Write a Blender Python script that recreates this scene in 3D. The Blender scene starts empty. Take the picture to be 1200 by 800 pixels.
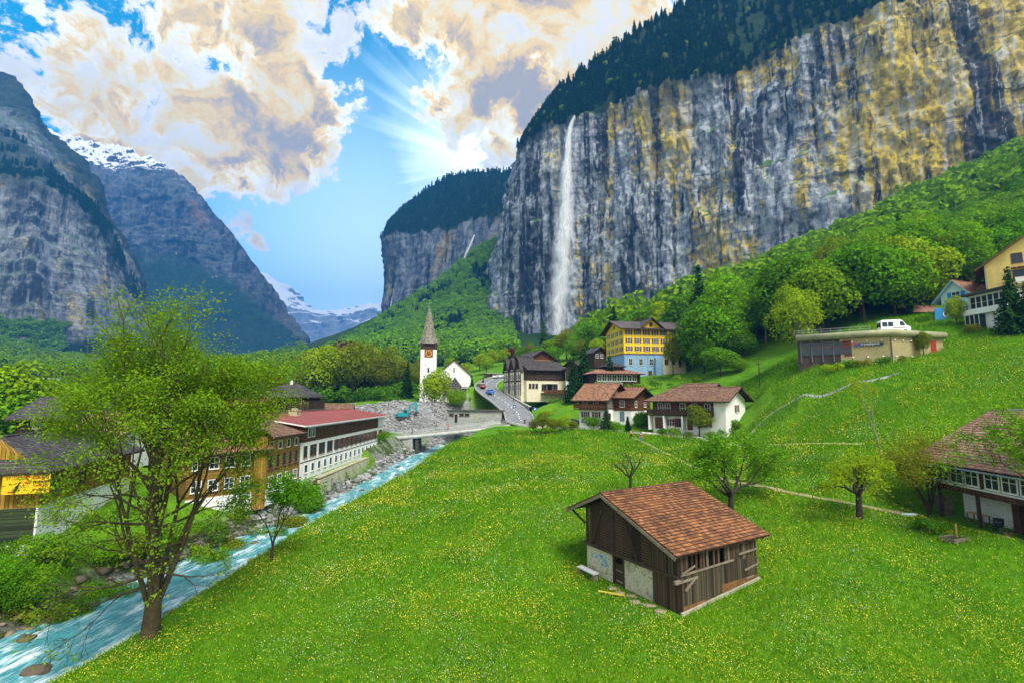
import bpy, bmesh, math, random
import numpy as np
from mathutils import Vector, Matrix
R = math.radians
SC = bpy.context.scene
COL = SC.collection
EYE = 20.0                      # camera height in metres; the river by the meadow lies near z = 3
FPX, PITCH = 570.0, math.atan(65/570)

# ------------------------------------------------------------------ camera
cam_d = bpy.data.cameras.new('camera'); cam = bpy.data.objects.new('camera', cam_d); COL.objects.link(cam)
cam_d.sensor_width = 36; cam_d.lens = 36*FPX/1200; cam_d.clip_start = 0.5; cam_d.clip_end = 40000
cam.location = (0, 0, EYE); cam.rotation_euler = (R(90)+PITCH, 0, 0)
SC.camera = cam

# ------------------------------------------------------------------ render, exposure
SC.view_settings.view_transform = 'Standard'; SC.view_settings.look = 'None'
SC.view_settings.exposure = 1.0; SC.view_settings.gamma = 1
SC.view_settings.use_curve_mapping = False
SC.render.engine = 'CYCLES'
cy = SC.cycles
cy.use_denoising = True
try: cy.denoiser = 'OPENIMAGEDENOISE'
except Exception: pass
cy.max_bounces = 4; cy.diffuse_bounces = 3; cy.glossy_bounces = 2; cy.transmission_bounces = 3
cy.transparent_max_bounces = 12; cy.volume_bounces = 0; cy.caustics_reflective = False; cy.caustics_refractive = False
cy.use_adaptive_sampling = True; cy.adaptive_threshold = 0.02

# ------------------------------------------------------------------ sun (soft: it stands behind cloud) and sky
SUN_EL, SUN_AZ = R(54), R(150)          # azimuth clockwise from +Y
sd = Vector((math.sin(SUN_AZ)*math.cos(SUN_EL), math.cos(SUN_AZ)*math.cos(SUN_EL), math.sin(SUN_EL)))
sl = bpy.data.lights.new('sun', 'SUN'); so = bpy.data.objects.new('sun', sl); COL.objects.link(so)
sl.energy = 2.6; sl.angle = R(22); sl.color = (1, .95, .86)
so.rotation_euler = sd.to_track_quat('Z', 'Y').to_euler()

def P(px, py, Y):
    """world point seen at pixel (px,py) of the 1200x800 photo, at depth Y metres"""
    c, s = math.cos(PITCH), math.sin(PITCH); v = 400-py
    t = Y/(c*FPX-s*v)
    return Vector(((px-600)*t, Y, EYE+(s*FPX+c*v)*t))
def direction(px, py): return (P(px, py, 100)-Vector((0, 0, EYE))).normalized()

class NT:
    """tiny node-tree writer"""
    def __init__(s, tree): s.t = tree; s.t.nodes.clear()
    def n(s, kind, **kw):
        nd = s.t.nodes.new(kind)
        for k, v in kw.items():
            if k.startswith('i_'): nd.inputs[int(k[2:]) if k[2:].isdigit() else k[2:].replace('_', ' ')].default_value = v
            else: setattr(nd, k, v)
        return nd
    def l(s, a, b): s.t.links.new(a, b)
    def plug(s, nd, i, v):
        if v is None: return
        if isinstance(v, (int, float)) or isinstance(v, tuple): nd.inputs[i].default_value = v
        else: s.t.links.new(v, nd.inputs[i])
    def m(s, op, a, b=None, c=None, clamp=False):
        nd = s.n('ShaderNodeMath', operation=op); nd.use_clamp = clamp
        for i, v in enumerate((a, b, c)): s.plug(nd, i, v)
        return nd.outputs[0]
    def vm(s, op, a, b=None):
        nd = s.n('ShaderNodeVectorMath', operation=op); s.plug(nd, 0, a); s.plug(nd, 1, b)
        if op == 'SCALE': nd.inputs['Scale'].default_value = 1.6
        return nd.outputs['Value'] if op in ('DOT_PRODUCT', 'LENGTH', 'DISTANCE') else nd.outputs[0]
    def scale(s, v, sc, loc=(0, 0, 0)):
        nd = s.n('ShaderNodeMapping'); s.l(v, nd.inputs[0]); nd.inputs['Scale'].default_value = sc; nd.inputs['Location'].default_value = loc
        return nd.outputs[0]
    def noise(s, vec, scale, detail=4, rough=.55, dist=0):
        nd = s.n('ShaderNodeTexNoise'); s.plug(nd, 0, vec)
        nd.inputs['Scale'].default_value = scale; nd.inputs['Detail'].default_value = detail
        nd.inputs['Roughness'].default_value = rough; nd.inputs['Distortion'].default_value = dist
        return nd.outputs[0]
    def ss(s, v, a, b, o0=0., o1=1.):
        nd = s.n('ShaderNodeMapRange', interpolation_type='SMOOTHSTEP'); s.plug(nd, 0, v)
        for i, q in enumerate((a, b, o0, o1)): nd.inputs[i+1].default_value = q
        return nd.outputs[0]
    def mix(s, f, a, b, mode='MIX'):
        nd = s.n('ShaderNodeMix', data_type='RGBA', blend_type=mode); s.plug(nd, 0, f)
        for i, v in ((6, a), (7, b)):
            if isinstance(v, tuple): nd.inputs[i].default_value = v if len(v) == 4 else (*v, 1)
            else: s.t.links.new(v, nd.inputs[i])
        return nd.outputs[2]
    def ramp(s, f, stops):
        nd = s.n('ShaderNodeValToRGB'); s.plug(nd, 0, f); e = nd.color_ramp.elements
        while len(e) < len(stops): e.new(.5)
        for i, (p, c) in enumerate(stops): e[i].position = p; e[i].color = (*c[:3], 1)
        return nd.outputs[0]

world = bpy.data.worlds.new('World'); SC.world = world; world.use_nodes = True
w = NT(world.node_tree)
tc = w.n('ShaderNodeTexCoord').outputs['Generated']
SKY_STRENGTH = 0.11
sky = w.n('ShaderNodeTexSky', sky_type='NISHITA'); sky.sun_disc = False
sky.sun_elevation = SUN_EL; sky.sun_rotation = SUN_AZ; sky.air_density = 1.0; sky.dust_density = 1.2; sky.ozone_density = 2.5; sky.altitude = 800
hs = w.n('ShaderNodeHueSaturation'); hs.inputs['Saturation'].default_value = 1.9; hs.inputs['Value'].default_value = 1.45; hs.inputs['Hue'].default_value = 0.468; w.l(sky.outputs[0], hs.inputs['Color'])
skyc = hs.outputs[0]
# cloud cover: noise on the view direction, thicker where the photo's cloud banks stand
wob = w.n('ShaderNodeTexNoise'); w.l(tc, wob.inputs[0]); wob.inputs['Scale'].default_value = 9; wob.inputs['Detail'].default_value = 6
d2 = w.vm('ADD', tc, w.vm('SCALE', w.vm('SUBTRACT', wob.outputs[1], (.5, .5, .5)))) 
sc_ = [n for n in world.node_tree.nodes if n.type == 'VECT_MATH' and n.operation == 'SCALE'][-1]; sc_.inputs['Scale'].default_value = .16
n1 = w.m('MULTIPLY_ADD', w.noise(d2, 6.5, 13, .67), 1.8, -.40)
nbig = w.noise(w.scale(tc, (1, 1, 1), (7, 3, 1)), 2.2, 4, .5)
wb2 = w.n('ShaderNodeTexNoise'); w.l(tc, wb2.inputs[0]); wb2.inputs['Scale'].default_value = 4; wb2.inputs['Detail'].default_value = 8; wb2.inputs['Roughness'].default_value = .6
sc2 = w.n('ShaderNodeVectorMath', operation='SCALE'); w.l(w.vm('SUBTRACT', wb2.outputs[1], (.5, .5, .5)), sc2.inputs[0]); sc2.inputs['Scale'].default_value = .42
d3 = w.vm('ADD', tc, sc2.outputs[0])
bias = None
for (px, py, rad, amp) in [(170, 0, .42, .24), (330, 40, .30, .20), (310, 165, .17, .20), (395, 180, .09, .16), (520, 30, .22, .22), (640, 40, .25, .30), (760, 30, .28, .34),
                           (610, 140, .14, .22), (90, 120, .16, .16), (310, 292, .06, .28), (505, 212, .05, .26), (560, 185, .10, .26), (180, 160, .18, .16),
                           (20, 75, .10, -.34), (492, 92, .10, -.30), (470, 190, .16, -.30), (250, 200, .05, -.1), (450, 290, .26, -.25), (640, 70, .05, -.2), (190, 140, .04, -.12)]:
    d = direction(px, py)
    k = w.ss(w.vm('DISTANCE', d3, tuple(d)), rad, rad*.15, 0., amp)
    bias = k if bias is None else w.m('ADD', bias, k)
# elsewhere round the dome (behind the camera and overhead) a broken bright overcast
dens = w.m('ADD', w.m('ADD', n1, bias), w.m('MULTIPLY', w.m('SUBTRACT', nbig, .5), .35))
back = w.ss(w.n('ShaderNodeSeparateXYZ').outputs[1], .3, -.2, 0., .22)
w.l(tc, [n for n in world.node_tree.nodes if n.type == 'SEPXYZ'][-1].inputs[0])
dens = w.m('ADD', dens, back)
mask = w.ss(dens, .58, .68)
core = w.ss(dens, .67, .89)
n2 = w.noise(w.scale(d2, (1, 1, 1.3), (3, 1, 8)), 8, 9, .64)
shade = w.m('MULTIPLY', core, w.ss(n2, .34, .62))
thick = w.ramp(shade, [(0, (1.0, .99, .95)), (.25, (1.0, .89, .56)), (.48, (1.0, .70, .20)), (.72, (.70, .52, .25)), (1, (.36, .32, .26))])
puff = w.ss(n2, .25, .72, .70, 1.14)
cl = w.mix(1.0, thick, puff, 'MULTIPLY')
clb = w.n('ShaderNodeVectorMath', operation='SCALE'); w.l(cl, clb.inputs[0]); clb.inputs['Scale'].default_value = .80/SKY_STRENGTH
# bright thin veil where the sun stands behind the cliff edge, and a pale horizon
sun_d = direction(576, 192); e1 = Vector((0, 0, 1)).cross(sun_d).normalized(); e2 = sun_d.cross(e1)
gd = w.vm('DISTANCE', d2, tuple(sun_d))
glow = w.m('POWER', w.ss(gd, .38, .0, 0., 1.), 1.6)
ang = w.m('ARCTAN2', w.vm('DOT_PRODUCT', tc, tuple(e2)), w.vm('DOT_PRODUCT', tc, tuple(e1)))
cbr = w.n('ShaderNodeCombineXYZ'); w.l(ang, cbr.inputs[0])
rays = w.m('MULTIPLY', w.ss(w.noise(cbr.outputs[0], 5.5, 3, .55), .38, .66, -.10, .13), w.m('MULTIPLY', w.ss(gd, .50, .16), w.ss(gd, .05, .14)))
glow = w.m('ADD', glow, rays, clamp=True)
hz = w.ss(w.vm('DISTANCE', tc, tuple(direction(430, 350))), .52, .0, 0., .62)
veil = w.m('MAXIMUM', glow, hz)
sky1 = w.mix(veil, skyc, (1.15/SKY_STRENGTH, 1.32/SKY_STRENGTH, 1.40/SKY_STRENGTH))
skyf = w.mix(mask, sky1, clb.outputs[0])
bg = w.n('ShaderNodeBackground'); w.l(skyf, bg.inputs[0]); bg.inputs[1].default_value = SKY_STRENGTH
out = w.n('ShaderNodeOutputWorld'); w.l(bg.outputs[0], out.inputs[0])
# ------------------------------------------------------------------ numpy gradient noise
_prm = np.random.RandomState(5).permutation(512); _prm = np.concatenate([_prm]*3)
_grd = np.random.RandomState(6).normal(size=(512, 3)); _grd /= np.linalg.norm(_grd, axis=1)[:, None]
def pnoise(x, y, z):
    x, y, z = np.broadcast_arrays(np.asarray(x, float), y, z)
    xi, yi, zi = np.floor(x).astype(int), np.floor(y).astype(int), np.floor(z).astype(int)
    fx, fy, fz = x-xi, y-yi, z-zi
    s = lambda t: t*t*t*(t*(t*6-15)+10)
    u, v, q = s(fx), s(fy), s(fz)
    r = 0
    for dx in (0, 1):
        for dy in (0, 1):
            for dz in (0, 1):
                h = _prm[_prm[_prm[(xi+dx) & 511]+((yi+dy) & 511)]+((zi+dz) & 511)]
                g = _grd[h]
                dot = g[..., 0]*(fx-dx)+g[..., 1]*(fy-dy)+g[..., 2]*(fz-dz)
                r = r+dot*(u if dx else 1-u)*(v if dy else 1-v)*(q if dz else 1-q)
    return r
def fbm(x, y, z, oct=5, gain=.5, ridged=False):
    a, r, f = 1., 0, 1.
    for i in range(oct):
        n = pnoise(x*f+17*i, y*f, z*f)
        r = r+a*((.35-np.abs(n))*1.6 if ridged else n); a *= gain; f *= 2.03
    return r

# ------------------------------------------------------------------ objects
def sstep(v, a, b):
    t = np.clip((v-a)/(b-a), 0, 1); return t*t*(3-2*t)
def tag(o, label=None, cat=None, group=None, kind=None):
    if label: o['label'] = label
    if cat: o['category'] = cat
    if group: o['group'] = group
    if kind: o['kind'] = kind
    return o
def thing(name, label, cat, loc=(0, 0, 0), rz=0, group=None):
    o = bpy.data.objects.new(name, None); COL.objects.link(o); o.empty_display_size = .3
    o.location = loc; o.rotation_euler = (0, 0, rz)
    return tag(o, label, cat, group)
def np_mesh(name, verts, faces, mats=(), parent=None, smooth=False, attrs=None, midx=None):
    """faces: (n,3) or (n,4) int array, or a list of index tuples"""
    me = bpy.data.meshes.new(name)
    verts = np.asarray(verts, np.float32)
    if isinstance(faces, np.ndarray):
        n, k = faces.shape
        me.vertices.add(len(verts)); me.vertices.foreach_set('co', verts.ravel())
        me.loops.add(n*k); me.loops.foreach_set('vertex_index', faces.astype(np.int32).ravel())
        me.polygons.add(n); me.polygons.foreach_set('loop_start', np.arange(0, n*k, k, dtype=np.int32))
        try: me.polygons.foreach_set('loop_total', np.full(n, k, np.int32))
        except Exception: pass
        me.update(calc_edges=True)
    else:
        me.from_pydata([tuple(map(float, v)) for v in verts], [], faces)
    for m in (mats if isinstance(mats, (list, tuple)) else [mats]): me.materials.append(m)
    if smooth: me.polygons.foreach_set('use_smooth', np.ones(len(me.polygons), bool))
    if midx is not None: me.polygons.foreach_set('material_index', np.asarray(midx, np.int32))
    for k, (dom, val) in (attrs or {}).items():
        val = np.asarray(val, np.float32)
        if val.ndim == 1:
            a = me.attributes.new(k, 'FLOAT', dom); a.data.foreach_set('value', val)
        else:
            a = me.attributes.new(k, 'FLOAT_COLOR', dom)
            if val.shape[1] == 3: val = np.hstack([val, np.ones((len(val), 1), np.float32)])
            a.data.foreach_set('color', val.ravel())
    me.update()
    o = bpy.data.objects.new(name, me); COL.objects.link(o)
    if parent is not None: o.parent = parent
    return o
def dup(o, loc=None, rz=None, scale=None, label=None):
    """a copy of a thing with copies of its parts and sub-parts (mesh data shared)"""
    c = o.copy(); COL.objects.link(c)
    for ch in list(o.children):
        d = ch.copy(); COL.objects.link(d); d.parent = c
        for g in list(ch.children):
            e = g.copy(); COL.objects.link(e); e.parent = d
    if loc is not None: c.location = loc
    if rz is not None: c.rotation_euler = (0, 0, rz)
    if scale is not None: c.scale = scale if hasattr(scale, '__len__') else (scale,)*3
    if label: c['label'] = label
    return c

class MB:
    """collects simple solids, then links them as ONE mesh object"""
    def __init__(s): s.v = []; s.f = []; s.mi = []
    def add(s, vs, fs, mi=0):
        b = len(s.v); s.v += [tuple(v) for v in vs]; s.f += [tuple(i+b for i in f) for f in fs]; s.mi += [mi]*len(fs); return s
    def box(s, a, b, mi=0, m=None):
        x0, y0, z0 = a; x1, y1, z1 = b
        vs = [(x0, y0, z0), (x1, y0, z0), (x1, y1, z0), (x0, y1, z0), (x0, y0, z1), (x1, y0, z1), (x1, y1, z1), (x0, y1, z1)]
        if m is not None: vs = [m @ Vector(v) for v in vs]
        return s.add(vs, [(0, 3, 2, 1), (4, 5, 6, 7), (0, 1, 5, 4), (1, 2, 6, 5), (2, 3, 7, 6), (3, 0, 4, 7)], mi)
    def poly(s, pts, mi=0): return s.add(pts, [tuple(range(len(pts)))], mi)
    def prism(s, pts, off, mi=0):
        """polygon pts extruded by vector off"""
        n = len(pts); o = Vector(off)
        vs = [Vector(p) for p in pts]+[Vector(p)+o for p in pts]
        return s.add(vs, [tuple(range(n))[::-1], tuple(range(n, 2*n))]+[(i, (i+1) % n, n+(i+1) % n, n+i) for i in range(n)], mi)
    def beam(s, a, b, w, h=None, mi=0, up=(0, 0, 1)):
        """square bar from a to b, w wide, h high"""
        h = h or w; a, b = Vector(a), Vector(b); d = (b-a).normalized(); up = Vector(up)
        if abs(d.dot(up)) > .95: up = Vector((1, 0, 0)) if abs(d.x) < .9 else Vector((0, 1, 0))
        sx = d.cross(up).normalized()*w/2; sz = sx.cross(d).normalized()*h/2
        vs = [p+i*sx+j*sz for p in (a, b) for i, j in ((-1, -1), (1, -1), (1, 1), (-1, 1))]
        return s.add(vs, [(3, 2, 1, 0), (4, 5, 6, 7), (0, 1, 5, 4), (1, 2, 6, 5), (2, 3, 7, 6), (3, 0, 4, 7)], mi)
    def tube(s, pts, rad, n=8, mi=0, cap=True):
        pts = [Vector(p) for p in pts]; rs = rad if hasattr(rad, '__len__') else [rad]*len(pts)
        vs, fs = [], []
        for i, p in enumerate(pts):
            d = (pts[min(i+1, len(pts)-1)]-pts[max(i-1, 0)]).normalized()
            u = d.orthogonal().normalized() if i == 0 else (u-d*u.dot(d)).normalized()
            v = d.cross(u)
            vs += [p+rs[i]*(math.cos(t)*u+math.sin(t)*v) for t in [2*math.pi*k/n for k in range(n)]]
        for i in range(len(pts)-1):
            for k in range(n): fs.append((i*n+k, i*n+(k+1) % n, (i+1)*n+(k+1) % n, (i+1)*n+k))
        if cap: fs += [tuple(range(n))[::-1], tuple(range((len(pts)-1)*n, len(pts)*n))]
        return s.add(vs, fs, mi)
    def lathe(s, prof, n=16, c=(0, 0, 0), mi=0):
        vs = [(c[0]+r*math.cos(2*math.pi*k/n), c[1]+r*math.sin(2*math.pi*k/n), c[2]+z) for r, z in prof for k in range(n)]
        fs = [(i*n+k, i*n+(k+1) % n, (i+1)*n+(k+1) % n, (i+1)*n+k) for i in range(len(prof)-1) for k in range(n)]
        return s.add(vs, fs, mi)
    def build(s, name, mats, parent=None, smooth=False, bevel=0):
        mats = mats if isinstance(mats, (list, tuple)) else [mats]
        o = np_mesh(name, s.v, s.f, mats, parent, smooth, midx=s.mi)
        if bevel:
            b = o.modifiers.new('bevel', 'BEVEL'); b.width = bevel; b.segments = 2; b.limit_method = 'ANGLE'
        return o
def box_part(name, a, b, mat, parent, bevel=0): return MB().box(a, b).build(name, mat, parent, bevel=bevel)

# ------------------------------------------------------------------ materials
_mats = {}
def new_mat(name):
    m = bpy.data.materials.new(name); m.use_nodes = True; return m, NT(m.node_tree)
def finish(t, col, rough=.8, bump=None, bstr=.3, bdist=.05, metal=0, spec=.3, trans=0):
    p = t.n('ShaderNodeBsdfPrincipled'); t.plug(p, 'Base Color', col if not isinstance(col, tuple) else (*col[:3], 1)); t.plug(p, 'Roughness', rough)
    p.inputs['Metallic'].default_value = metal; p.inputs['Specular IOR Level'].default_value = spec
    if bump is not None:
        b = t.n('ShaderNodeBump'); b.inputs['Strength'].default_value = bstr; b.inputs['Distance'].default_value = bdist
        t.l(bump, b.inputs['Height']); t.l(b.outputs[0], p.inputs['Normal'])
    o = t.n('ShaderNodeOutputMaterial'); t.l(p.outputs[0], o.inputs[0]); return p
def plain(name, c, rough=.75, var=.25, scale=3., metal=0, spec=.3, bump=0, streak=0):
    """one colour broken by dirt noise; streak > 0 adds rain streaks of the surface's own grime"""
    if name in _mats: return _mats[name]
    m, t = new_mat(name); oc = t.n('ShaderNodeTexCoord').outputs['Object']
    n = t.noise(oc, scale, 6, .6); n2 = t.noise(oc, scale*.22, 3, .5)
    f = t.m('ADD', t.m('MULTIPLY', n, .6), t.m('MULTIPLY', n2, .4))
    lo = tuple(x*(1-var) for x in c); hi = tuple(min(x*(1+var*.7), .9) for x in c)
    col = t.mix(t.ss(f, .32, .68), lo, hi)
    if streak:
        sn = t.noise(t.scale(oc, (2.2, 2.2, .25)), 2.5, 5, .6)
        col = t.mix(t.ss(sn, .52, .75, 0, streak), col, tuple(x*.45 for x in c))
    finish(t, col, rough, n if bump else None, .35, bump, metal, spec); _mats[name] = m; return m
def planks(name, c, width=.18, vert=True, var=.45, gap=.12, rough=.85):
    """boards: vertical (split along the wall) or horizontal (split by height)"""
    if name in _mats: return _mats[name]
    m, t = new_mat(name); oc = t.n('ShaderNodeTexCoord').outputs['Object']
    sp = t.n('ShaderNodeSeparateXYZ'); t.l(oc, sp.inputs[0])
    a = t.m('ADD', sp.outputs[0], sp.outputs[1]) if vert else sp.outputs[2]
    q = t.m('DIVIDE', a, width); fr = t.m('FRACT', q); fl = t.m('FLOOR', q)
    wn = t.n('ShaderNodeTexWhiteNoise', noise_dimensions='1D'); t.l(fl, wn.inputs['W'])
    gr = t.noise(t.scale(oc, (14, 14, 1.0) if vert else (1.2, 1.2, 18)), 2.2, 5, .65)
    big = t.noise(oc, .6, 3, .5)
    v = t.m('ADD', t.m('MULTIPLY', wn.outputs[0], .5), t.m('ADD', t.m('MULTIPLY', gr, .35), t.m('MULTIPLY', big, .25)))
    col = t.mix(t.ss(v, .2, .85), tuple(x*(1-var) for x in c), tuple(min(x*(1+var), .85) for x in c))
    edge = t.m('MULTIPLY', t.ss(fr, 0, gap), t.ss(fr, 1, 1-gap))
    col = t.mix(edge, tuple(x*.22 for x in c), col)
    finish(t, col, rough, t.m('ADD', t.m('MULTIPLY', edge, 1.), t.m('MULTIPLY', gr, .3)), .7, .02); _mats[name] = m; return m
def tiles(name, c, row=.3, colw=.25, axis=0, var=.4, c2=None, moss=0):
    """roof tiles read off the slope: rows by height, columns along the eave axis"""
    if name in _mats: return _mats[name]
    m, t = new_mat(name); oc = t.n('ShaderNodeTexCoord').outputs['Object']
    sp = t.n('ShaderNodeSeparateXYZ'); t.l(oc, sp.inputs[0])
    q = t.m('DIVIDE', sp.outputs[2], row); rf = t.m('FRACT', q); ri = t.m('FLOOR', q)
    h = t.m('ADD', t.m('DIVIDE', sp.outputs[axis], colw), t.m('MULTIPLY', ri, .5)); cf = t.m('FRACT', h); ci = t.m('FLOOR', h)
    cb = t.n('ShaderNodeCombineXYZ'); t.l(ri, cb.inputs[0]); t.l(ci, cb.inputs[1])
    wn = t.n('ShaderNodeTexWhiteNoise', noise_dimensions='3D'); t.l(cb.outputs[0], wn.inputs[0])
    big = t.noise(oc, .5, 5, .6)
    v = t.m('ADD', t.m('MULTIPLY', wn.outputs[0], .55), t.m('MULTIPLY', big, .5))
    col = t.mix(t.ss(v, .2, .85), tuple(x*(1-var) for x in c), c2 or tuple(min(x*(1+var), .8) for x in c))
    if moss: col = t.mix(t.ss(t.noise(oc, 1.3, 6, .7), .5, .72, 0, moss), col, (.10, .13, .03))
    ed = t.m('MULTIPLY', t.ss(rf, 0, .22), t.m('MULTIPLY', t.ss(cf, 0, .1), t.ss(cf, 1, .9)))
    col = t.mix(ed, tuple(x*.3 for x in c), col)
    hgt = t.m('MULTIPLY', t.m('SUBTRACT', 1, rf), ed)
    finish(t, col, .8, hgt, .8, .05); _mats[name] = m; return m
def glass(name='window glass', c=(.02, .03, .04)):
    if name in _mats: return _mats[name]
    m, t = new_mat(name); oc = t.n('ShaderNodeTexCoord').outputs['Object']
    n = t.noise(oc, 1.1, 2, .5)
    finish(t, t.mix(n, tuple(x*.5 for x in c), tuple(x*1.8 for x in c)), .10, spec=.35); _mats[name] = m; return m
def leaf_mat(name, c, var=.35, trans=.3, hue=None):
    """leaves: colour varies by clump (attribute) and by tree (object random); part of the light comes through"""
    if name in _mats: return _mats[name]
    m, t = new_mat(name)
    at = t.n('ShaderNodeAttribute'); at.attribute_name = 'tone'
    oi = t.n('ShaderNodeObjectInfo')
    lo = tuple(x*(1-var) for x in c); hi = (min(c[0]*(1+var*1.3), .8), min(c[1]*(1+var), .8), c[2]*(1+var*.4))
    col = t.mix(at.outputs['Fac'], lo, hi)
    col = t.mix(t.m('MULTIPLY', oi.outputs['Random'], .95), col, hue or (c[0]*1.5, c[1]*1.05, c[2]*.7))
    d = t.n('ShaderNodeBsdfDiffuse'); t.l(col, d.inputs[0])
    tr = t.n('ShaderNodeBsdfTranslucent'); t.l(t.mix(.5, col, (c[0]*1.6, c[1]*1.4, c[2]*.5)), tr.inputs[0])
    mx = t.n('ShaderNodeMixShader'); mx.inputs[0].default_value = trans; t.l(d.outputs[0], mx.inputs[1]); t.l(tr.outputs[0], mx.inputs[2])
    o = t.n('ShaderNodeOutputMaterial'); t.l(mx.outputs[0], o.inputs[0]); _mats[name] = m; return m
# ------------------------------------------------------------------ the lie of the land
CP = [  # (photo pixel x, y, depth)
 # meadow
 (799,717,31.7),(600,800,25.2),(950,800,25.3),(1200,800,25),(360,800,25.8),(240,800,26.3),(110,800,27),(175,745,31.5),(270,680,38.5),(340,635,46),(400,601,55),(440,580,62),(480,557,75),
 (500,547,82),(560,528,93),(620,517,98),(690,508,101),(500,650,39.5),(600,600,48.5),(700,550,63),(600,550,67),(880,676,35.3),(690,668,39.9),(739,577,55),(862,600,48),(520,720,31.5),(1000,700,32),
 (745,514,95),(800,541,70),(850,560,58),(900,571,51.5),(1010,606,42.5),(1092,606,44),(1200,622,36),(1130,635,38),(1060,603,45),(1250,680,33),(1400,640,34),
 # right slope
 (865,520,88),(900,521,72),(1005,521,60),(1060,521,56),(940,495,80),(1000,485,73),(880,491,94),(905,480,88),(940,466,81),(1000,450,77),(1060,437,75),(1150,500,57),(1200,480,56),(1050,480,67),(1100,430,76),(1200,405,76),(1300,430,62),(1400,460,55),
 (960,425,93),(1020,420,92),(1095,412,90),(900,450,98),(885,470,100),(1010,389,98),(1100,386,96),(1150,385,93),(1200,388,88),(1300,370,85),(1120,368,107),(1080,365,115),
 # forest slope and foot of the big cliff
 (1000,350,138),(1100,312,190),(1200,262,215),(1200,190,420),(1100,245,440),(1000,290,470),(900,330,530),(880,395,150),(820,420,158),(900,372,200),(800,372,590),(700,392,650),(1300,150,380),(1300,300,150),(1450,100,350),(1400,330,120),
 # village terrace
 (828,499,101),(762,498,105),(720,489,113),(680,487,122),(690,470,138),(720,447,146),(760,441,152),(810,437,155),(650,470,150),(600,456,158),(660,450,165),(640,440,190),(700,420,200),(800,415,200),
 (612,493,128),(600,476,145),(585,462,158),(574,449,176),(585,438,200),(610,442,195),(570,480,150),(530,478,160),(505,470,176),(545,470,172),(560,455,190),(520,455,210),
 (560,430,260),(600,425,300),(640,415,400),(650,402,620),
 # pit, river left bank, left bank village
 (480,492,150),(460,508,140),(520,498,143),(450,470,175),(420,470,200),(380,470,220),(440,455,240),(450,505,130),(420,517,110),(380,540,86),(340,575,68),(300,588,58),(230,600,52),(150,635,44),(62,650,42),(0,660,42),(-80,660,42),
 (250,540,80),(150,540,80),(100,510,85),(50,523,70),(0,522,66),(60,512,78),(20,492,84),(-60,485,85),(0,470,110),(60,470,115),(200,480,140),(300,478,125),(350,470,160),(-150,440,130),(-250,520,60),
 (150,455,250),(0,440,250),(300,440,350),(330,425,500),(390,415,700),(300,428,800),(0,425,600),(100,428,700),(-200,410,500),(-300,430,250),
 # wedge of woodland at the foot of the far buttress
 (582,282,950),(550,303,1000),(500,345,1100),(445,380,1200),(578,335,850),(572,395,700),(520,395,640),(470,400,640),(430,408,800),(420,420,1500),(360,425,1500),(0,420,1100),(200,425,1200),
]
Wd = [P(*c) for c in CP]+[Vector((0, 5, 4.9)), Vector((-20, 5, 4.3)), Vector((40, 5, 5.5)), Vector((90, 5, 14)), Vector((-90, 5, 6)), Vector((-60, 22, 6.5)),
      Vector((-30, 2400, 60)), Vector((-1500, 2400, 100)), Vector((1500, 2400, 400)), Vector((-700, 900, 80)), Vector((900, 900, 400))]
_cx = np.array([p.x for p in Wd]); _cyy = np.array([p.y for p in Wd]); _cz = np.array([p.z for p in Wd])
def warp(x, y):
    q = np.maximum(np.asarray(y, float), 3)+30
    return np.asarray(x, float)/q, np.log(q)
def _ker(r): return r*r*np.log(r+1e-9)*.35+r*.65
def _fit():
    u, v = warp(_cx, _cyy); n = len(u)
    K = _ker(np.hypot(u[:, None]-u, v[:, None]-v))+np.eye(n)*1e-3*0
    A = np.zeros((n+3, n+3)); A[:n, :n] = K; A[:n, n] = 1; A[:n, n+1] = u; A[:n, n+2] = v; A[n:, :n] = A[:n, n:].T
    b = np.zeros(n+3); b[:n] = (_cz-EYE)/np.exp(v)      # heights per unit of distance: near detail keeps its weight
    return u, v, np.linalg.solve(A, b)
_tu, _tv, _tw = _fit()
def base_h(x, y):
    x = np.asarray(x, float); y = np.asarray(y, float); sh = np.broadcast(x, y).shape
    x, y = np.broadcast_to(x, sh).ravel(), np.broadcast_to(y, sh).ravel()
    u, v = warp(x, y); outv = np.empty(len(u)); n = len(_tu)
    for i in range(0, len(u), 20000):
        s = slice(i, i+20000)
        K = _ker(np.hypot(u[s, None]-_tu, v[s, None]-_tv))
        outv[s] = K @ _tw[:n]+_tw[n]+_tw[n+1]*u[s]+_tw[n+2]*v[s]
    return (outv*np.exp(v)+EYE).reshape(sh)

# river: centre line (x, y, water level, half width)
RIV = np.array([(-34, 4, 2.5, 5.6), (-33, 18, 2.7, 5.8), (-31.4, 29, 3.0, 5.8), (-29.9, 42, 3.3, 5.4), (-28.2, 54, 3.7, 4.7), (-25.8, 66, 4.1, 4.3), (-23.7, 78, 4.5, 4.0), (-22.6, 92, 5.0, 4.0), (-21.5, 106, 5.5, 4.4),
                (-19, 122, 6.1, 5.2), (-15, 136, 6.7, 5.4), (-8, 148, 7.2, 5.0), (2, 156, 7.6, 4.5)])
def smooth_line(pts, n):
    pts = np.asarray(pts, float); k = len(pts); t = np.linspace(0, k-1, n); i = np.clip(t.astype(int), 0, k-2); f = (t-i)[:, None]
    g = lambda j: pts[np.clip(j, 0, k-1)]
    p0, p1, p2, p3 = g(i-1), g(i), g(i+1), g(i+2)
    return .5*((2*p1)+(p2-p0)*f+(2*p0-5*p1+4*p2-p3)*f**2+(3*p1-p0-3*p2+p3)*f**3)
RIVS = smooth_line(RIV, 160)
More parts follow.
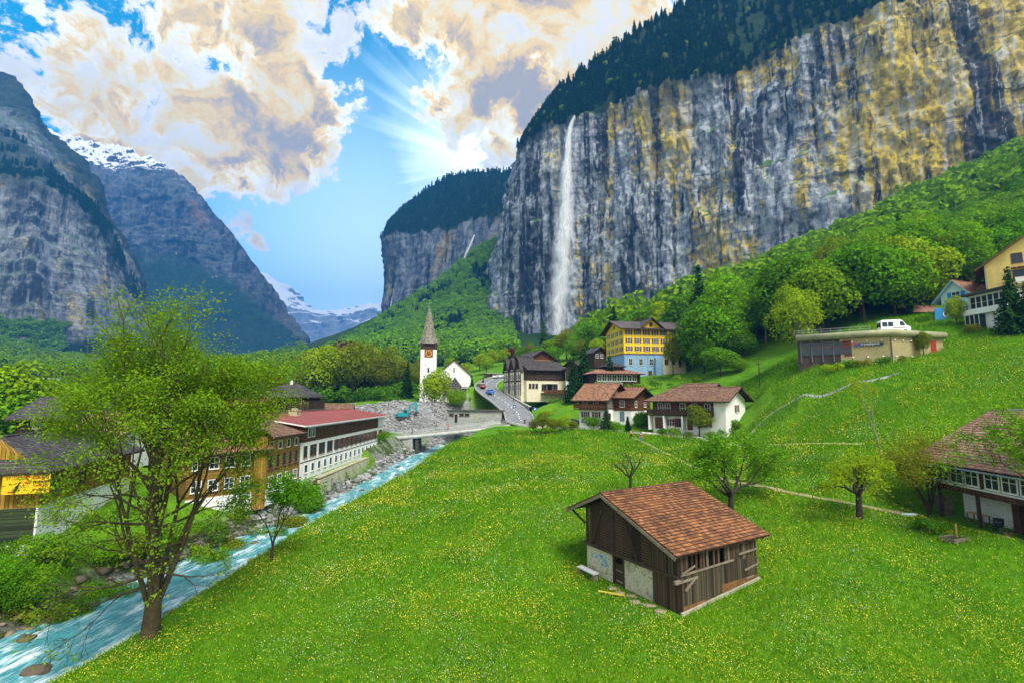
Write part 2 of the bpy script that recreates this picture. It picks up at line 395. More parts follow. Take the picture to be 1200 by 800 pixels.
def line_dist(x, y, line):
    """distance to a polyline and the nearest sample"""
    x = np.asarray(x, float).ravel(); y = np.asarray(y, float).ravel(); d = np.full(len(x), 1e9); idx = np.zeros(len(x), int)
    for i in range(0, len(x), 20000):
        s = slice(i, i+20000); D = np.hypot(x[s, None]-line[:, 0], y[s, None]-line[:, 1]); idx[s] = D.argmin(1); d[s] = D.min(1)
    return d, idx
# ways: (x, y, z) lines from photo pixels, half width
def wline(pts, n=80): return smooth_line([tuple(P(*p)) for p in pts], n)
WAYS = {
 'road': (wline([(672,503,116),(640,499,121),(612,493,128),(606,483,137),(592,471,148),(576,460,160),(569,452,171),(576,445,186),(592,440,203)], 120), 4.2),
 'bridge_road': (wline([(445,511,124),(480,509,124.5),(560,501,126.5),(600,497,128),(640,499,121)], 60), 2.2),
 'pit_track': (wline([(592,496,131),(560,493,137),(520,491,146),(490,487,158),(462,482,172)], 50), 2.4),
 'driveway': (wline([(672,503,116),(700,503,108),(735,506,101),(790,511,97)], 50), 1.9),
}
PADS = [(37.5, 55, 31, 48.2, EYE-10.9, 2.5)]
def ground(x, y):
    x = np.asarray(x, float); y = np.asarray(y, float); sh = np.broadcast(x, y).shape
    xx, yy = np.broadcast_to(x, sh).ravel().copy(), np.broadcast_to(y, sh).ravel().copy()
    z = base_h(xx, yy)
    amp = np.clip((yy-20)/300, 0, 1)
    z = z+fbm(xx/14, yy/14, 0*xx, 3)*.22+fbm(xx/60, yy/60, 3+0*xx, 3)*2.5*amp
    for (ax_, bx_, ay_, by_, pz, bl__) in PADS:
        d = np.maximum(np.maximum(ax_-xx, xx-bx_), np.maximum(ay_-yy, yy-by_)); t = sstep(d, bl__, 0); z = np.where(z > pz, z+(pz-z)*t, z)
    for k, (ln, hw) in WAYS.items():
        near = (yy > ln[:, 1].min()-14) & (yy < ln[:, 1].max()+14) & (xx > ln[:, 0].min()-14) & (xx < ln[:, 0].max()+14)
        if near.any():
            dd, ii = line_dist(xx[near], yy[near], ln); t = sstep(dd, hw+7, hw+.8)
            if k == 'bridge_road': t = t*sstep(xx[near], -12, -6)
            z[near] = z[near]*(1-t)+(ln[ii, 2]-.16)*t
    bq = P(799, 717, 31.7); ca, sa = math.cos(R(30.4)), math.sin(R(30.4)); lx = (xx-bq.x)*ca+(yy-bq.y)*sa; ly = -(xx-bq.x)*sa+(yy-bq.y)*ca
    d = np.hypot(np.maximum(np.maximum(-1.4-lx, lx-8.0), 0), np.maximum(np.maximum(-1.2-ly, ly-9.3), 0)); t = sstep(d, 3.2, 0); z = z*(1-t)+t*(bq.z-.18+.098*np.clip(lx, -1, 9))
    near = (yy < 190) & (np.abs(xx) < 130)
    if near.any():
        dd, ii = line_dist(xx[near], yy[near], RIVS); hw = RIVS[ii, 3]; lv = RIVS[ii, 2]; zz = z[near]
        bed = lv-1.3
        bank = lv+.15+np.maximum(dd-hw, 0)*1.05
        wl_ = (xx[near] < RIVS[ii, 0]) & (yy[near] > 73) & (yy[near] < 99.5); e_ = dd-hw
        bank = np.where(wl_, np.where(xx[near] > -28.55, lv+.15+np.clip(e_, 0, 4)*.3, EYE-12.1+0*lv), bank)
        zz = np.minimum(zz, np.where(dd < hw, bed+np.clip((dd-hw+1.6)/1.6, 0, 1)*1.45, bank))
        z[near] = zz
    return z.reshape(sh)
def gz(x, y): return float(ground(np.array([x]), np.array([y]))[0])
_GY = np.geomspace(18, 1600, 900)
def G(px, py, ymin=0, ymax=1e9):
    """the ground point seen at a pixel"""
    p1 = P(px, py, 1.0); k = (p1-Vector((0, 0, EYE)))
    Y = _GY[(_GY >= ymin) & (_GY <= ymax)]
    h = ground(k.x*Y, Y); zr = EYE+k.z*Y
    hit = np.nonzero(zr < h)[0]
    if len(hit) == 0 or hit[0] == 0: y = Y[0] if len(hit) else Y[-1]
    else:
        i = hit[0]; a = zr[i-1]-h[i-1]; b = h[i]-zr[i]; y = Y[i-1]+(Y[i]-Y[i-1])*a/(a+b+1e-9)
    return Vector((k.x*y, y, gz(k.x*y, y)))
def on(x, y, dz=0): return Vector((x, y, gz(x, y)+dz))

# one sheet to the horizon
NU_, NV_ = 460, 420
uu = np.linspace(-1.75, 1.75, NU_); vv = np.linspace(math.log(33.5), math.log(3000), NV_)
# finer rows up to the village
vv = np.concatenate([np.linspace(math.log(33.5), math.log(240), 300), np.linspace(math.log(240), math.log(3000), 140)[1:]]); NV_ = len(vv)
U_, V_ = np.meshgrid(uu, vv); GY_ = np.exp(V_)-30; GX_ = U_*np.exp(V_)
GZ_ = ground(GX_, GY_)
def grid_faces(nv, nu):
    i = np.arange((nv-1)*(nu-1)); r, c = i//(nu-1), i % (nu-1); a = r*nu+c
    return np.stack([a, a+1, a+nu+1, a+nu], 1)
gx, gy, gzv = GX_.ravel(), GY_.ravel(), GZ_.ravel()
dr, ir = line_dist(gx, gy, RIVS)
bank = sstep(dr-RIVS[ir, 3], 2.6, .6)*(gy < 175)
bank = np.maximum(bank, sstep(dr-RIVS[ir, 3], 6, 3)*(gx < RIVS[ir, 0])*(gy < 125)*(gy > 101)*.9)
gp = P(480, 486, 152); pit = sstep(np.hypot((gx-gp.x+2)/1.5, gy-gp.y+2), 21, 15)*(gx < 4)
_gw = np.array([P(*q) for q in [(575,400,150),(640,395,150),(700,430,200),(820,425,165),(880,402,150),(960,392,125),(1040,372,125),(1100,352,130),(1200,330,130),(1400,300,130)]])
wood_line = np.interp(gx/np.maximum(gy, 5)*570+600, [300,420,500,575,640,700,820,880,960,1040,1100,1200,1400], [260,300,420,520,430,260,170,148,130,122,124,122,118])
wood = sstep(gy-wood_line, -6, 8)
gmat, t = new_mat('meadow ground')
oc = t.n('ShaderNodeTexCoord').outputs['Object']
def attr(t, nme):
    a = t.n('ShaderNodeAttribute'); a.attribute_name = nme; return a.outputs['Fac']
nA = t.noise(oc, .35, 6, .65); nB = t.noise(oc, 2.6, 6, .7); nC = t.noise(oc, 14, 4, .7); nD = t.noise(oc, .06, 4, .6)
g = t.mix(t.ss(t.m('ADD', t.m('MULTIPLY', nA, .5), t.m('MULTIPLY', nB, .5)), .38, .62), (.055, .175, .006), (.145, .345, .010))
g = t.mix(t.ss(nD, .42, .62, 0, .55), g, (.19, .33, .012))
g = t.mix(t.ss(nC, .35, .7, .45, 0), g, (.02, .07, .004))
stone = t.mix(t.ss(t.noise(oc, 1.9, 5, .75), .35, .65), (.08, .08, .078), (.30, .30, .29))
soil = t.mix(t.ss(nB, .4, .6), (.045, .04, .02), (.05, .085, .012))
dark = t.mix(t.ss(nB, .4, .6), (.015, .03, .004), (.03, .07, .006))
g = t.mix(attr(t, 'wood'), g, dark)
g = t.mix(attr(t, 'bank'), g, t.mix(t.ss(nA, .42, .58), soil, stone))
g = t.mix(attr(t, 'pit'), g, stone)
finish(t, g, .95, t.m('ADD', nB, nC), .8, .12, spec=.1)
ter = np_mesh('ground', np.stack([gx, gy, gzv], 1), grid_faces(NV_, NU_), gmat, smooth=True,
              attrs={'bank': ('POINT', bank), 'pit': ('POINT', pit), 'wood': ('POINT', wood)})
tag(ter, 'green valley floor and meadow slopes', kind='structure')

def terr_z(x, y):
    """height of the ground SHEET (its flat facets), for things that must lie on it"""
    u, v = np.asarray(x)/(np.asarray(y)+30), np.log(np.asarray(y)+30)
    fu = np.clip((u-uu[0])/(uu[1]-uu[0]), 0, NU_-1.001); j = np.clip(np.searchsorted(vv, v)-1, 0, NV_-2)
    i = fu.astype(int); a = fu-i; b = np.clip((v-vv[j])/(vv[j+1]-vv[j]), 0, 1)
    return (GZ_[j, i]*(1-a)+GZ_[j, i+1]*a)*(1-b)+(GZ_[j+1, i]*(1-a)+GZ_[j+1, i+1]*a)*b

# ------------------------------------------------------------------ river
def ribbon(line, hw, nx, zfun=None):
    """(n,3) line widened to a strip; returns verts, faces, along, across"""
    line = np.asarray(line, float)[:, :3]; n = len(line)
    d = np.gradient(line[:, :2], axis=0); d /= np.linalg.norm(d, axis=1)[:, None]; nr = np.stack([d[:, 1], -d[:, 0]], 1)
    hw = np.broadcast_to(np.asarray(hw, float), (n,)); a = np.linspace(-1, 1, nx)
    xy = line[:, None, :2]+nr[:, None, :]*(a[None, :, None]*hw[:, None, None])
    s = np.concatenate([[0], np.cumsum(np.linalg.norm(np.diff(line[:, :2], axis=0), axis=1))])
    z = np.repeat(line[:, 2][:, None], nx, 1) if zfun is None else zfun(xy[..., 0], xy[..., 1])
    v = np.concatenate([xy, z[..., None]], 2)
    return v.reshape(-1, 3), grid_faces(n, nx), np.repeat(s, nx), (a[None, :]*hw[:, None]).ravel()
rv = smooth_line(RIV, 420)
v, f, al, ac = ribbon(rv, rv[:, 3]+1.3, 44)
ch = fbm(al/2.6, ac/1.1, 0*al, 4, .6); ch2 = fbm(al/7, ac/2.5, 5+0*al, 3)
v[:, 2] += ch*.20+ch2*.18
wm, t = new_mat('glacial river water')
def fattr(nm):
    a = t.n('ShaderNodeAttribute'); a.attribute_name = nm; return a.outputs['Fac']
cb = t.n('ShaderNodeCombineXYZ'); t.l(fattr('along'), cb.inputs[0]); t.l(fattr('across'), cb.inputs[1])
f1 = t.noise(t.scale(cb.outputs[0], (.22, .75, 1)), 1.0, 8, .68, .6); f2 = t.noise(t.scale(cb.outputs[0], (.6, 2.4, 1), (4, 7, 0)), 1.4, 6, .7, .5)
foam = t.ss(t.m('ADD', t.m('ADD', t.m('MULTIPLY', f1, .62), t.m('MULTIPLY', f2, .38)), t.m('MULTIPLY', fattr('crest'), .16)), .46, .70)
wc = t.mix(t.ss(f2, .3, .7), (.03, .19, .23), (.11, .38, .42))
finish(t, t.mix(foam, wc, (.80, .86, .88)), t.mix(foam, (.3,)*3, (.8,)*3), t.m('ADD', f2, f1), .6, .15, spec=.3)
riv = np_mesh('river', v, f, wm, smooth=True, attrs={'along': ('POINT', al), 'across': ('POINT', ac), 'crest': ('POINT', ch)})
tag(riv, 'turquoise river with white rapids', kind='structure')

# ------------------------------------------------------------------ ways laid on the ground
asph = plain('grey asphalt', (.19, .195, .205), .9, .25, 1.5)
def way(name, line, hw, lift, mat, nx=5, flat=False):
    v, f, al, ac = ribbon(line, hw, nx, None if flat else (lambda x, y: terr_z(x, y)))
    v[:, 2] += lift
    return tag(np_mesh(name, v, f, mat, smooth=True), None, kind='structure')
rd = smooth_line(WAYS['road'][0][::3], 200)
way('road', rd, 3.6, .03, asph, 7, flat=True)
kerb = plain('kerb stone', (.36, .35, .33), .85, .2, 3)
pav = ribbon(rd, 1.0, 3)[0]
d_ = np.gradient(rd[:, :2], axis=0); d_ /= np.linalg.norm(d_, axis=1)[:, None]; nr_ = np.stack([d_[:, 1], -d_[:, 0], 0*d_[:, 0]], 1)
for off in (3.75, -3.75):
    q = rd[20:]+nr_[20:]*off
    mb = MB()
    vv_, ff_, *_ = ribbon(q, .13, 2)
    n = len(q)
    top = vv_.reshape(n, 2, 3)+np.array([0, 0, .12]); bot = top-np.array([0, 0, .6])
    V4 = np.concatenate([bot[:, :1], top, bot[:, 1:]], 1).reshape(-1, 3)
    tag(np_mesh('pavement_kerb', V4, grid_faces(n, 4), kerb), None, kind='structure')
white = plain('road paint white', (.78, .78, .76), .7, .1, 4)
yellow = plain('road paint yellow', (.75, .52, .03), .7, .12, 4)
mb = MB()
for i in range(34, 190, 6):
    a, b = rd[i], rd[i+2]; nn = nr_[i]*.14
    mb.poly([a-nn+(0, 0, .045), b-nn+(0, 0, .045), b+nn+(0, 0, .045), a+nn+(0, 0, .045)])
tag(mb.build('road_centre_line', white), None, kind='structure')
mb = MB()
for i in range(24, 33):                      # yellow crossing bars at the bridge head
    for k in range(-3, 4):
        if i % 3 == 0:
            c = rd[i]+nr_[i]*k*.95; a = nr_[i]*.28; d = np.append(d_[i], 0)*.9
            mb.poly([c-a-d+(0, 0, .05), c-a+d+(0, 0, .05), c+a+d+(0, 0, .05), c+a-d+(0, 0, .05)])
tag(mb.build('crossing_marking', yellow), None, kind='structure')
bl = WAYS['bridge_road'][0]
way('bridge_road', smooth_line(bl[34:60], 40), 2.1, .035, asph, 5, flat=True)
way('gravel_track', WAYS['pit_track'][0], 2.0, .05, plain('grey gravel', (.30, .29, .28), .95, .35, 2))
way('driveway', WAYS['driveway'][0], 1.7, .04, plain('grey paving', (.27, .27, .28), .9, .2, 2), flat=True)
dirt = plain('trodden earth', (.27, .22, .11), .95, .3, 1.5)
def gline(pts, n, **kw):
    """photo pixels dropped on the ground"""
    return smooth_line([tuple(G(*p)) for p in pts], n)
fp = gline([(741,513),(760,521),(780,531),(800,541),(825,553),(850,562),(880,568),(905,572),(940,580),(985,588),(1030,597),(1066,603)], 160)
way('footpath', fp, .30+.07*np.sin(np.arange(160)*.5), .07, dirt, 4)
tr = gline([(865,523),(900,521),(940,520),(980,520),(1010,521)], 60)
way('field_track', tr, .24, .08, plain('dry grass track', (.33, .32, .09), .95, .3, 1.5), 4)
# ------------------------------------------------------------------ mountains: lofted rock walls with real thickness
def resample(row, n, t=None):
    p = np.array([tuple(P(*q)) for q in row]); k = len(p)
    d = np.concatenate([[0], np.cumsum(np.linalg.norm(np.diff(p, axis=0), axis=1))]); d /= d[-1]
    return smooth_line(p, n) if t is None else None
def loft(name, rows, nus, nvs, disp, mat, back=500, attrs=None, seed=0, jag=0):
    """rows of photo-derived points from the foot up; disp(x,y,z,row_coordinate) -> outward displacement in metres"""
    R_ = [resample(r, nus) for r in rows]
    strips = []; vc = []
    for a in range(len(R_)-1):
        n = nvs[a]; t = np.linspace(0, 1, n+1)[:, None, None]
        if a < len(R_)-2: t = t[:-1]
        strips.append(R_[a][None]*(1-t)+R_[a+1][None]*t); vc.append(a+t[:, 0, 0])
    S = np.concatenate(strips); vc = np.concatenate(vc); nv = len(S)
    du = np.gradient(S, axis=1); dv = np.gradient(S, axis=0); N = np.cross(du, dv); N /= np.linalg.norm(N, axis=2)[..., None]+1e-9
    for _ in range(6):
        N[1:-1] = (N[:-2]+N[1:-1]*2+N[2:])/4; N[:, 1:-1] = (N[:, :-2]+N[:, 1:-1]*2+N[:, 2:])/4
    N /= np.linalg.norm(N, axis=2)[..., None]+1e-9
    flip = np.sign((N*(np.array([0, 0, EYE])-S)).sum(2).mean()); N *= flip
    VC = np.repeat(vc[:, None], nus, 1)
    S = S+N*disp(S[..., 0], S[..., 1], S[..., 2], VC)[..., None]
    if jag: S[..., 2] += jag*fbm(S[..., 0]/(jag*3), S[..., 1]/(jag*5), VC*.6, 5, .6, True)*np.clip((VC-(len(rows)-1.7))/.6, 0, 1)*np.linspace(1, .15, nus)[None, :]
    # close behind: over the top and down the far side
    ray = S[-1]*np.array([1.06, 0, 0])/S[-1][:, 1:2]+np.array([0, 1, 0])
    b1 = S[-1]+ray*back*.5+np.array([0, 0, -20]); b2 = S[-1]+ray*back+np.array([0, 0, -160]); b3 = b2.copy(); b3[:, 2] = -60
    S = np.concatenate([S, b1[None], b2[None], b3[None]]); VC = np.concatenate([VC, np.full((3, nus), vc[-1])])
    fcs = grid_faces(nv+3, nus)
    if flip < 0: pass
    e1 = list(range(0, (nv+3)*nus, nus)); e2 = list(range(nus-1, (nv+3)*nus, nus))
    o = np_mesh(name, S.reshape(-1, 3), fcs, mat, smooth=True, attrs={'zone': ('POINT', VC.ravel())})
    tag(o, None, kind='structure'); o['rows'] = len(rows)
    return o, S, VC
def rock_disp(sx, sz, amp, led=0, seed=0, rib=1.):
    def f(x, y, z, vc):
        s = (x*.75-y*.65)
        r = fbm(s/sx, seed+y*0, z/sz, 6, .55, True)*amp*rib+fbm(s/(sx*3), seed+9+0*y, z/(sz*1.2), 4)*amp*1.6
        pl = fbm(s/(sx*1.2), seed+40+0*y, z/(sz*.8), 5, .5); r = r+(np.floor(pl*5)/5)*amp*.9+np.floor(fbm(s/(sx*.5), seed+50+0*y, z/(sz*.22), 3)*4)/4*amp*.35
        r = r+fbm(s/(sx*.28), seed+3+0*y, z/(sz*.16), 4, .55)*amp*.42
        if led: r = r+led*np.maximum(0, pnoise(s/130+fbm(s/50, 0*y, z/70, 2)*.4, seed+20+0*y, z/24))*1.5-led*.4*sstep(pnoise(s/60, seed+31+0*y, z/15), .1, .4)
        return r
    return f
def rock_mat(name, grey, pale, ochre, black, forest, sx=.03, zs=1., och=.5, blk=.5, snow=None, ochx=None, fz=None, green=(.05, .12, .01), gr=.0):
    """banded limestone: water streaks that run down the face, ochre where it stays dry; woods or snow where it lies back"""
    m, t = new_mat(name)
    ge = t.n('ShaderNodeNewGeometry'); pos = ge.outputs['Position']
    sp = t.n('ShaderNodeSeparateXYZ'); t.l(pos, sp.inputs[0])
    nsp = t.n('ShaderNodeSeparateXYZ'); t.l(ge.outputs['Normal'], nsp.inputs[0])
    st = t.noise(t.scale(pos, (sx, sx, sx*.09)), 1, 7, .62, .25)             # streaks, tall
    st2 = t.noise(t.scale(pos, (sx*3.2, sx*3.2, sx*.16), (9, 3, 1)), 1, 6, .65, .3)
    stb = t.m('ADD', t.m('MULTIPLY', t.noise(t.scale(pos, (sx*1.3, sx*1.3, sx*.07), (31, 7, 0)), 1, 5, .6, .2), .8), t.m('MULTIPLY', t.noise(t.scale(pos, (sx*.4, sx*.4, sx*.3), (1, 17, 0)), 1, 3, .5), .2))
    lf = t.noise(t.scale(pos, (sx*.28, sx*.28, sx*.2)), 1, 4, .5)
    fine = t.noise(t.scale(pos, (sx*6, sx*6, sx*5)), 1, 8, .7)
    strat = t.noise(t.scale(pos, (sx*.5, sx*.5, sx*5.5)), 1, 6, .65, .8)
    c = t.mix(t.ss(t.m('ADD', t.m('MULTIPLY', st2, .55), t.m('MULTIPLY', fine, .45)), .40, .62), grey, pale)
    o = t.m('ADD', t.m('MULTIPLY', st, .5), t.m('MULTIPLY', lf, .5))
    if ochx:
        o = t.m('ADD', o, t.ss(sp.outputs[0], ochx[0], ochx[1], 0, ochx[2]))
    o = t.m('SUBTRACT', o, t.ss(sp.outputs[0], 125, 70, 0, .10)) if ochx else o
    oc_ = t.mix(t.ss(fine, .35, .65), tuple(x*.45 for x in ochre), ochre); oc_ = t.mix(t.ss(st2, .5, .62, 0, .6), oc_, pale)
    c = t.mix(t.m('MULTIPLY', t.ss(t.m('ADD', o, t.m('MULTIPLY', t.m('SUBTRACT', fine, .5), .25)), .60-och*.2, .66-och*.2), t.ss(fine, .2, .5, .55, 1)), c, oc_)
    c = t.mix(t.ss(stb, .43+.06*blk, .37+.06*blk, 0, .93), c, black)
    c = t.mix(t.ss(st2, .42, .34, 0, .75*blk+.1), c, black)
    c = t.mix(t.ss(strat, .57, .66, 0, .75), c, tuple(x*.35 for x in grey)); c = t.mix(t.m('MULTIPLY', t.ss(t.noise(t.scale(pos, (sx*2, sx*2, sx*1.4), (2, 8, 4)), 1, 7, .7, .6), .55, .62), .6), c, tuple(x*.6 for x in pale))
    vd = t.n('ShaderNodeTexVoronoi', feature='DISTANCE_TO_EDGE'); wv = t.vm('ADD', t.scale(pos, (sx*1.6, sx*1.6, sx*.75)), t.vm('SCALE', t.noise(t.scale(pos, (sx*2.,)*3), 1.6, 8, .7))); t.l(wv, vd.inputs[0]); vd.inputs['Scale'].default_value = 1.
    c = t.mix(t.m('MULTIPLY', t.ss(vd.outputs['Distance'], .035, .005), t.ss(t.noise(t.scale(pos, (sx*1.3,)*3, (7, 7, 7)), 1, 5, .65), .50, .62, 0, .7)), c, black)
    s5 = t.noise(t.scale(pos, (sx*8, sx*8, sx*.07), (3, 1, 7)), 1, 4, .6, .1)
    c = t.mix(t.m('MULTIPLY', t.ss(s5, .58, .64), t.ss(lf, .40, .55, .75, .2)), c, black); c = t.mix(t.m('MULTIPLY', t.ss(s5, .40, .35), .5), c, pale)
    zone = t.n('ShaderNodeAttribute'); zone.attribute_name = 'zone'; z = zone.outputs['Fac']
    up = nsp.outputs[2]
    if gr: c = t.mix(t.m('MULTIPLY', t.ss(up, .38, .62), t.ss(t.noise(pos, .03, 5, .6), .42, .55, 0, gr)), c, green)
    if fz:                                                                     # wooded zone(s) of the loft
        fo = t.mix(t.ss(t.noise(pos, sx*4, 6, .75), .38, .62), tuple(x*.45 for x in forest), forest)
        for (a, b, a2, b2, s_) in fz:
            k = t.m('MULTIPLY', t.ss(t.m('ADD', z, t.m('MULTIPLY', t.m('SUBTRACT', lf, .5), .5)), a, b), t.ss(t.m('ADD', z, t.m('MULTIPLY', t.m('SUBTRACT', st, .5), .6)), b2, a2))
            c = t.mix(t.m('MULTIPLY', k, s_), c, fo)
    if snow:
        sn = t.noise(t.scale(pos, (snow[2], snow[2], snow[2]*1.6), (5, 5, 5)), 1, 8, .66)
        h = t.ss(sp.outputs[2], snow[0], snow[1], -.25, .22)
        k = t.ss(t.m('ADD', t.m('ADD', sn, h), t.m('MULTIPLY', t.m('SUBTRACT', up, .5), snow[3])), .55, .60)
        c = t.mix(k, c, (.82, .85, .9))
    finish(t, c, .9, t.m('ADD', t.m('ADD', fine, t.m('MULTIPLY', strat, .8)), st2), .9, .06/sx, spec=.2)
    return m
FOREST = (.018, .045, .012)
cliff_m = rock_mat('banded limestone cliff', (.085, .105, .145), (.47, .52, .60), (.62, .48, .07), (.010, .014, .026), FOREST, .030, och=.62, blk=.85, ochx=(366, 400, .22), fz=[(1.92, 2.06, 5, 6, 1)], gr=.9)
CB = [(560,424,1000),(563,422,800),(600,424,715),(650,412,690),(700,405,665),(760,395,630),(820,378,590),(900,352,535),(1000,312,490),(1100,270,455),(1200,215,430),(1330,120,410),(1450,40,400)]
CE = [(612,175,1000),(615,170,770),(640,150,705),(672,139,680),(716,125,652),(762,108,620),(812,96,590),(860,82,560),(950,42,515),(1040,4,470),(1110,-16,452),(1220,-60,430),(1400,-150,410)]
CS = [(616,164,1020),(620,158,800),(642,124,735),(664,101,725),(700,74,712),(737,46,700),(776,22,688),(815,2,680),(880,-30,660),(980,-70,640),(1090,-120,610),(1200,-180,590),(1400,-300,560)]
mid = lambda A, B, t, dy=0: [tuple(a*(1-t)+b*t for a, b in zip(p, q)) for p, q in zip(A, B)]
_o, CLS, CLV = loft('cliff', [CB, CE, CS], 520, [190, 40], lambda x, y, z, vc: rock_disp(34, 120, 10, 6, 1)(x, y, z, vc)*np.where(vc > 1.02, .35, 1.)+np.where(vc > 1.02, 0, 0), cliff_m, 400)
_o.data.attributes['zone'].data.foreach_set('value', (CLV.ravel()+1).astype(np.float32))
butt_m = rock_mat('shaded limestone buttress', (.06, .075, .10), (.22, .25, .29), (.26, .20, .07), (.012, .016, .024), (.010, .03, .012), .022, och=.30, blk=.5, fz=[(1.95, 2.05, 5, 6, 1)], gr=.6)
BB = [(446,428,1900),(446,428,1560),(452,428,1480),(520,430,1250),(600,430,1000),(690,430,900)]
BE = [(452,280,1900),(453,276,1580),(462,272,1490),(520,268,1380),(592,250,1240),(690,215,1150)]
BS = [(455,268,1930),(458,262,1640),(480,240,1650),(514,214,1640),(548,203,1600),(605,203,1560),(690,195,1500)][:6]
BB1 = mid(BB, BE, .62); BB1 = [(p[0]+6*(i < 3), p[1], p[2]) for i, p in enumerate(BB1)]
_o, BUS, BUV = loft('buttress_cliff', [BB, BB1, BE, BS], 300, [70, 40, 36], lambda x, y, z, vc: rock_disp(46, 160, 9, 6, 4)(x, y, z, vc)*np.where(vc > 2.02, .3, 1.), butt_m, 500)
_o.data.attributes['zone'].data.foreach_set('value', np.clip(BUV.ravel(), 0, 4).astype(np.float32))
# left: near mountain with its pale wall, wooded bench and dark upper wall
ln_m = rock_mat('pale streaked wall', (.05, .062, .08), (.27, .29, .32), (.44, .34, .14), (.015, .02, .03), (.010, .03, .012), .022, och=.30, blk=.75, fz=[(-.5, 0, .75, 1.05, 1), (1.85, 2.05, 2.9, 3.1, .75), (3.1, 3.6, 6, 7, .85)], gr=.3)
L0 = [(-260,450,800),(0,442,850),(90,432,950),(165,430,1100),(206,428,1260)]
L1 = [(-260,415,880),(0,400,900),(62,402,960),(130,396,1040),(202,424,1265)]
L2 = [(-260,130,1000),(0,212,1000),(62,225,1040),(122,282,1110),(196,412,1275)]
L3 = [(-260,60,1150),(0,160,1150),(62,205,1140),(120,268,1150),(192,402,1285)]
L4 = [(-260,-80,1350),(0,88,1350),(47,150,1340),(105,208,1300),(186,385,1300)]
_o, LNS, LNV = loft('pale_wall_mountain', [L0, L1, L2, L3, L4], 300, [14, 90, 30, 50], lambda x, y, z, vc: rock_disp(50, 150, 12, 7, 7)(x, y, z, vc)*np.clip(.25+vc*.8, .2, 1), ln_m, 600, jag=16)
# left: snow-topped mountain
lm_m = rock_mat('blue snow-topped mountain', (.045, .05, .062), (.15, .165, .19), (.22, .12, .07), (.012, .014, .02), (.012, .045, .014), .011, och=.22, blk=.75, fz=[(-.5, 0, .85, 1.1, .95)], snow=(1170, 1450, .024, .6), gr=.3)
M0 = [(-60,440,1800),(100,440,1900),(200,440,1950),(300,440,2050),(392,440,2150)]
M1 = [(-60,330,2250),(100,318,2300),(190,300,2350),(275,335,2330),(388,436,2200)]
M2 = [(-60,225,2450),(100,215,2500),(195,222,2490),(272,298,2400),(380,428,2240)]
M3 = [(-60,140,2900),(76,166,2900),(150,181,2800),(215,211,2640),(268,272,2440),(312,343,2390),(372,420,2260)][0:5]+[(372,420,2260)]
M3 = [(-60,140,2900),(100,172,2850),(187,197,2700),(268,272,2450),(368,416,2270)]
def crag(x, y, z, vc): return rock_disp(90, 260, 30, 16, 11)(x, y, z, vc)*np.clip(.3+vc*.6, .2, 1.)
_o, LMS, LMV = loft('snow_topped_mountain', [M0, M1, M2, M3], 320, [50, 80, 50], crag, lm_m, 900, jag=45)
# far head of the valley under snow
fs_m = rock_mat('far snow range', (.12, .13, .16), (.30, .31, .33), (.2, .2, .2), (.04, .05, .06), (.03, .05, .03), .0022, och=.0, blk=.2, snow=(750, 1500, .0030, .6))
F0 = [(180,440,5200),(300,440,5200),(400,438,5200),(480,438,5200),(640,440,5200)]
F1 = [(200,330,6200),(310,345,6200),(380,388,6000),(450,384,6200),(640,370,6200)]
F2 = [(240,290,6800),(312,322,6800),(340,345,6700),(372,362,6700),(450,360,6900),(640,330,6900)][0:6]
F2 = [(230,290,6800),(316,326,6800),(372,362,6700),(445,359,6900),(640,330,6900)]
loft('far_snow_range', [F0, F1, F2], 220, [40, 60], lambda x, y, z, vc: rock_disp(260, 420, 60, 20, 15)(x, y, z, vc), fs_m, 1500)
def haze():
    m, t = new_mat('valley air')
    pv = t.n('ShaderNodeVolumePrincipled'); pv.inputs['Color'].default_value = (.06, .36, 1.0, 1); pv.inputs['Density'].default_value = 1.7e-4
    pv.inputs['Anisotropy'].default_value = .0; pv.inputs['Absorption Color'].default_value = (0, 0, 0, 1)
    o = t.n('ShaderNodeOutputMaterial'); t.l(pv.outputs[0], o.inputs[1])
    o = MB().box((-6000, -60, -140), (6500, 8600, 1900)).build('haze', m)
    tag(o, 'thin blue air filling the valley', kind='stuff'); o.visible_shadow = True
haze()
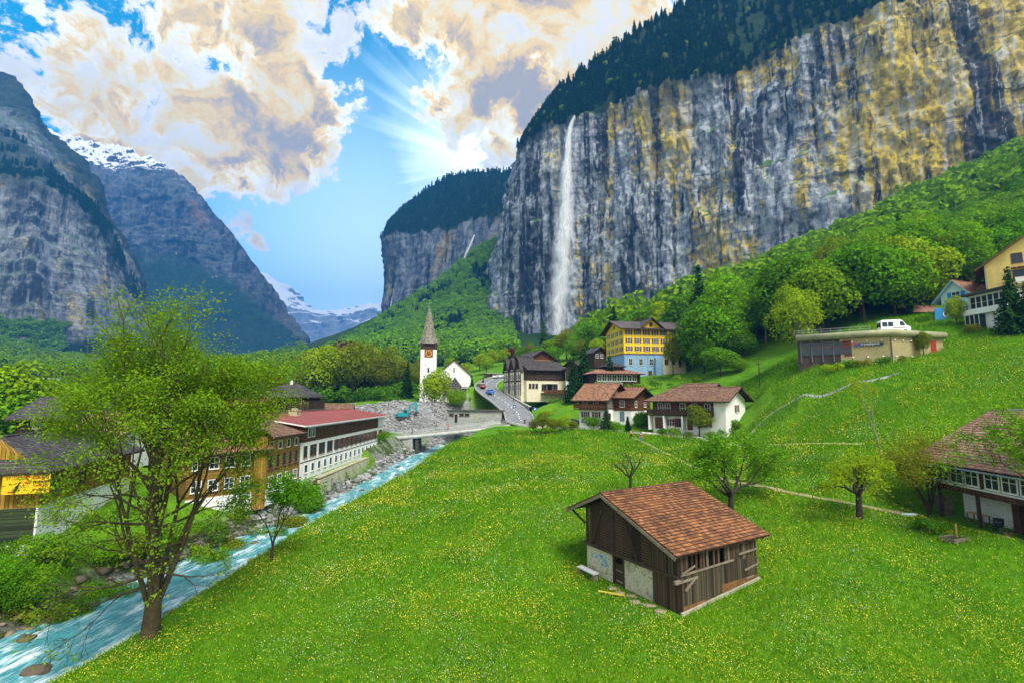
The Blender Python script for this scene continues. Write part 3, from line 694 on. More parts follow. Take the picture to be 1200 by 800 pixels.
# ------------------------------------------------------------------ trees and shrubs
def leaf_cloud(rng, pts, nrm, size, tilt=.6, aspect=.62):
    """one rhombic leaf spray per point, facing about along nrm"""
    n = len(pts); nr = nrm+rng.normal(size=(n, 3))*tilt; nr /= np.linalg.norm(nr, axis=1)[:, None]+1e-9
    a = np.cross(nr, rng.normal(size=(n, 3))); a /= np.linalg.norm(a, axis=1)[:, None]+1e-9; b = np.cross(nr, a)
    s = size*rng.uniform(.6, 1.35, n)[:, None]
    fold = nr*s*.22
    V = np.stack([pts-a*s*.5, pts+b*s*aspect*.5+fold, pts+a*s*.5, pts-b*s*aspect*.5+fold], 1).reshape(-1, 3)
    return V, np.arange(4*n).reshape(n, 4)
def blob_crown(seed, blobs, per, size, squash=.8, up=.35, shell=.78):
    """blobs: (x,y,z,r); leaf sprays spread over each blob's outer shell, thinner below"""
    rng = np.random.RandomState(seed); PV, NV2, T = [], [], []
    for (x, y, z, r) in blobs:
        n = max(8, int(per*r*r)); d = rng.normal(size=(n, 3)); d /= np.linalg.norm(d, axis=1)[:, None]
        d = d[rng.rand(n) < np.clip(.62+.55*d[:, 2], .18, 1)]; n = len(d)
        rr = r*(shell+(1.12-shell)*rng.rand(n)**.7)
        lump = 1+.22*pnoise(d[:, 0]*2.2+x, d[:, 1]*2.2+y, d[:, 2]*2.2+z)
        p = np.array([x, y, z])+d*(rr*lump)[:, None]*np.array([1, 1, squash]); PV.append(p)
        nn = d+np.array([0, 0, up]); NV2.append(nn); T.append(np.clip(rng.rand()*.55+rng.rand(n)*.45, 0, 1))
    p = np.concatenate(PV); V, F = leaf_cloud(rng, p, np.concatenate(NV2), size)
    return V, F, np.concatenate(T)
def crown_blobs(seed, h, w, base, n, shape='oak'):
    """places sub-crowns over an uneven egg"""
    rng = np.random.RandomState(seed); out = []
    c = (h+base)/2; hh = (h-base)/2
    lop = rng.uniform(-.25, .25, 2)
    for i in range(n):
        g = (i+.5)/n; zz = 1-2*g; az = i*2.39996+rng.uniform(-.5, .5); rad = math.sqrt(max(0, 1-zz*zz))
        if shape == 'poplar': k = .80
        else: k = .72
        j = rng.uniform(.62, 1.16)*k
        r = w/2*rng.uniform(.20, .50)
        egg = 1-.28*max(0, zz)
        out.append((rad*math.cos(az)*w/2*j*egg+lop[0]*w*.2*zz, rad*math.sin(az)*w/2*j*egg+lop[1]*w*.2*zz, c+zz*hh*j, r))
    for i in range(max(2, n//6)):
        out.append((rng.uniform(-.2, .2)*w, rng.uniform(-.2, .2)*w, c+rng.uniform(-.4, .3)*hh, w*.26))
    return out
def limbs(rng, start, d, length, rad, depth, spread=.6, nch=(2, 4), up=.15, ratio=.68, out=None, tips=None, wig=.18, lrat=.72, minr=.012, seg=4):
    """recursive branches: tubes in out [(pts, radii)], leaf places in tips [(point, direction)]"""
    pts, rs = [np.array(start, float)], [rad]; d = np.array(d, float); d /= np.linalg.norm(d)
    for i in range(seg):
        d = d+rng.normal(size=3)*wig*.5+np.array([0, 0, up*.25]); d /= np.linalg.norm(d)
        pts.append(pts[-1]+d*length/seg); rs.append(max(rad*(1-(1-ratio)*(i+1)/seg), minr))
    out.append((pts, rs, depth))
    if depth == 0:
        for p in pts[1:]: tips.append((p, d))
        return
    if depth <= 2: tips.append((pts[-1], d)); tips.append((pts[-2], d))
    k = rng.randint(nch[0], nch[1]+1); base = rng.uniform(0, 6.28)
    for i in range(k):
        az = base+i*6.283/k+rng.uniform(-.4, .4); pr = np.cross(d, [.3, .5, .8]); pr /= np.linalg.norm(pr); q = np.cross(d, pr)
        nd = d*math.cos(spread)+(pr*math.cos(az)+q*math.sin(az))*math.sin(spread)*rng.uniform(.7, 1.2)
        at = pts[-1] if i < 2 else pts[rng.randint(max(1, seg-2), seg+1)]
        limbs(rng, at, nd, length*lrat*rng.uniform(.8, 1.2), max(rs[-1]*.78, minr), depth-1, spread, nch, up, ratio, out, tips, wig, lrat, minr, max(2, seg-1))
def limb_mesh(out, nside=6, thin=4):
    mb = MB()
    for pts, rs, dep in out: mb.tube(pts, rs, nside if dep > 1 else thin, cap=False)
    return mb
bark = plain('grey brown bark', (.05, .04, .028), .95, .4, 4, bump=.03)
bark_moss = plain('mossy bark', (.065, .052, .024), .95, .45, 3, bump=.03)
bark_pale = plain('pale bark', (.22, .20, .16), .95, .4, 4, bump=.02)
bark_dark = plain('dark bark', (.035, .028, .022), .95, .4, 4, bump=.03)
LF_MAPLE = leaf_mat('maple spring leaves', (.125, .285, .012), .5, .36, (.18, .30, .012))
LF_A = leaf_mat('broadleaf green', (.095, .28, .010), .5, .28, (.18, .32, .010))
LF_B = leaf_mat('deep broadleaf green', (.055, .18, .008), .5, .25, (.10, .24, .008))
LF_Y = leaf_mat('yellow green leaves', (.23, .39, .012), .40, .32, (.30, .40, .012))
LF_O = leaf_mat('olive spring leaves', (.15, .225, .012), .5, .3, (.21, .23, .014))
LF_C = leaf_mat('conifer needles', (.016, .060, .014), .5, .10, (.028, .085, .014))
LF_C2 = leaf_mat('lighter conifer needles', (.03, .10, .02), .40, .12, (.05, .13, .02))
LF_S = leaf_mat('fresh spring leaves', (.16, .38, .012), .45, .32, (.10, .25, .010))
LF_R = leaf_mat('copper leaves', (.10, .018, .02), .4, .2, (.12, .03, .02))

def make_tree(name, label, cat, h, w, base, nb, per, size, leaf, brk, seed, tr=None, group=None, shape='oak', squash=.85):
    """crown of leaf sprays round a tapered trunk with limbs; origin at the foot"""
    t = thing(name, label, cat, group=group)
    rng = np.random.RandomState(seed); tr = tr or h*.018
    bl = crown_blobs(seed, h, w, base, nb, shape)
    mb = MB(); top = h*.8
    mb.tube([(0, 0, -.5), (0, 0, .3), (rng.uniform(-.1, .1)*w*.1, 0, base), (rng.uniform(-.05, .05)*w, rng.uniform(-.05, .05)*w, top)], [tr*1.5, tr*1.15, tr*.85, tr*.2], 7)
    for b in bl[::2]:
        z0 = base*.8+(b[2]-base)*.45
        mb.tube([(0, 0, z0), (b[0]*.5, b[1]*.5, (z0+b[2])/2+.1), (b[0]*.95, b[1]*.95, b[2])], [tr*.42, tr*.28, tr*.1], 5)
    mb.build('trunk', brk, t, smooth=True)
    V, F, T = blob_crown(seed, bl, per, size, squash)
    np_mesh('crown', V, F, leaf, t, attrs={'tone': ('FACE', T)})
    return t
def conifer_arrays(seed, h, w, size, layers=22, base=.06, droop=.35, gap=.06, dens=2.6):
    rng = np.random.RandomState(seed); P_, N_, T_ = [], [], []
    for i in range(layers):
        f = (i+rng.uniform(0, .6))/layers; z = h*(base+(1-base)*f); r = w/2*(1-f)**.85*rng.uniform(.8, 1.12)+.12*w*.1
        k = max(5, int(13*(1-f)+5))
        for j in range(k):
            if rng.rand() < gap: continue
            az = 6.283*(j/k)+rng.uniform(-.3, .3); L = r*rng.uniform(.75, 1.15); m = max(3, int(L/size*dens)); s = (np.arange(m)+.6)/m
            p = np.stack([np.cos(az)*L*s, np.sin(az)*L*s, z-droop*L*s**1.4+.05*L], 1)+rng.normal(size=(m, 3))*size*.22
            P_.append(p); N_.append(np.tile([math.cos(az)*.5, math.sin(az)*.5, .8], (m, 1))); T_.append(np.clip(rng.rand()*.6+.4*s*rng.rand(m), 0, 1))
    p = np.concatenate(P_); V, F = leaf_cloud(rng, p, np.concatenate(N_), size, .45, .55)
    return V, F, np.concatenate(T_)
def make_conifer(name, label, cat, h, w, seed, size=.6, leaf=None, group=None, layers=22, base=.06, droop=.35):
    t = thing(name, label, cat, group=group)
    MB().tube([(0, 0, -.5), (0, 0, h*.5), (0, 0, h*.98)], [h*.014, h*.009, h*.002], 6).build('trunk', bark_dark, t, smooth=True)
    V, F, T = conifer_arrays(seed, h, w, size*1.15, int(layers*1.5), base, droop, .04, 4.2)
    np_mesh('crown', V, F, leaf or LF_C, t, attrs={'tone': ('FACE', T)})
    return t
def make_bush(name, label, cat, blobs, per, size, leaf, seed, group=None, stems=True):
    t = thing(name, label, cat, group=group)
    V, F, T = blob_crown(seed, blobs, per, size, .8, shell=.62)
    np_mesh('foliage', V, F, leaf, t, attrs={'tone': ('FACE', T)})
    if stems:
        mb = MB()
        for b in blobs[:8]: mb.tube([(b[0]*.4, b[1]*.4, -.2), (b[0], b[1], b[2]+b[3]*.5)], [.04, .012], 4)
        mb.build('stems', bark, t)
    return t
rnd = random.Random(11)

# ---- the big maple on the river bank -------------------------------------------------
def maple():
    rng = np.random.RandomState(3); foot = G(176, 744)
    d = foot.y; H = 398/570*d; print('maple at', foot, 'height', H)
    t = thing('maple_tree', 'large many-stemmed maple in fresh leaf on the river bank beside the meadow', 'tree', foot); t.scale = (.83, .9, 1)
    out, tips = [], []
    out.append(([np.array((0, 0, -.6)), np.array((0, 0, .4)), np.array((.05, 0, 1.6)), np.array((.0, 0, 2.6))], [.80, .60, .52, .46], 3))
    stems = [(-.10, .05, 1), (.16, -.05, 1), (-.34, .15, 1), (.42, .15, 1), (.05, .38, 1), (.05, -.36, 1), (-.20, -.34, 1), (.28, .32, 1)]
    for i, s in enumerate(stems):
        s = np.array(s, float)
        a = np.array((s[0]*.9, s[1]*.9, 2.0+.15*(i % 3)))
        limbs(rng, a, s+np.array([0, 0, .1]), H*.262*rng.uniform(.9, 1.08), .27 if i < 2 else .17, 5, .36, (2, 3), .30, .70, out, tips, .15, .70, .010, 4)
    # low boughs that sweep out and down towards the river
    for (dx, dy, dz, z, L) in [(-1, -.15, .12, 4.2, 4.6), (-1, .25, .25, 5.2, 4.8), (-.8, -.7, -.05, 3.6, 4.4), (.9, .2, .28, 5.0, 4.2), (.75, -.55, .15, 4.4, 3.6), (-.95, -.3, -.22, 3.0, 4.6), (-1, .1, .45, 7, 4.6), (1, .1, .45, 7, 4.2), (.9, .5, .1, 4.0, 3.4), (-.6, .8, .2, 5, 4.2), (1, -.2, .05, 3.7, 3.4),
                               (-.9, .4, .05, 6.2, 4.8), (.8, .3, .15, 6.4, 4.2), (-.7, -.6, .2, 6.6, 4.4), (.5, -.8, .2, 5.6, 3.6), (-1, .2, .75, 8, 5.4), (-.8, -.5, .6, 9, 5.2), (.9, .3, .7, 8.4, 4.6), (.8, -.5, .65, 9.2, 4.4), (-.9, .5, .5, 10, 5), (.9, .4, .5, 10.4, 4.2), (-1, -.1, .35, 9, 5.6), (.6, -.8, .6, 8, 4.4), (-.4, -.9, .6, 8, 4.4), (-.95, -.3, .55, 11.5, 5), (.9, -.1, .5, 11.6, 4.2)]:
        limbs(rng, (dx*.3, dy*.3, z), (dx, dy, dz), L*.62, .10, 4, .42, (2, 3), .05, .6, out, tips, .20, .66, .012, 5)
    mb = limb_mesh(out, 8, 4); mb.build('trunk', bark_moss, t, smooth=True)
    tp = np.array([p for p, _ in tips]); td = np.array([d_ for _, d_ in tips]); print('maple tips', len(tp), tp.min(0), tp.max(0))
    # leaf tufts at the twigs: denser high in the crown
    zf = np.clip((tp[:, 2]-5)/(H-9), 0, 1); keep = rng.rand(len(tp)) < .16+.72*zf
    tp, td, zf = tp[keep], td[keep], zf[keep]
    hi_ = zf > .5; tp, td, zf = np.concatenate([tp, tp[hi_]]), np.concatenate([td, td[hi_]]), np.concatenate([zf, zf[hi_]])
    k = 13; base = np.repeat(tp, k, 0)+rng.normal(size=(len(tp)*k, 3))*np.repeat(.20+.15*zf, k)[:, None]*np.array([1.6, 1.6, 1.0])
    nn = np.repeat(td*.3+np.array([0, 0, .9]), k, 0)
    V, F = leaf_cloud(rng, base, nn, .18, .55, .66)
    np_mesh('crown', V, F, LF_MAPLE, t, attrs={'tone': ('FACE', np.clip(np.repeat(rng.rand(len(tp)), k)*.6+rng.rand(len(base))*.4, 0, 1))})
    return t
maple()

# ---- small trees by the meadow built branch by branch ---------------------------------
def branch_tree(name, label, cat, foot, H, seed, stems, trunk_h, rad, depth, spread, leaf, leafn, lsize, brk, up=.2, group=None, llen=.4, lrat=.7, keep=1., jit=.16, wig=.2):
    rng = np.random.RandomState(seed); t = thing(name, label, cat, foot, group=group); out, tips = [], []
    if trunk_h: out.append(([np.array((0, 0, -.4)), np.array((0, 0, trunk_h*.5)), np.array((.06, .03, trunk_h))], [rad*1.35, rad, rad*.9], 3))
    for s in stems: limbs(rng, (0, 0, trunk_h*rng.uniform(.85, 1.0)), s, H*llen*rng.uniform(.85, 1.1), rad*.62 if len(stems) > 1 else rad*.85, depth, spread, (2, 3), up, .68, out, tips, wig, lrat, .010, 4)
    limb_mesh(out, 7, 4).build('trunk', brk, t, smooth=True)
    tp = np.array([p for p, _ in tips]); td = np.array([q for _, q in tips]); m = rng.rand(len(tp)) < keep; tp, td = tp[m], td[m]
    base = np.repeat(tp, leafn, 0)+rng.normal(size=(len(tp)*leafn, 3))*jit
    V, F = leaf_cloud(rng, base, np.repeat(td*.3+np.array([0, 0, .8]), leafn, 0), lsize, .7)
    np_mesh('crown', V, F, leaf, t, attrs={'tone': ('FACE', np.clip(np.repeat(rng.rand(len(tp)), leafn)*.6+rng.rand(len(base))*.4, 0, 1))})
    print(name, 'h', max(tp[:, 2]), 'w', np.ptp(tp[:, 0]), 'want', H)
    return t
def px_h(foot, py_top): return (foot.y)*( (0) )+(P(600, py_top, foot.y).z-foot.z)
f = G(318, 656); branch_tree('ash_sapling', 'slim bright green sapling at the river edge beside the big maple', 'tree', f, px_h(f, 560), 5, [(.05, .05, 1), (-.15, .1, 1), (.2, -.1, 1)], 1.2, .11, 4, .5, LF_A, 13, .20, bark, .15, llen=.33, lrat=.66, jit=.22)
f = G(739, 578); branch_tree('bare_fruit_tree', 'small nearly bare crooked fruit tree behind the barn ridge', 'tree', f, px_h(f, 528), 21, [(-.9, .2, .6), (.8, .1, .8), (.1, -.4, 1), (-.3, .5, 1)], 1.9, .16, 3, .62, LF_O, 2, .16, bark_dark, .12, llen=.30, lrat=.66, keep=.55, jit=.12, wig=.35)
f = G(857, 601); branch_tree('apple_tree', 'broad old apple tree in leaf right behind the barn roof', 'tree', f, px_h(f, 512), 33, [(-.9, .2, .5), (.9, .1, .55), (.1, -.5, 1), (-.2, .6, 1), (1, .4, .35), (-.6, -.4, .9)], 1.8, .24, 4, .55, LF_A, 17, .20, bark_dark, .12, llen=.34, lrat=.70, jit=.36, wig=.35)
f = G(1008, 607); branch_tree('apple_tree', 'stout dark-trunked apple tree beside the footpath below the field track', 'tree', f, px_h(f, 536), 44, [(-.9, .1, .6), (.9, .2, .35), (.0, -.4, 1), (-.3, .5, 1), (.5, .5, .8)], 2.0, .24, 4, .55, LF_Y, 12, .165, bark_dark, .15, llen=.28, lrat=.68, jit=.3, wig=.35)
f = G(1035, 560, 44, 60); branch_tree('birch_tree', 'tall thin sparse birch on the slope behind the dark-trunked apple tree', 'tree', f, px_h(f, 445), 55, [(.02, .02, 1)], 2.5, .10, 5, .32, LF_Y, 9, .16, bark_pale, .3, llen=.25, lrat=.74, keep=.9, jit=.22)
f = G(1090, 606); branch_tree('willow_bush_tree', 'many-stemmed bushy tree in front of the tiled farmhouse gable', 'tree', f, px_h(f, 520), 66, [(-.35, .1, 1), (.35, .1, 1), (.05, -.3, 1), (-.1, .35, 1), (.15, .1, 1), (-.6, 0, .9), (.6, 0, .9)], .5, .16, 4, .45, LF_O, 13, .17, bark, .2, llen=.33, lrat=.70, jit=.36)
f = G(1256, 610, 20, 36.2); branch_tree('lime_tree', 'dense fresh green tree at the right edge covering the farmhouse corner', 'tree', f, px_h(f, 478), 77, [(-.5, .1, 1), (.4, .2, 1), (0, -.3, 1), (-.2, .4, 1), (-.8, -.1, .7)], 1.6, .16, 4, .5, LF_A, 20, .19, bark, .15, llen=.32, lrat=.72, jit=.25)
# ------------------------------------------------------------------ woods and single trees of the village
def first(proto, used=[]):
    return proto
PROTO = {}
def proto(key):
    """one tree of each kind, built once at the origin; its first use moves it, later uses copy it"""
    if key in PROTO: return PROTO[key]
    kinds = {
     'broad1': lambda: make_tree('broadleaf_tree', 'x', 'tree', 16, 13, 2.6, 30, 62, .62, LF_A, bark, 101),
     'broad2': lambda: make_tree('broadleaf_tree', 'x', 'tree', 15, 14, 2.2, 34, 58, .62, LF_A, bark, 102),
     'broad3': lambda: make_tree('broadleaf_tree', 'x', 'tree', 17, 12, 3.0, 28, 66, .60, LF_B, bark, 103),
     'broad4': lambda: make_tree('broadleaf_tree', 'x', 'tree', 16, 15, 2.4, 36, 56, .64, LF_B, bark, 104),
     'broad5': lambda: make_tree('broadleaf_tree', 'x', 'tree', 15, 12, 2.4, 26, 64, .60, LF_Y, bark, 105),
     'olive1': lambda: make_tree('ash_tree', 'x', 'tree', 18, 11, 4.0, 26, 52, .58, LF_O, bark, 106),
     'olive2': lambda: make_tree('ash_tree', 'x', 'tree', 17, 12, 3.6, 30, 48, .58, LF_O, bark, 107),
     'spring1': lambda: make_tree('beech_tree', 'x', 'tree', 19, 12, 2.6, 34, 58, .60, LF_S, bark, 121),
     'spring2': lambda: make_tree('beech_tree', 'x', 'tree', 20, 10.5, 3, 30, 62, .56, LF_S, bark_pale, 122),
     'light': lambda: make_tree('poplar_tree', 'x', 'tree', 15, 9, 3.2, 34, 80, .42, LF_Y, bark_pale, 108, shape='poplar'),
     'copper': lambda: make_tree('copper_tree', 'x', 'tree', 11, 9, 2.0, 20, 60, .55, LF_R, bark, 109),
     'spruce1': lambda: make_conifer('spruce_tree', 'x', 'tree', 18, 7.5, 201, .62),
     'spruce2': lambda: make_conifer('spruce_tree', 'x', 'tree', 17, 8.5, 202, .66, layers=20),
     'spruce3': lambda: make_conifer('spruce_tree', 'x', 'tree', 16, 6.5, 203, .6, LF_C2),
     'cypress': lambda: make_conifer('columnar_conifer', 'x', 'tree', 9, 2.3, 204, .34, layers=34, base=.02, droop=-.1),
    }
    PROTO[key] = kinds[key](); PROTO[key]['_new'] = 1
    return PROTO[key]
def put(key, loc, h, label, group=None, rz=None, wide=1., name=None):
    p = proto(key); hh = {'broad1': 16, 'broad2': 15, 'broad3': 17, 'broad4': 16, 'broad5': 15, 'olive1': 18, 'olive2': 17, 'spring1': 19, 'spring2': 20, 'light': 15, 'copper': 11, 'spruce1': 18, 'spruce2': 17, 'spruce3': 16, 'cypress': 9}[key]
    s = h/hh
    if '_new' in p: o = p; del o['_new']
    else: o = dup(p)
    o.location = loc; o.rotation_euler = (0, 0, rnd.uniform(0, 6.28) if rz is None else rz); o.scale = (s*wide, s*wide, s); o['label'] = label
    if group: o['group'] = group
    elif 'group' in o: del o['group']
    return o
def put_px(key, px, py_foot, py_top, Y, label, group=None, wide=1., ground_it=True):
    a = P(px, py_foot, Y); z = gz(a.x, a.y)
    top = P(px, py_top, Y).z
    return put(key, (a.x, a.y, z-.1), max(9 if Y > 185 else 2, top-z), label, group, None, wide)

# ---- broadleaf forest on the slope under the cliff: every tree one can tell apart
rng = np.random.RandomState(77)
cand = []
for _ in range(9000):
    Y = math.exp(rng.uniform(math.log(110), math.log(520))); px = rng.uniform(690, 1420); X = (px-600)/570*Y
    wl = np.interp(px, [690, 760, 820, 870, 900, 960, 1040, 1100, 1200, 1420], [215, 205, 172, 160, 134, 114, 112, 117, 113, 112])
    if Y < wl: continue
    cy_ = np.interp(px, [700, 760, 820, 900, 1000, 1100, 1200, 1330, 1420], [665, 630, 590, 535, 490, 455, 430, 410, 400])
    if Y > cy_-12: continue
    if px < 880 and Y > 420 and rng.rand() < .5: continue
    cand.append((Y, X, px))
cand.sort(); kept = []
colmin = np.full(900, 1e9)
for Y, X, px in cand:
    sp_ = np.interp(Y, [110, 200, 350, 500], [7.5, 9, 11, 12.5])
    if any((X-k[1])**2+(Y-k[0])**2 < sp_*sp_ for k in kept[-260:]): continue
    kept.append((Y, X, px))
vis = []
xs = np.array([k[1] for k in kept]); ys = np.array([k[0] for k in kept]); zs = ground(xs, ys)
for (Y, X, px), z in zip(kept, zs):
    h = rng.uniform(13, 20); top = 465-(z+h-EYE)/Y*570; half = 5.5/Y*570
    b0, b1 = int(max(0, px-half-600)), int(min(899, px+half-600))
    if b1 <= b0: continue
    seg = colmin[b0:b1]
    if top > seg.min() and np.mean(seg < top+1.5) > .85: continue
    colmin[b0:b1] = np.minimum(colmin[b0:b1], top+half*.8)
    vis.append((X, Y, z, h, px))
print('slope forest', len(kept), len(vis))
farv = vis[215:]; vis = vis[:215]
for X, Y, z, h, px in vis:
    k = rng.choice(['broad1', 'broad2', 'broad3', 'broad4', 'broad5', 'olive2', 'spring1', 'spring2', 'spruce1'], p=[.17, .17, .12, .12, .07, .06, .13, .12, .04])
    put(k, (X, Y, z-.3), h*(1.2 if k[:2] == 'sp' else 1.12), 'dark spruce standing among the leafy trees under the cliff' if k == 'spruce1' else 'fresh light green beech in the forest on the slope under the cliff' if k[:2] == 'sp' else 'olive green ash in the forest on the slope under the cliff' if k[:2] == 'ol' else 'leafy green tree in the broadleaf forest climbing the slope under the cliff', {'spr': 'beeches on the slope under the cliff', 'oli': 'ashes on the slope under the cliff'}.get(k[:3], 'broadleaf forest on the slope under the cliff') if k != 'spruce1' else 'spruces on the slope under the cliff')
LATER = [v_ for i_, v_ in enumerate(farv) if i_ % 3 != 1]
# ---- grove of tall spring trees in the middle of the valley
rng = np.random.RandomState(5); pts = []
for i in range(1500):
    px = rng.uniform(322, 492); Y = rng.uniform(185, 330); X = (px-600)/570*Y
    if px > 455 and Y < 215: continue
    if all((X-a)**2+(Y-b)**2 > 6.6**2 for a, b, _ in pts): pts.append((X, Y, px))
    if len(pts) > 88: break
for X, Y, px in pts:
    z = gz(X, Y); topy = np.interp(px, [322, 360, 400, 440, 470, 492], [435, 414, 400, 404, 418, 440])+rng.uniform(-4, 14)
    h = min(max((465-topy)/570*Y+EYE-z, 10), 24)
    put(rng.choice(['olive1', 'olive2', 'broad5', 'spring2'], p=[.36, .30, .18, .16]), (X, Y, z-.2), h, 'tall olive green tree in the grove left of the church', 'grove of tall trees left of the church')
gp_ = np.array([((q_-600)/570*y_, y_) for q_, y_ in zip(rng.uniform(325, 500, 420), rng.uniform(172, 330, 420))]); gp_ = gp_[(gp_[:, 0]/gp_[:, 1]*570+600 < 478) | (gp_[:, 1] > 205)]
UND = np.column_stack([gp_, ground(gp_[:, 0], gp_[:, 1])-.4])
put_px('copper', 408, 440, 399, 300, 'dark copper-leaved tree poking out of the grove left of the church')
put_px('copper', 598, 432, 409, 260, 'small copper-leaved tree on the green slope behind the dark timber hotel')
put_px('spruce1', 477, 465, 424, 190, 'narrow dark spruce just left of the church tower')
for i, (px, pt, Y, k) in enumerate([(300, 440, 300, 'broad5'), (318, 436, 330, 'broad1'), (285, 438, 280, 'broad2'), (262, 445, 250, 'broad1'), (335, 434, 360, 'broad5'), (310, 432, 380, 'broad3'), (245, 440, 270, 'broad5')]):
    put_px(k, px, 452, pt, Y, 'round green tree beyond the hip-roofed chalet on the valley floor', 'trees beyond the hip-roofed chalet')

# ---- trees round church, road and hotels
put_px('broad5', 509, 480, 430, 163, 'bright leafy tree in front of the church tower')
put_px('broad2', 535, 483, 455, 158, 'rounded small tree on the lawn below the church porch')
put_px('spruce2', 553, 470, 441, 172, 'dark bushy yew beside the church porch')
put_px('spruce2', 566, 466, 446, 180, 'dark rounded conifer between church and road', wide=1.2)
put_px('broad1', 561, 472, 450, 170, 'small fresh green tree at the bend of the road')
for px, pt, Y in [(545, 425, 215), (562, 412, 240), (578, 408, 250), (590, 418, 255), (528, 418, 250), (570, 425, 225)]:
    put_px('broad5', px, 440, pt, Y, 'yellow green tree in the row behind the church roof', 'trees behind the church roof')
put_px('spruce3', 637, 425, 377, 235, 'tall green spruce behind the dark timber hotel')
put_px('olive1', 664, 425, 386, 225, 'light green tree behind the gable of the dark timber hotel', wide=1.3)
put_px('broad1', 682, 415, 374, 260, 'fresh green tree at the foot of the waterfall', wide=.8)
put_px('spruce1', 674, 415, 392, 250, 'small dark spruce at the foot of the waterfall')
put_px('broad5', 700, 415, 378, 245, 'green tree just left of the yellow hotel', wide=.9)
for i, (px, pt, Y) in enumerate([(690, 384, 228), (655, 392, 236), (705, 388, 222), (645, 396, 230), (622, 402, 235), (612, 406, 240), (672, 390, 215), (699, 396, 205), (648, 406, 212), (680, 398, 208), (632, 410, 222)]):
    put_px(['broad2', 'spring1', 'broad5', 'broad1', 'olive1'][i % 5], px, 420, pt, Y, 'green tree in the belt below the waterfall', 'trees in the belt below the waterfall')
put_px('spruce2', 685, 468, 405, 142, 'large dark spruce between the timber hotel and the brown chalet', wide=1.05)
put_px('spruce2', 672, 466, 420, 140, 'lower dark spruce leaning on the white hotel annex')
put_px('spruce2', 715, 460, 416, 138, 'dark flat-topped pine beside the moss-roofed pavilion', wide=1.3)
put_px('olive1', 789, 442, 390, 140, 'slender thin-leaved tree before the right end of the yellow hotel', wide=.7)
put_px('spruce1', 823, 430, 311, 152, 'tallest dark spruce standing above the big green trees', wide=.95)
put_px('spruce1', 800, 400, 336, 215, 'dark spruce left of the tallest spruce', wide=.8)
for px, pf, pt, Y, k, wd in [(853, 452, 318, 138, 'spring1', 1.0), (836, 452, 352, 134, 'broad2', 1.0), (880, 440, 330, 150, 'spring2', 1.), (895, 440, 352, 142, 'broad1', 1.0), (809, 440, 385, 150, 'broad1', 1.), (870, 452, 372, 130, 'spring1', 1.1), (845, 452, 405, 124, 'broad1', 1.3), (866, 455, 418, 121, 'broad2', 1.3), (826, 452, 396, 132, 'broad4', 1.1), (806, 440, 360, 178, 'broad2', 1.), (790, 430, 352, 190, 'broad5', 1.2), (765, 420, 356, 200, 'broad1', 1.2), (775, 420, 366, 185, 'broad5', 1.1), (750, 415, 366, 205, 'broad2', 1.)]:
    put_px(k, px, pf, pt, Y, 'big green tree in the dense clump right of the yellow hotel', 'clump of big trees right of the yellow hotel', wd)
put_px('light', 937, 428, 334, 101, 'pale yellow green double-trunked tree at the left end of the flat-roofed building', wide=.95)
put_px('broad5', 1091, 372, 320, 118, 'round bright tree above the flat-roofed building', wide=1.)
put_px('cypress', 1067, 373, 338, 112, 'dark columnar conifer beside the red-roofed shed')
put_px('broad5', 1121, 374, 346, 97, 'small yellow tree in front of the blue gabled house', wide=.75)
put_px('spruce2', 1190, 398, 312, 86, 'dark dense conifer at the right edge before the yellow house', wide=.95)
put_px('spruce2', 1208, 398, 330, 84, 'second dark conifer cut by the right edge of the picture', wide=.9)
put_px('olive2', 1083, 420, 386, 87, 'little thin tree against the wall of the flat-roofed building', wide=.8)
put_px('olive1', 820, 512, 474, 94, 'light small tree in the garden of the white-gabled chalet', wide=1.35)
put_px('cypress', 843, 500, 462, 94.5, 'slim dark columnar conifer at the corner of the white-gabled chalet', wide=1.1)
put_px('spruce2', 711, 505, 474, 103, 'dark cone-shaped conifer before the brown chalet', wide=1.3)
put_px('cypress', 736, 507, 487, 101, 'small round-topped conifer at the driveway', wide=2.)
put_px('olive1', 700, 470, 447, 128, 'thin little tree behind the brown chalet roof', wide=1.)
put_px('broad5', 5, 470, 420, 95, 'round green tree at the left edge behind the grassy knoll', wide=1.2)
put_px('broad2', -14, 470, 428, 92, 'second round tree at the left edge behind the grassy knoll', wide=1.2)
for px, pf, pt, Y, k in [(636, 512, 482, 106, 'olive1'), (648, 512, 488, 105, 'olive2'), (660, 510, 486, 106, 'broad5'), (625, 512, 490, 108, 'olive1'), (672, 508, 491, 106, 'olive2')]:
    put_px(k, px, pf, pt, Y, 'thin young tree at the road junction by the bridge', 'young trees at the road junction', 1.25)

# ---- far woods that read as one mass
def scatter(name, label, variants, pos, scl, leaf, seed):
    rng = np.random.RandomState(seed); VS, FS, TS = [], [], []; n0 = 0
    for p, s in zip(pos, scl):
        V, F, T = variants[rng.randint(len(variants))]; a = rng.uniform(0, 6.28); c, q = math.cos(a), math.sin(a)
        W = V@np.array([[c, q, 0], [-q, c, 0], [0, 0, 1]])*s+p; VS.append(W); FS.append(F+n0); n0 += len(V); TS.append(np.clip(T*.4+rng.rand()*.6, 0, 1))
    o = np_mesh(name, np.concatenate(VS), np.concatenate(FS), leaf, attrs={'tone': ('FACE', np.concatenate(TS))})
    return tag(o, label, None, kind='stuff')
lowcon = [conifer_arrays(300+i, 1., .36, .115, 9, .05, .3, .05) for i in range(5)]
lowbro = [blob_crown(320+i, crown_blobs(320+i, 1., .85, .12, 11), 105*11, .135, .85) for i in range(5)]
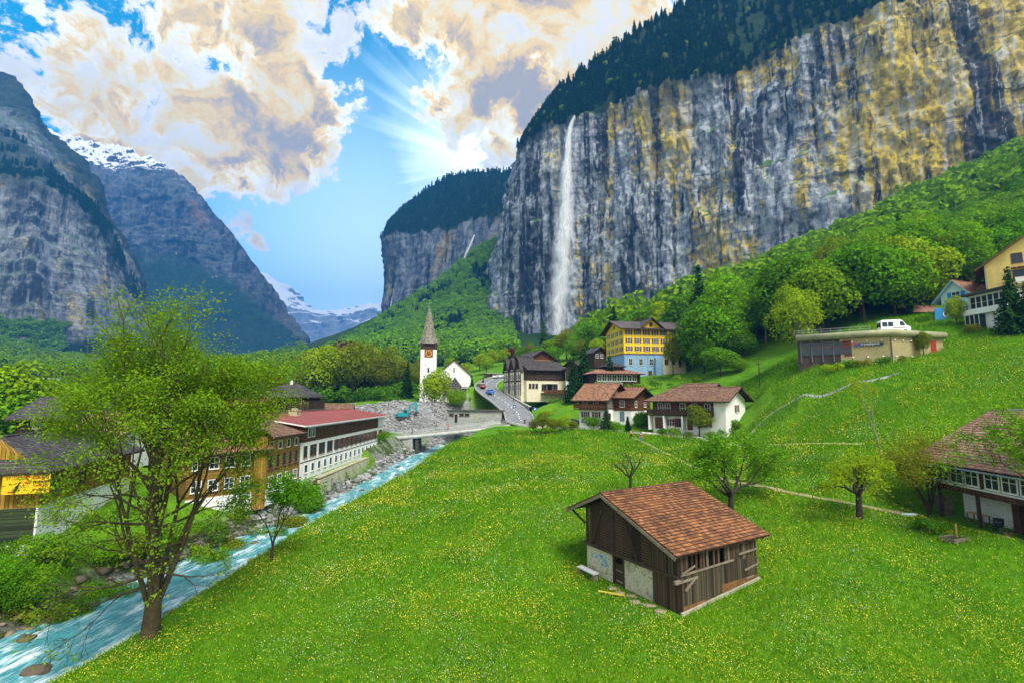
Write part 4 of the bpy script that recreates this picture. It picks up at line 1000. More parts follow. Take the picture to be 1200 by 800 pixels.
def on_loft(S, r0, r1, n, seed, cond=None):
    rng = np.random.RandomState(seed); rr = rng.uniform(r0, r1, n); cc = rng.uniform(0, S.shape[1]-1.01, n); i, j = rr.astype(int), cc.astype(int); a, b = (rr-i)[:, None], (cc-j)[:, None]
    p = (S[i, j]*(1-a)+S[i+1, j]*a)*(1-b)+(S[i, j+1]*(1-a)+S[i+1, j+1]*a)*b
    return p
p = on_loft(CLS, 188, 231, 3000, 1)
px_ = p[:, 0]/p[:, 1]*570+600; keep = (px_ < 1120) & (pnoise(p[:, 0]/30, p[:, 1]/30, p[:, 2]/30) > -.28); p = p[keep]
scatter('conifer_forest', 'dense dark spruce forest on top of the cliff', lowcon, p-np.array([0, 0, 1.5]), np.random.RandomState(2).uniform(11, 20, len(p)), LF_C, 3)
r_ = np.random.RandomState(9); q = on_loft(CLS, 190, 228, 260, 8); qx = q[:, 0]/q[:, 1]*570+600; q = q[(qx < 1060)]
for i in range(min(34, len(q))):
    put(['broad5', 'broad1'][i % 2], q[i]-np.array([0, 0, 1]), r_.uniform(9, 14), 'bright spring-green tree among the dark spruces above the cliff', 'bright trees in the spruce forest above the cliff', wide=.8)
rim = on_loft(CLS, 228, 231, 110, 18)
for c in rim: put('spruce1' if r_.rand() < .6 else 'spruce2', c-np.array([0, 0, 1]), r_.uniform(14, 24), 'dark spruce on the skyline above the cliff', 'spruces on the skyline above the cliff')
nb_ = BUS.shape[0]
p = on_loft(BUS, 109, nb_-5, 2600, 4)
scatter('conifer_forest', 'dark forest capping the distant buttress beyond the waterfall', lowcon, p-np.array([0, 0, 2]), np.random.RandomState(2).uniform(16, 27, len(p)), LF_C, 5)
scatter('undergrowth', 'dark bushy undergrowth beneath the grove left of the church', lowbro, UND, np.random.RandomState(5).uniform(3, 7, len(UND)), LF_B, 62)
scatter('upper_forest', 'green forest at the top of the slope right under the cliff', lowbro, np.array([(a, b, c-.5) for a, b, c, d, e in LATER]), [d*1.3 for a, b, c, d, e in LATER], LF_A, 61)
# the bright wood that climbs the wedge below the buttress, and the greens at the mountain feet
rng = np.random.RandomState(31); pos, sc2, posd = [], [], []
for i in range(9000):
    px = rng.uniform(385, 600); Y = math.exp(rng.uniform(math.log(330), math.log(1150))); X = (px-600)/570*Y
    pos.append((X, Y))
pos = np.array(pos); z = ground(pos[:, 0], pos[:, 1]); py = 465-(z-EYE)/pos[:, 1]*570; pxx = pos[:, 0]/pos[:, 1]*570+600
slope = z-EYE > 28
top = np.interp(pxx, [385, 445, 500, 550, 582, 600], [420, 380, 345, 303, 282, 300])
ok = slope & (py > top-4); pos, z = pos[ok], z[ok]
cl_ = pnoise(pos[:, 0]/70, pos[:, 1]/70, 0*z); br = cl_+rng.normal(size=len(z))*.15 > -.12
pp = np.column_stack([pos, z-1.5])
scatter('bright_wood', 'bright green wood on the wedge of slope below the buttress', lowbro, pp[br], rng.uniform(13, 21, br.sum()), leaf_mat('bright wood leaves', (.13, .34, .010), .55, .3, (.20, .36, .01)), 6)
scatter('dark_wood', 'dark spruces mixed through the wood below the buttress', lowcon, pp[~br], rng.uniform(12, 20, (~br).sum()), LF_C, 7)
rng = np.random.RandomState(41); pos = []
for i in range(1500):
    px = rng.uniform(-60, 360); Y = math.exp(rng.uniform(math.log(420), math.log(1000))); pos.append(((px-600)/570*Y, Y))
pos = np.array(pos); z = ground(pos[:, 0], pos[:, 1])
scatter('valley_wood', 'green wood along the foot of the left mountains', lowbro, np.column_stack([pos, z-1.5]), rng.uniform(10, 17, len(z)), LF_A, 8)
p = on_loft(LNS, 0, 22, 900, 12); p = p[(p[:, 0]/p[:, 1]*570+600 < 75)]
scatter('foot_wood', 'bright green wood at the foot of the pale wall', lowbro, p-np.array([0, 0, 2]), np.random.RandomState(2).uniform(12, 20, len(p)), LF_A, 9)
p = on_loft(LNS, 102, 134, 2400, 13); p = p[pnoise(p[:, 0]/60, p[:, 1]/60, p[:, 2]/40) > .02]
scatter('bench_forest', 'dark forest on the ledge between the pale wall and the upper cliff', lowcon, p-np.array([0, 0, 2]), np.random.RandomState(2).uniform(14, 24, len(p)), LF_C, 10)
# ------------------------------------------------------------------ buildings
GL = glass(); FRW = plain('white window frame', (.72, .72, .70), .6, .12, 3); FRB = plain('brown window frame', (.16, .08, .04), .7, .3, 3)
_wc = {}
def win_mesh(w, h, fr, bars, pane=True):
    k = (round(w, 2), round(h, 2), fr.name, bars)
    if k not in _wc:
        b = .09; f = MB()
        f.box((-w/2-b, -.07, -b), (w/2+b, .02, 0)); f.box((-w/2-b, -.07, h), (w/2+b, .02, h+b)); f.box((-w/2-b, -.069, .001), (-w/2, .02, h-.001)); f.box((w/2, -.069, .001), (w/2+b, .02, h-.001))
        f.box((-w/2-b-.05, -.14, -b-.05), (w/2+b+.05, .02, -b-.002))
        for i in range(1, bars[0]): x = -w/2+w*i/bars[0]; f.box((x-.03, -.055, .002), (x+.03, .01, h-.002))
        for j in range(1, bars[1]): z = h*j/bars[1]; f.box((-w/2+.002, -.05, z-.025), (w/2-.002, .009, z+.025))
        fo = f.build('window', fr); po = MB().box((-w/2+.003, -.02, .003), (w/2-.003, .015, h-.003)).build('pane', GL)
        _wc[k] = (fo.data, po.data); bpy.data.objects.remove(fo); bpy.data.objects.remove(po)
    return _wc[k]
def face_loc(root, face, u, z):
    w, d = root['w'], root['d']
    return {'f': ((u, 0, z), 0), 'r': ((w, u, z), R(90)), 'l': ((0, u, z), R(-90)), 'b': ((u, d, z), R(180))}[face]
_shc = {}
def window(root, face, u, z, w=1., h=1.3, fr=None, bars=(2, 2), shut=None, off=0., name='window', open_=1.):
    loc, rz = face_loc(root, face, u, z); fm, pm = win_mesh(w, h, fr or FRW, bars)
    o = bpy.data.objects.new(name, fm); COL.objects.link(o); o.parent = root
    m = Matrix.Rotation(rz, 3, 'Z'); o.location = Vector(loc)+m@Vector((0, -off, 0)); o.rotation_euler = (0, 0, rz)
    p = bpy.data.objects.new('pane', pm); COL.objects.link(p); p.parent = o
    if shut:
        k = (round(w, 2), round(h, 2), shut.name)
        if k not in _shc:
            so_ = MB().box((-w*.26, -.055, -.02), (w*.26, 0, h+.02)); so_.box((-w*.2, -.068, .08), (w*.2, -.05, h*.46)); so_.box((-w*.2, -.068, h*.54), (w*.2, -.05, h-.08))
            q = so_.build('shutter', shut); _shc[k] = q.data; bpy.data.objects.remove(q)
        for s in (-1, 1):
            q = bpy.data.objects.new('shutter', _shc[k]); COL.objects.link(q); q.parent = root
            q.location = Vector(loc)+m@Vector((s*(w/2+.14+w*.26), -off-.01, 0)); q.rotation_euler = (0, 0, rz)
    return o
def door(root, face, u, z, w, h, mat, off=0, name='door', handle=True):
    loc, rz = face_loc(root, face, u, z); m = Matrix.Rotation(rz, 3, 'Z')
    mb = MB(); mb.box((-w/2, -.06, 0), (w/2, .02, h))
    for i in range(2): mb.box((-w/2+.12, -.075, .15+i*h*.47), (w/2-.12, -.055, h*.45+i*h*.47))
    o = mb.build(name, mat, root); o.location = Vector(loc)+m@Vector((0, -off, 0)); o.rotation_euler = (0, 0, rz)
    if handle: MB().box((w/2-.16, -.13, h*.48), (w/2-.08, -.06, h*.52)).build('handle', METAL, o)
    return o
METAL = plain('dull metal', (.35, .36, .38), .4, .15, 4, metal=.8)
def house(name, label, cat, A, B, d, zf, group=None):
    """A, B: pixel (x, depth) of the two near bottom corners; local x runs A to B, y goes away, z up from the floor level zf"""
    a = Vector(((A[0]-600)/570*A[1], A[1])); b = Vector(((B[0]-600)/570*B[1], B[1])); v = b-a
    t = thing(name, label, cat, (a.x, a.y, zf), math.atan2(v.y, v.x), group); t['w'] = v.length; t['d'] = d; return t
def walls(root, x0, y0, x1, y1, z0, z1, mat, name='wall', parent=None): return MB().box((x0, y0, z0), (x1, y1, z1)).build(name, mat, parent or root)
def gable_fill(root, axis, x0, y0, x1, y1, z, rise, mat, rp=.5, inset=0, name='gable'):
    mb = MB()
    if axis == 'x': mb.prism([(x0+inset, y0, z), (x0+inset, y1, z), (x0+inset, y0+(y1-y0)*rp, z+rise)], (x1-x0-2*inset, 0, 0))
    else: mb.prism([(x0, y0+inset, z), (x1, y0+inset, z), (x0+(x1-x0)*rp, y0+inset, z+rise)], (0, y1-y0-2*inset, 0))
    return mb.build(name, mat, root)
def roof(root, axis, x0, y0, x1, y1, z, rise, mat, oe=.8, og=.8, th=.22, rp=.5, hip=(0, 0), under=None, name='roof', parent=None):
    """gable roof whose ridge runs along axis; hip: how far the ridge stops short at each end"""
    if axis == 'y':
        f = lambda x, y, z_: (y, x, z_); x0, y0, x1, y1 = y0, x0, y1, x1
    else: f = lambda x, y, z_: (x, y, z_)
    ym = y0+(y1-y0)*rp; s0 = rise/(ym-y0); s1 = rise/(y1-ym)
    zl, zr, zt = z-oe*s0, z-oe*s1, z+rise; ax, bx = x0-og, x1+og
    mb = MB(); off = .03
    T = [(ax, y0-oe, zl), (bx, y0-oe, zl), (bx, y1+oe, zr), (ax, y1+oe, zr), (ax+hip[0], ym, zt), (bx-hip[1], ym, zt)]
    up = [f(p[0], p[1], p[2]+th+off) for p in T]; dn = [f(p[0], p[1], p[2]+off) for p in T]
    vs = up+dn; F_ = [(0, 1, 5, 4), (2, 3, 4, 5), (3, 0, 4), (1, 2, 5)] if hip[0] and hip[1] else [(0, 1, 5, 4), (2, 3, 4, 5)]+([(3, 0, 4)] if hip[0] else [])+([(1, 2, 5)] if hip[1] else [])
    fs = [t for t in F_]; mi = [0]*len(F_)
    fs += [tuple(i+6 for i in t[::-1]) for t in F_]; mi += [1]*len(F_)
    ring = [(0, 1), (1, 5, 2) if not hip[1] else (1, 2), (2, 3), (3, 4, 0) if not hip[0] else (3, 0)]
    for r in ring:
        for a, b in zip(r[:-1], r[1:]): fs.append((a, a+6, b+6, b)); mi.append(1)
    mb.v, mb.f, mb.mi = vs, fs, mi
    o = mb.build(name, [mat, under or TIM], parent or root)
    # ridge cap
    p, q = f(ax+hip[0], ym, zt+th+off+.02), f(bx-hip[1], ym, zt+th+off+.02)
    MB().tube([p, q], .11, 6).build('ridge_cap', mat, o)
    return o
def chimney(parent, x, y, z0, h, mat, w=.7):
    mb = MB().box((x-w/2, y-w/2, z0), (x+w/2, y+w/2, z0+h)); mb.box((x-w/2-.08, y-w/2-.08, z0+h), (x+w/2+.08, y+w/2+.08, z0+h+.12)); mb.box((x-w/4, y-w/4, z0+h+.12), (x+w/4, y+w/4, z0+h+.4))
    return mb.build('chimney', mat, parent)
def balcony(root, face, u0, u1, z, depth, mat, rail_h=1.0, name='balcony'):
    loc, rz = face_loc(root, face, 0, z); mb = MB()
    a, b = (u0, u1) if face in 'fr' else (-u1, -u0)
    if face == 'l': pass
    mb.box((a, -depth, -.18), (b, 0, 0)); mb.box((a, -depth-.04, .12), (b, -depth+.03, rail_h)); mb.box((a-.03, -depth-.08, rail_h), (b+.03, -depth+.08, rail_h+.09))
    mb.box((a, -depth+.03, .12), (a+.06, -.01, rail_h)); mb.box((b-.06, -depth+.03, .12), (b, -.01, rail_h))
    o = mb.build(name, mat, root); o.location = loc; o.rotation_euler = (0, 0, rz); return o
TIM = planks('dark timber', (.045, .026, .015), .22); TIMB = planks('brown timber', (.105, .045, .018), .2); TIMH = planks('brown log wall', (.10, .043, .018), .24, False); GREYW = planks('weathered grey boards', (.16, .14, .12), .2, False)
OCH = planks('ochre boards', (.30, .17, .02), .3, True, .3, .16); OCHD = planks('ochre shingles', (.22, .125, .018), .22, False, .35, .2)
WHT = plain('white render', (.78, .79, .78), .9, .10, 1.2, streak=.18); CREAM = plain('cream render', (.66, .62, .46), .9, .12, 1.5, streak=.2); YEL = plain('yellow render', (.78, .54, .02), .9, .12, 1.2, streak=.15); YELP = plain('faded yellow render', (.62, .49, .17), .9, .22, .7, streak=.3)
BLU = plain('blue grey render', (.22, .38, .58), .9, .15, 1.2, streak=.2); CONC = plain('stained concrete', (.45, .41, .26), .9, .3, .8, streak=.5, bump=.02); CONG = plain('grey concrete', (.34, .35, .33), .9, .25, 1., streak=.4, bump=.02)
SLATE = tiles('dark slate roof', (.060, .052, .055), .16, .4); SLATEY = tiles('dark slate roof y', (.060, .052, .055), .16, .4, 1); BRT = tiles('brown tile roof', (.235, .105, .055), .16, .34, c2=(.36, .18, .10)); BRT2 = tiles('dark brown tile roof', (.17, .085, .05), .16, .34, c2=(.26, .14, .09)); REDM = plain('red metal roof', (.25, .055, .042), .6, .22, .5, streak=.3)
PNK = tiles('pink tile roof', (.36, .17, .12), .15, .35, c2=(.50, .26, .19)); RBR = tiles('red brown tile roof', (.20, .08, .05), .15, .35, c2=(.30, .14, .08), moss=.4); MOSS = tiles('mossy roof', (.30, .13, .09), .14, .35, moss=.85)
SHR = plain('dark red shutter', (.16, .03, .02), .7, .2, 3); SHB = plain('brown shutter', (.12, .05, .025), .7, .2, 3); SHT = plain('turquoise shutter', (.03, .30, .28), .7, .15, 3); DBR = plain('dark brown door', (.11, .045, .025), .6, .25, 2)

# ---- long white building with the red roof, along the river
t = house('white_long_building', 'long white and brown building with a low red roof above the river', 'building', (357, 72.5), (450, 113), 15, EYE-11.9)
w_ = t['w']
walls(t, 0, 0, w_, 15, -.6, 5.25, WHT); walls(t, 0, .02, w_-3.2, 14.98, 5.25, 7.7, TIMB, 'timber_storey'); walls(t, w_-3.2, .0, w_, 15, 5.25, 7.7, WHT, 'white_corner')
MB().box((-.02, -.06, 2.30), (w_, 0, 2.42)).box((-.02, -.05, 5.22), (w_, 0, 5.34)).build('string_course', FRB, t)
rf = roof(t, 'x', 0, 0, w_, 15, 7.75, 1.25, REDM, 1.1, 1.2, .2, under=FRW); chimney(rf, 9, 5.5, 8.5, 1.2, CONC, 1.4)
MB().tube([(.0, -1.15, 7.5), (w_, -1.15, 7.5)], .09, 6).build('gutter', METAL, rf)
for i in range(17): window(t, 'f', 1.9+i*(w_-3.4)/16, .75, .95, 1.1, FRW, (1, 1))
xs_ = [1.5, 4.2, 7.4, 10.6]+[13.6+i*2.42 for i in range(10)]+[w_-1.6]
for i, x in enumerate(xs_):
    if x < w_-.8: window(t, 'f', x, 3.05, 2.1 if i in (1, 2, 3) else 1.05, 1.55, FRB, (2 if i in (1, 2, 3) else 1, 1), SHB if i > 3 else None)
for x in (2.6, 4.1): window(t, 'f', x, 5.95, .8, 1.3, FRW, (1, 1))
cw = MB(); a = P(392, 575, 85); 
t2 = house('concrete_river_wall', 'stained pale concrete retaining wall below the long white building', 'wall', (380.5, 74), (435.5, 98.7), .6, EYE-11.95)
MB().prism([(0, 0, -4.6), (t2['w'], 0, -4.6), (t2['w'], 0, .0), (0, 0, -.2)], (0, .8, 0)).build('wall', CONC, t2); MB().box((-.05, -.06, 0), (t2['w'], .9, .14)).build('coping', CONC, t2)
# ---- ochre shingled building beside it
t = house('ochre_building', 'ochre shingled building with white windows beside the long white building', 'building', (319, 63.5), (356.4, 72.2), 9, EYE-12.1)
w_ = t['w']; walls(t, 0, 0, w_, 9, -1.5, 5.0, OCHD); walls(t, .01, .12, w_, 8.9, 5.0, 7.1, OCH, 'attic_storey'); MB().box((-.02, -.05, -1.6), (w_, .0, .35)).build('plinth', WHT, t)
roof(t, 'x', 0, 0, w_, 9, 7.1, 1.6, BRT2, .9, .3, .2)
for i in range(4): window(t, 'f', 1.1+i*2.1, .75, 1.0, 1.15, FRW, (2, 2), None)
for i in range(5): window(t, 'f', .9+i*1.65, 3.0, .8, 1.6, FRB, (1, 1))
for i in range(4): window(t, 'f', 1.0+i*2.2, 5.35, .75, .95, FRW, (1, 1), off=-.11)
t = house('ochre_tower_house', 'ochre house with a reddish half-hipped gable behind the maple', 'building', (228, 56.5), (318, 63.2), 11, EYE-12.3)
w_ = t['w']; walls(t, 0, 0, w_, 11, -1.5, 6.0, OCHD); gable_fill(t, 'x', 0, 0, w_, 11, 6.0, 2.4, OCHD); roof(t, 'x', 0, 0, w_, 11, 6.0, 2.4, RBR, 1.0, .6, .2); walls(t, w_-1.6, -.4, w_-.1, 3, -1.5, 7.4, OCH, 'corner_tower'); roof(t, 'y', w_-1.7, -.4, w_, 3, 7.4, .7, RBR, .4, .4, .15, name='tower_roof')
MB().box((-.02, -.06, -1.6), (w_, 0, .7)).build('plinth', WHT, t)
for i in range(5): window(t, 'f', 1.+i*1.75, 1.5, .95, 1.15, FRW, (2, 2)); window(t, 'f', 1.+i*1.75, 4.0, .9, 1.2, FRW, (2, 2))
sk = MB().box((4.4, .5, 7.1), (5.7, 1.4, 7.2)); o = sk.build('roof_window', GL, t); o.rotation_euler = (0, 0, 0)
# ---- boarded building with the yellow sign
t = house('sign_building', 'ochre boarded building with dark roof, white base and a yellow sign on its gable', 'building', (-70, 41), (62, 43.2), 17, EYE-12.4)
w_ = t['w']; walls(t, 0, 0, w_, 17, -1.5, 3.0, WHT); walls(t, .0, .03, w_-.03, 17, 3.0, 6.4, OCH, 'boarded_storey'); gable_fill(t, 'y', 0, .04, w_, 17, 6.4, 2.3, OCH)
roof(t, 'y', 0, 0, w_, 17, 6.4, 2.3, SLATEY, 1.0, .9, .22, hip=(2.6, 2.6))
MB().box((w_-3.2, -.08, .1), (w_-.15, .0, 3.0)).build('garage_door', planks('dark green shed door', (.03, .045, .02), .3, False), t)
for i in range(4): window(t, 'r', 2.5+i*4, 3.9, 1.1, 1.3, FRB, (2, 2))
MB().box((w_-.0, -.05, 2.9), (w_+.06, 17, 3.05)).build('sill_band', FRW, t)
sg = thing('yellow_sign', 'yellow wine cellar sign with a bottle on the boarded gable', 'sign', (0, 0, 0)); a = P(3, 579, 41.95); b = P(58.5, 579, 42.85)
sg.location = (a.x, a.y-.12, a.z); sg.rotation_euler = (0, 0, math.atan2(b.y-a.y, b.x-a.x)); sw_ = (b-a).length; sh_ = 1.62
MB().box((0, -.03, 0), (sw_, .03, sh_)).build('board', plain('sign yellow', (.78, .47, .01), .6, .06, 1), sg)
SGD = plain('sign brown letters', (.10, .05, .01), .7, .1, 3); SGR = plain('sign red', (.45, .02, .01), .7, .1, 3)
def text_mesh(name, s, size, mat, parent, loc, rot=(R(90), 0, 0), align='LEFT', ext=.008):
    c = bpy.data.curves.new(name, 'FONT'); c.body = s; c.size = size; c.align_x = align; c.extrude = ext; c.resolution_u = 2
    o = bpy.data.objects.new(name, c); COL.objects.link(o); bpy.context.view_layer.update()
    me = bpy.data.meshes.new_from_object(o.evaluated_get(bpy.context.evaluated_depsgraph_get())); bpy.data.objects.remove(o)
    m = bpy.data.objects.new(name, me); COL.objects.link(m); me.materials.clear(); me.materials.append(mat); m.parent = parent; m.location = loc; m.rotation_euler = rot; return m
text_mesh('lettering', 'ST LUTTGY', .30, SGD, sg, (.25, -.045, 1.2)); text_mesh('lettering', 'S', .95, SGR, sg, (1.5, -.05, .85)); text_mesh('lettering', 'CATRI', .40, SGD, sg, (2.05, -.045, 1.2)); text_mesh('lettering', 'THEKE', .34, SGD, sg, (2.05, -.045, .82))
for i, (s, c) in enumerate([('Weine', SGR), ('Spirituosen', SGD), ('Getränke', SGR), ('Weinstube', SGD)]): text_mesh('lettering', s, .25, c, sg, (sw_-1.15, -.045, 1.25-i*.33))
MB().tube([(.85, -.05, .2), (1.05, -.05, .62), (1.12, -.05, .78), (1.22, -.05, 1.0)], [.12, .12, .05, .045], 8).build('bottle_picture', plain('bottle glass', (.01, .03, .03), .3, .1, 3), sg)
MB().box((.45, -.045, .12), (.95, -.032, .24)).build('red_patch', SGR, sg)
# ---- houses behind the maple
t = house('shuttered_hotel', 'brown hotel with turquoise shutters and red roof seen through the maple', 'building', (150, 84), (300, 86), 12, EYE-8.5)
w_ = t['w']; walls(t, 0, 0, w_, 12, -1.5, 7.0, TIMB); gable_fill(t, 'x', 0, 0, w_, 12, 7.0, 1.5, TIMB); roof(t, 'x', 0, 0, w_, 12, 7.0, 1.2, REDM, .9, .9, .2)
for i in range(8):
    for z in (.9, 3.9): window(t, 'f', 1.6+i*2.7, z, 1.0, 1.5, FRW, (2, 3), SHT)
t = house('slate_roofed_house', 'low house with a broad dark slate roof left of the maple crown', 'building', (26, 77), (118, 78), 10, EYE-5.6)
w_ = t['w']; walls(t, 0, 0, w_, 10, -2, 2.6, TIM); gable_fill(t, 'x', 0, 0, w_, 10, 2.6, 2.6, TIM); roof(t, 'x', 0, 0, w_, 10, 2.6, 2.7, SLATE, 1.2, 1., .22); window(t, 'f', 3, .8, 1., 1.1, FRW); window(t, 'f', 8, .8, 1., 1.1, FRW)
t = house('pink_roofed_house', 'small house with a faded pink tile roof behind the maple trunk', 'building', (92, 66), (150, 67), 8, EYE-8.0)
w_ = t['w']; walls(t, 0, 0, w_, 8, -2, 3.0, WHT); gable_fill(t, 'x', 0, 0, w_, 8, 3.0, 2.6, TIM); roof(t, 'x', 0, 0, w_, 8, 3.0, 2.6, PNK, .9, .8, .2); window(t, 'f', 1.6, .9, .9, 1.2, FRW, (2, 2), SHT); window(t, 'f', 4.4, .9, .9, 1.2, FRW, (2, 2), SHT)
t = house('flat_roofed_house', 'distant pale flat-roofed house at the left edge before the mountain wood', 'building', (20, 150), (46, 151), 8, EYE+2)
w_ = t['w']; walls(t, 0, 0, w_, 8, -4, 3.6, plain('rust render', (.30, .17, .09), .9, .2, 1)); MB().box((-.5, -.6, 3.6), (w_+.5, 8.4, 4.1)).build('roof', WHT, t); [window(t, 'f', 1.4+i*2, 1.2, .9, 1.2, FRW) for i in range(3)]
# ---- hip-roofed dark chalet and the long brown roof
t = house('hip_roofed_chalet', 'dark timber chalet with a two-tiered hipped roof behind the red-roofed building', 'building', (299, 111), (364, 112), 12, EYE-7)
w_ = t['w']; walls(t, 0, 0, w_, 12, -2, 6.2, TIM); walls(t, -.1, -.1, w_*.35, 6, -2, 3.2, CREAM, 'pale_bay'); roof(t, 'x', -1.2, -1.2, w_+1.2, 13.2, 3.2, 3.5, SLATE, .6, .6, .2, hip=(6, 6), name='lower_roof'); walls(t, .8, .8, w_-.8, 11.2, 4, 7.2, TIM, 'upper_storey'); rf = roof(t, 'x', .6, .6, w_-.6, 11.4, 7.2, 2.7, SLATE, .8, .8, .25, hip=(4.6, 4.6)); chimney(rf, w_*.5, 6, 9.8, .8, WHT, .6)
for i in range(3): window(t, 'f', 1.0+i*1.6, .8, .9, 1.5, FRW, (2, 3), off=.1)
for i in range(3): window(t, 'f', 7.0+i*2., .8, 1.0, 1.3, FRW, (2, 2))
t = house('brown_roofed_barn', 'long low building whose weathered brown roof shows above the red roof', 'building', (335, 124), (412, 128), 9, EYE-7)
w_ = t['w']; walls(t, 0, 0, w_, 9, -2, 3.0, TIMB); gable_fill(t, 'x', 0, 0, w_, 9, 3.0, 2.0, TIM); roof(t, 'x', 0, 0, w_, 9, 3.0, 2.0, BRT2, .8, .8, .2, hip=(2, 0)); [window(t, 'f', 2+i*3, .9, 1, 1.2, FRW) for i in range(5)]
# ---- church
t = house('church', 'white village church with a tall grey pointed spire and a clock', 'church', (492.5, 174), (511.5, 175), 5.8, EYE-3.2)
w_ = t['w']; walls(t, 0, 0, w_, w_, -3, 20.3, WHT, 'tower'); walls(t, -.1, -.1, w_+.1, w_+.1, 20.3, 22.6, TIM, 'belfry')
sp_ = MB(); c_ = w_/2
rings = [(w_*.66, 22.3), (w_*.60, 22.9), (w_*.44, 25.2), (w_*.30, 29), (w_*.16, 33.2), (.05, 36.4)]
vs = []; n_ = 8
for r_2, z in rings: vs += [(c_+r_2*math.cos(R(22.5)+6.2832*k/8)*1.05, c_+r_2*math.sin(R(22.5)+6.2832*k/8)*1.05, z) for k in range(8)]
sp_.add(vs, [(i*8+k, i*8+(k+1) % 8, (i+1)*8+(k+1) % 8, (i+1)*8+k) for i in range(len(rings)-1) for k in range(8)]+[tuple(range(8))[::-1]])
sp = sp_.build('spire', tiles('grey shingle spire', (.20, .185, .155), .35, .4, c2=(.30, .28, .22)), t); MB().tube([(c_, c_, 36), (c_, c_, 39)], .06, 6).lathe([(0, 37), (.22, 37.2), (.22, 37.4), (0, 37.6)], 8, (c_, c_, 0)).build('finial', METAL, sp)
cl = MB(); cl.box((c_-1.5, -.16, 17.5), (c_+1.5, -.02, 20.2)); ck = cl.build('clock', plain('clock brown', (.20, .06, .02), .7, .2, 2), t)
MB().lathe([(1.1, 0), (1.15, .05), (1.0, .06), (.9, .05)], 24).build('clock_ring', plain('gold', (.7, .42, .05), .35, .1, 3, metal=.6), ck); o = bpy.data.objects['clock_ring']; o.location = (c_, -.17, 18.85); o.rotation_euler = (R(90), 0, 0)
mb = MB(); mb.beam((c_, -.24, 18.85), (c_+.5, -.24, 19.4), .1); mb.beam((c_, -.24, 18.85), (c_-.2, -.24, 19.8), .08); mb.build('clock_hands', bpy.data.materials['gold'], ck)
MB().box((-.14, c_-1.1, 17.7), (-.02, c_+1.1, 20.0)).build('side_clock', bpy.data.materials['clock brown'], t)
t['d'] = w_; window(t, 'f', c_, 12.2, .5, 1.4, FRB, (1, 1)); window(t, 'f', c_, 6, .5, 1.4, FRB, (1, 1))
nx, ny = w_+.3, 2.0; nave = walls(t, nx, ny, nx+12.2, ny+22, -3, 11.2, WHT, 'nave'); gable_fill(t, 'y', nx, ny, nx+12.2, ny+22, 11.2, 5.4, WHT); roof(t, 'y', nx, ny, nx+12.2, ny+22, 11.2, 5.4, BRT2, .7, .5, .3, name='nave_roof'); MB().box((nx+5.9, ny-.06, 12.2), (nx+6.3, ny, 14)).build('gable_slit', TIM, t)
walls(t, nx+3.0, ny-3.5, nx+9.8, ny, -3, 5.6, CREAM, 'porch'); roof(t, 'y', nx+3.2, ny-3.4, nx+9.6, ny, 5.6, 4.6, SLATEY, 1.2, .8, .25, hip=(3.2, 0), name='porch_roof'); MB().box((nx+4.2, ny-3.58, -1.5), (nx+8.4, ny-3.5, 3.4)).build('porch_opening', TIM, t)
# ---- dark timber hotel at the bend
t = house('timber_hotel', 'dark timber hotel with peaked gables and slate roofs at the road bend', 'building', (617, 150), (662, 155.8), 15, EYE+1.6)
w_ = t['w']; walls(t, 0, 0, w_, 15, -3, 3.6, CREAM); walls(t, -.15, -.15, w_+.1, 15.1, 3.6, 7.2, TIM, 'timber_storey'); gable_fill(t, 'x', -.1, 0, w_, 15, 7.2, 4.2, TIM); roof(t, 'x', 0, 0, w_, 15, 7.2, 4.2, SLATE, 1.2, .4, .25)
bl_ = walls(t, 3, 5, w_-.5, 17, 6, 10.4, plain('tan plaster', (.42, .24, .10), .9, .2, 1), 'rear_block'); gable_fill(t, 'y', 3, 5, w_-.5, 17, 10.4, 2.9, TIMB); roof(t, 'y', 3, 5, w_-.5, 17, 10.4, 2.9, SLATEY, 1.3, 1.0, .25, name='rear_roof')
for i in range(3):
    y = 1.3+i*4.6; gable_fill(t, 'x', -1.3, y, 1.8, y+3.8, 7.0, 3.8, TIM, name='peaked_gable'); roof(t, 'x', -1.3, y, 3.8, y+3.8, 7.0, 3.8, SLATE, .35, .4, .18, name='gable_roof')
    walls(t, -1.25, y+.15, 0, y+3.65, -3, 7.0, CREAM, 'bay')
    MB().box((-1.33, y, 3.2), (-1.2, y+3.8, 3.6)).box((-1.33, y, 6.4), (-1.2, y+3.8, 6.8)).box((-1.33, y, -1), (-1.2, y+.3, 6.8)).box((-1.33, y+3.5, -1), (-1.2, y+3.8, 6.8)).box((-1.33, y+1.75, -1), (-1.2, y+2.05, 6.8)).build('timber_frame', TIM, t)
    for z in (.6, 3.9): window(t, 'l', y+1.0, z, .9, 1.6, FRW, (2, 2), off=1.26); window(t, 'l', y+2.85, z, .9, 1.6, FRW, (2, 2), off=1.26)
for i in range(3): window(t, 'f', 1.2+i*1.15, 1.2, .7, 1.3, FRB, (1, 2))
MB().box((4.9, -2.2, -.6), (w_-.3, 0, -.2)).box((4.9, -2.25, -.2), (w_-.3, -2.15, .7)).build('veranda', TIMB, t); [window(t, 'f', 6+i*2.1, .5, 1.4, 1.9, FRB, (2, 2)) for i in range(3)]; [window(t, 'f', 4.6+i*2.4, 4.3, 1.2, 1.3, FRB, (2, 2), off=.15) for i in range(4)]
MB().box((6.5, -3, 2.4), (9.6, .0, 2.55)).build('awning', plain('grey awning', (.3, .33, .36), .8, .1, 2), t)
t = house('white_annex', 'white annex with narrow dark windows right of the dark timber hotel', 'building', (663, 153), (692, 150), 8, EYE+.5)
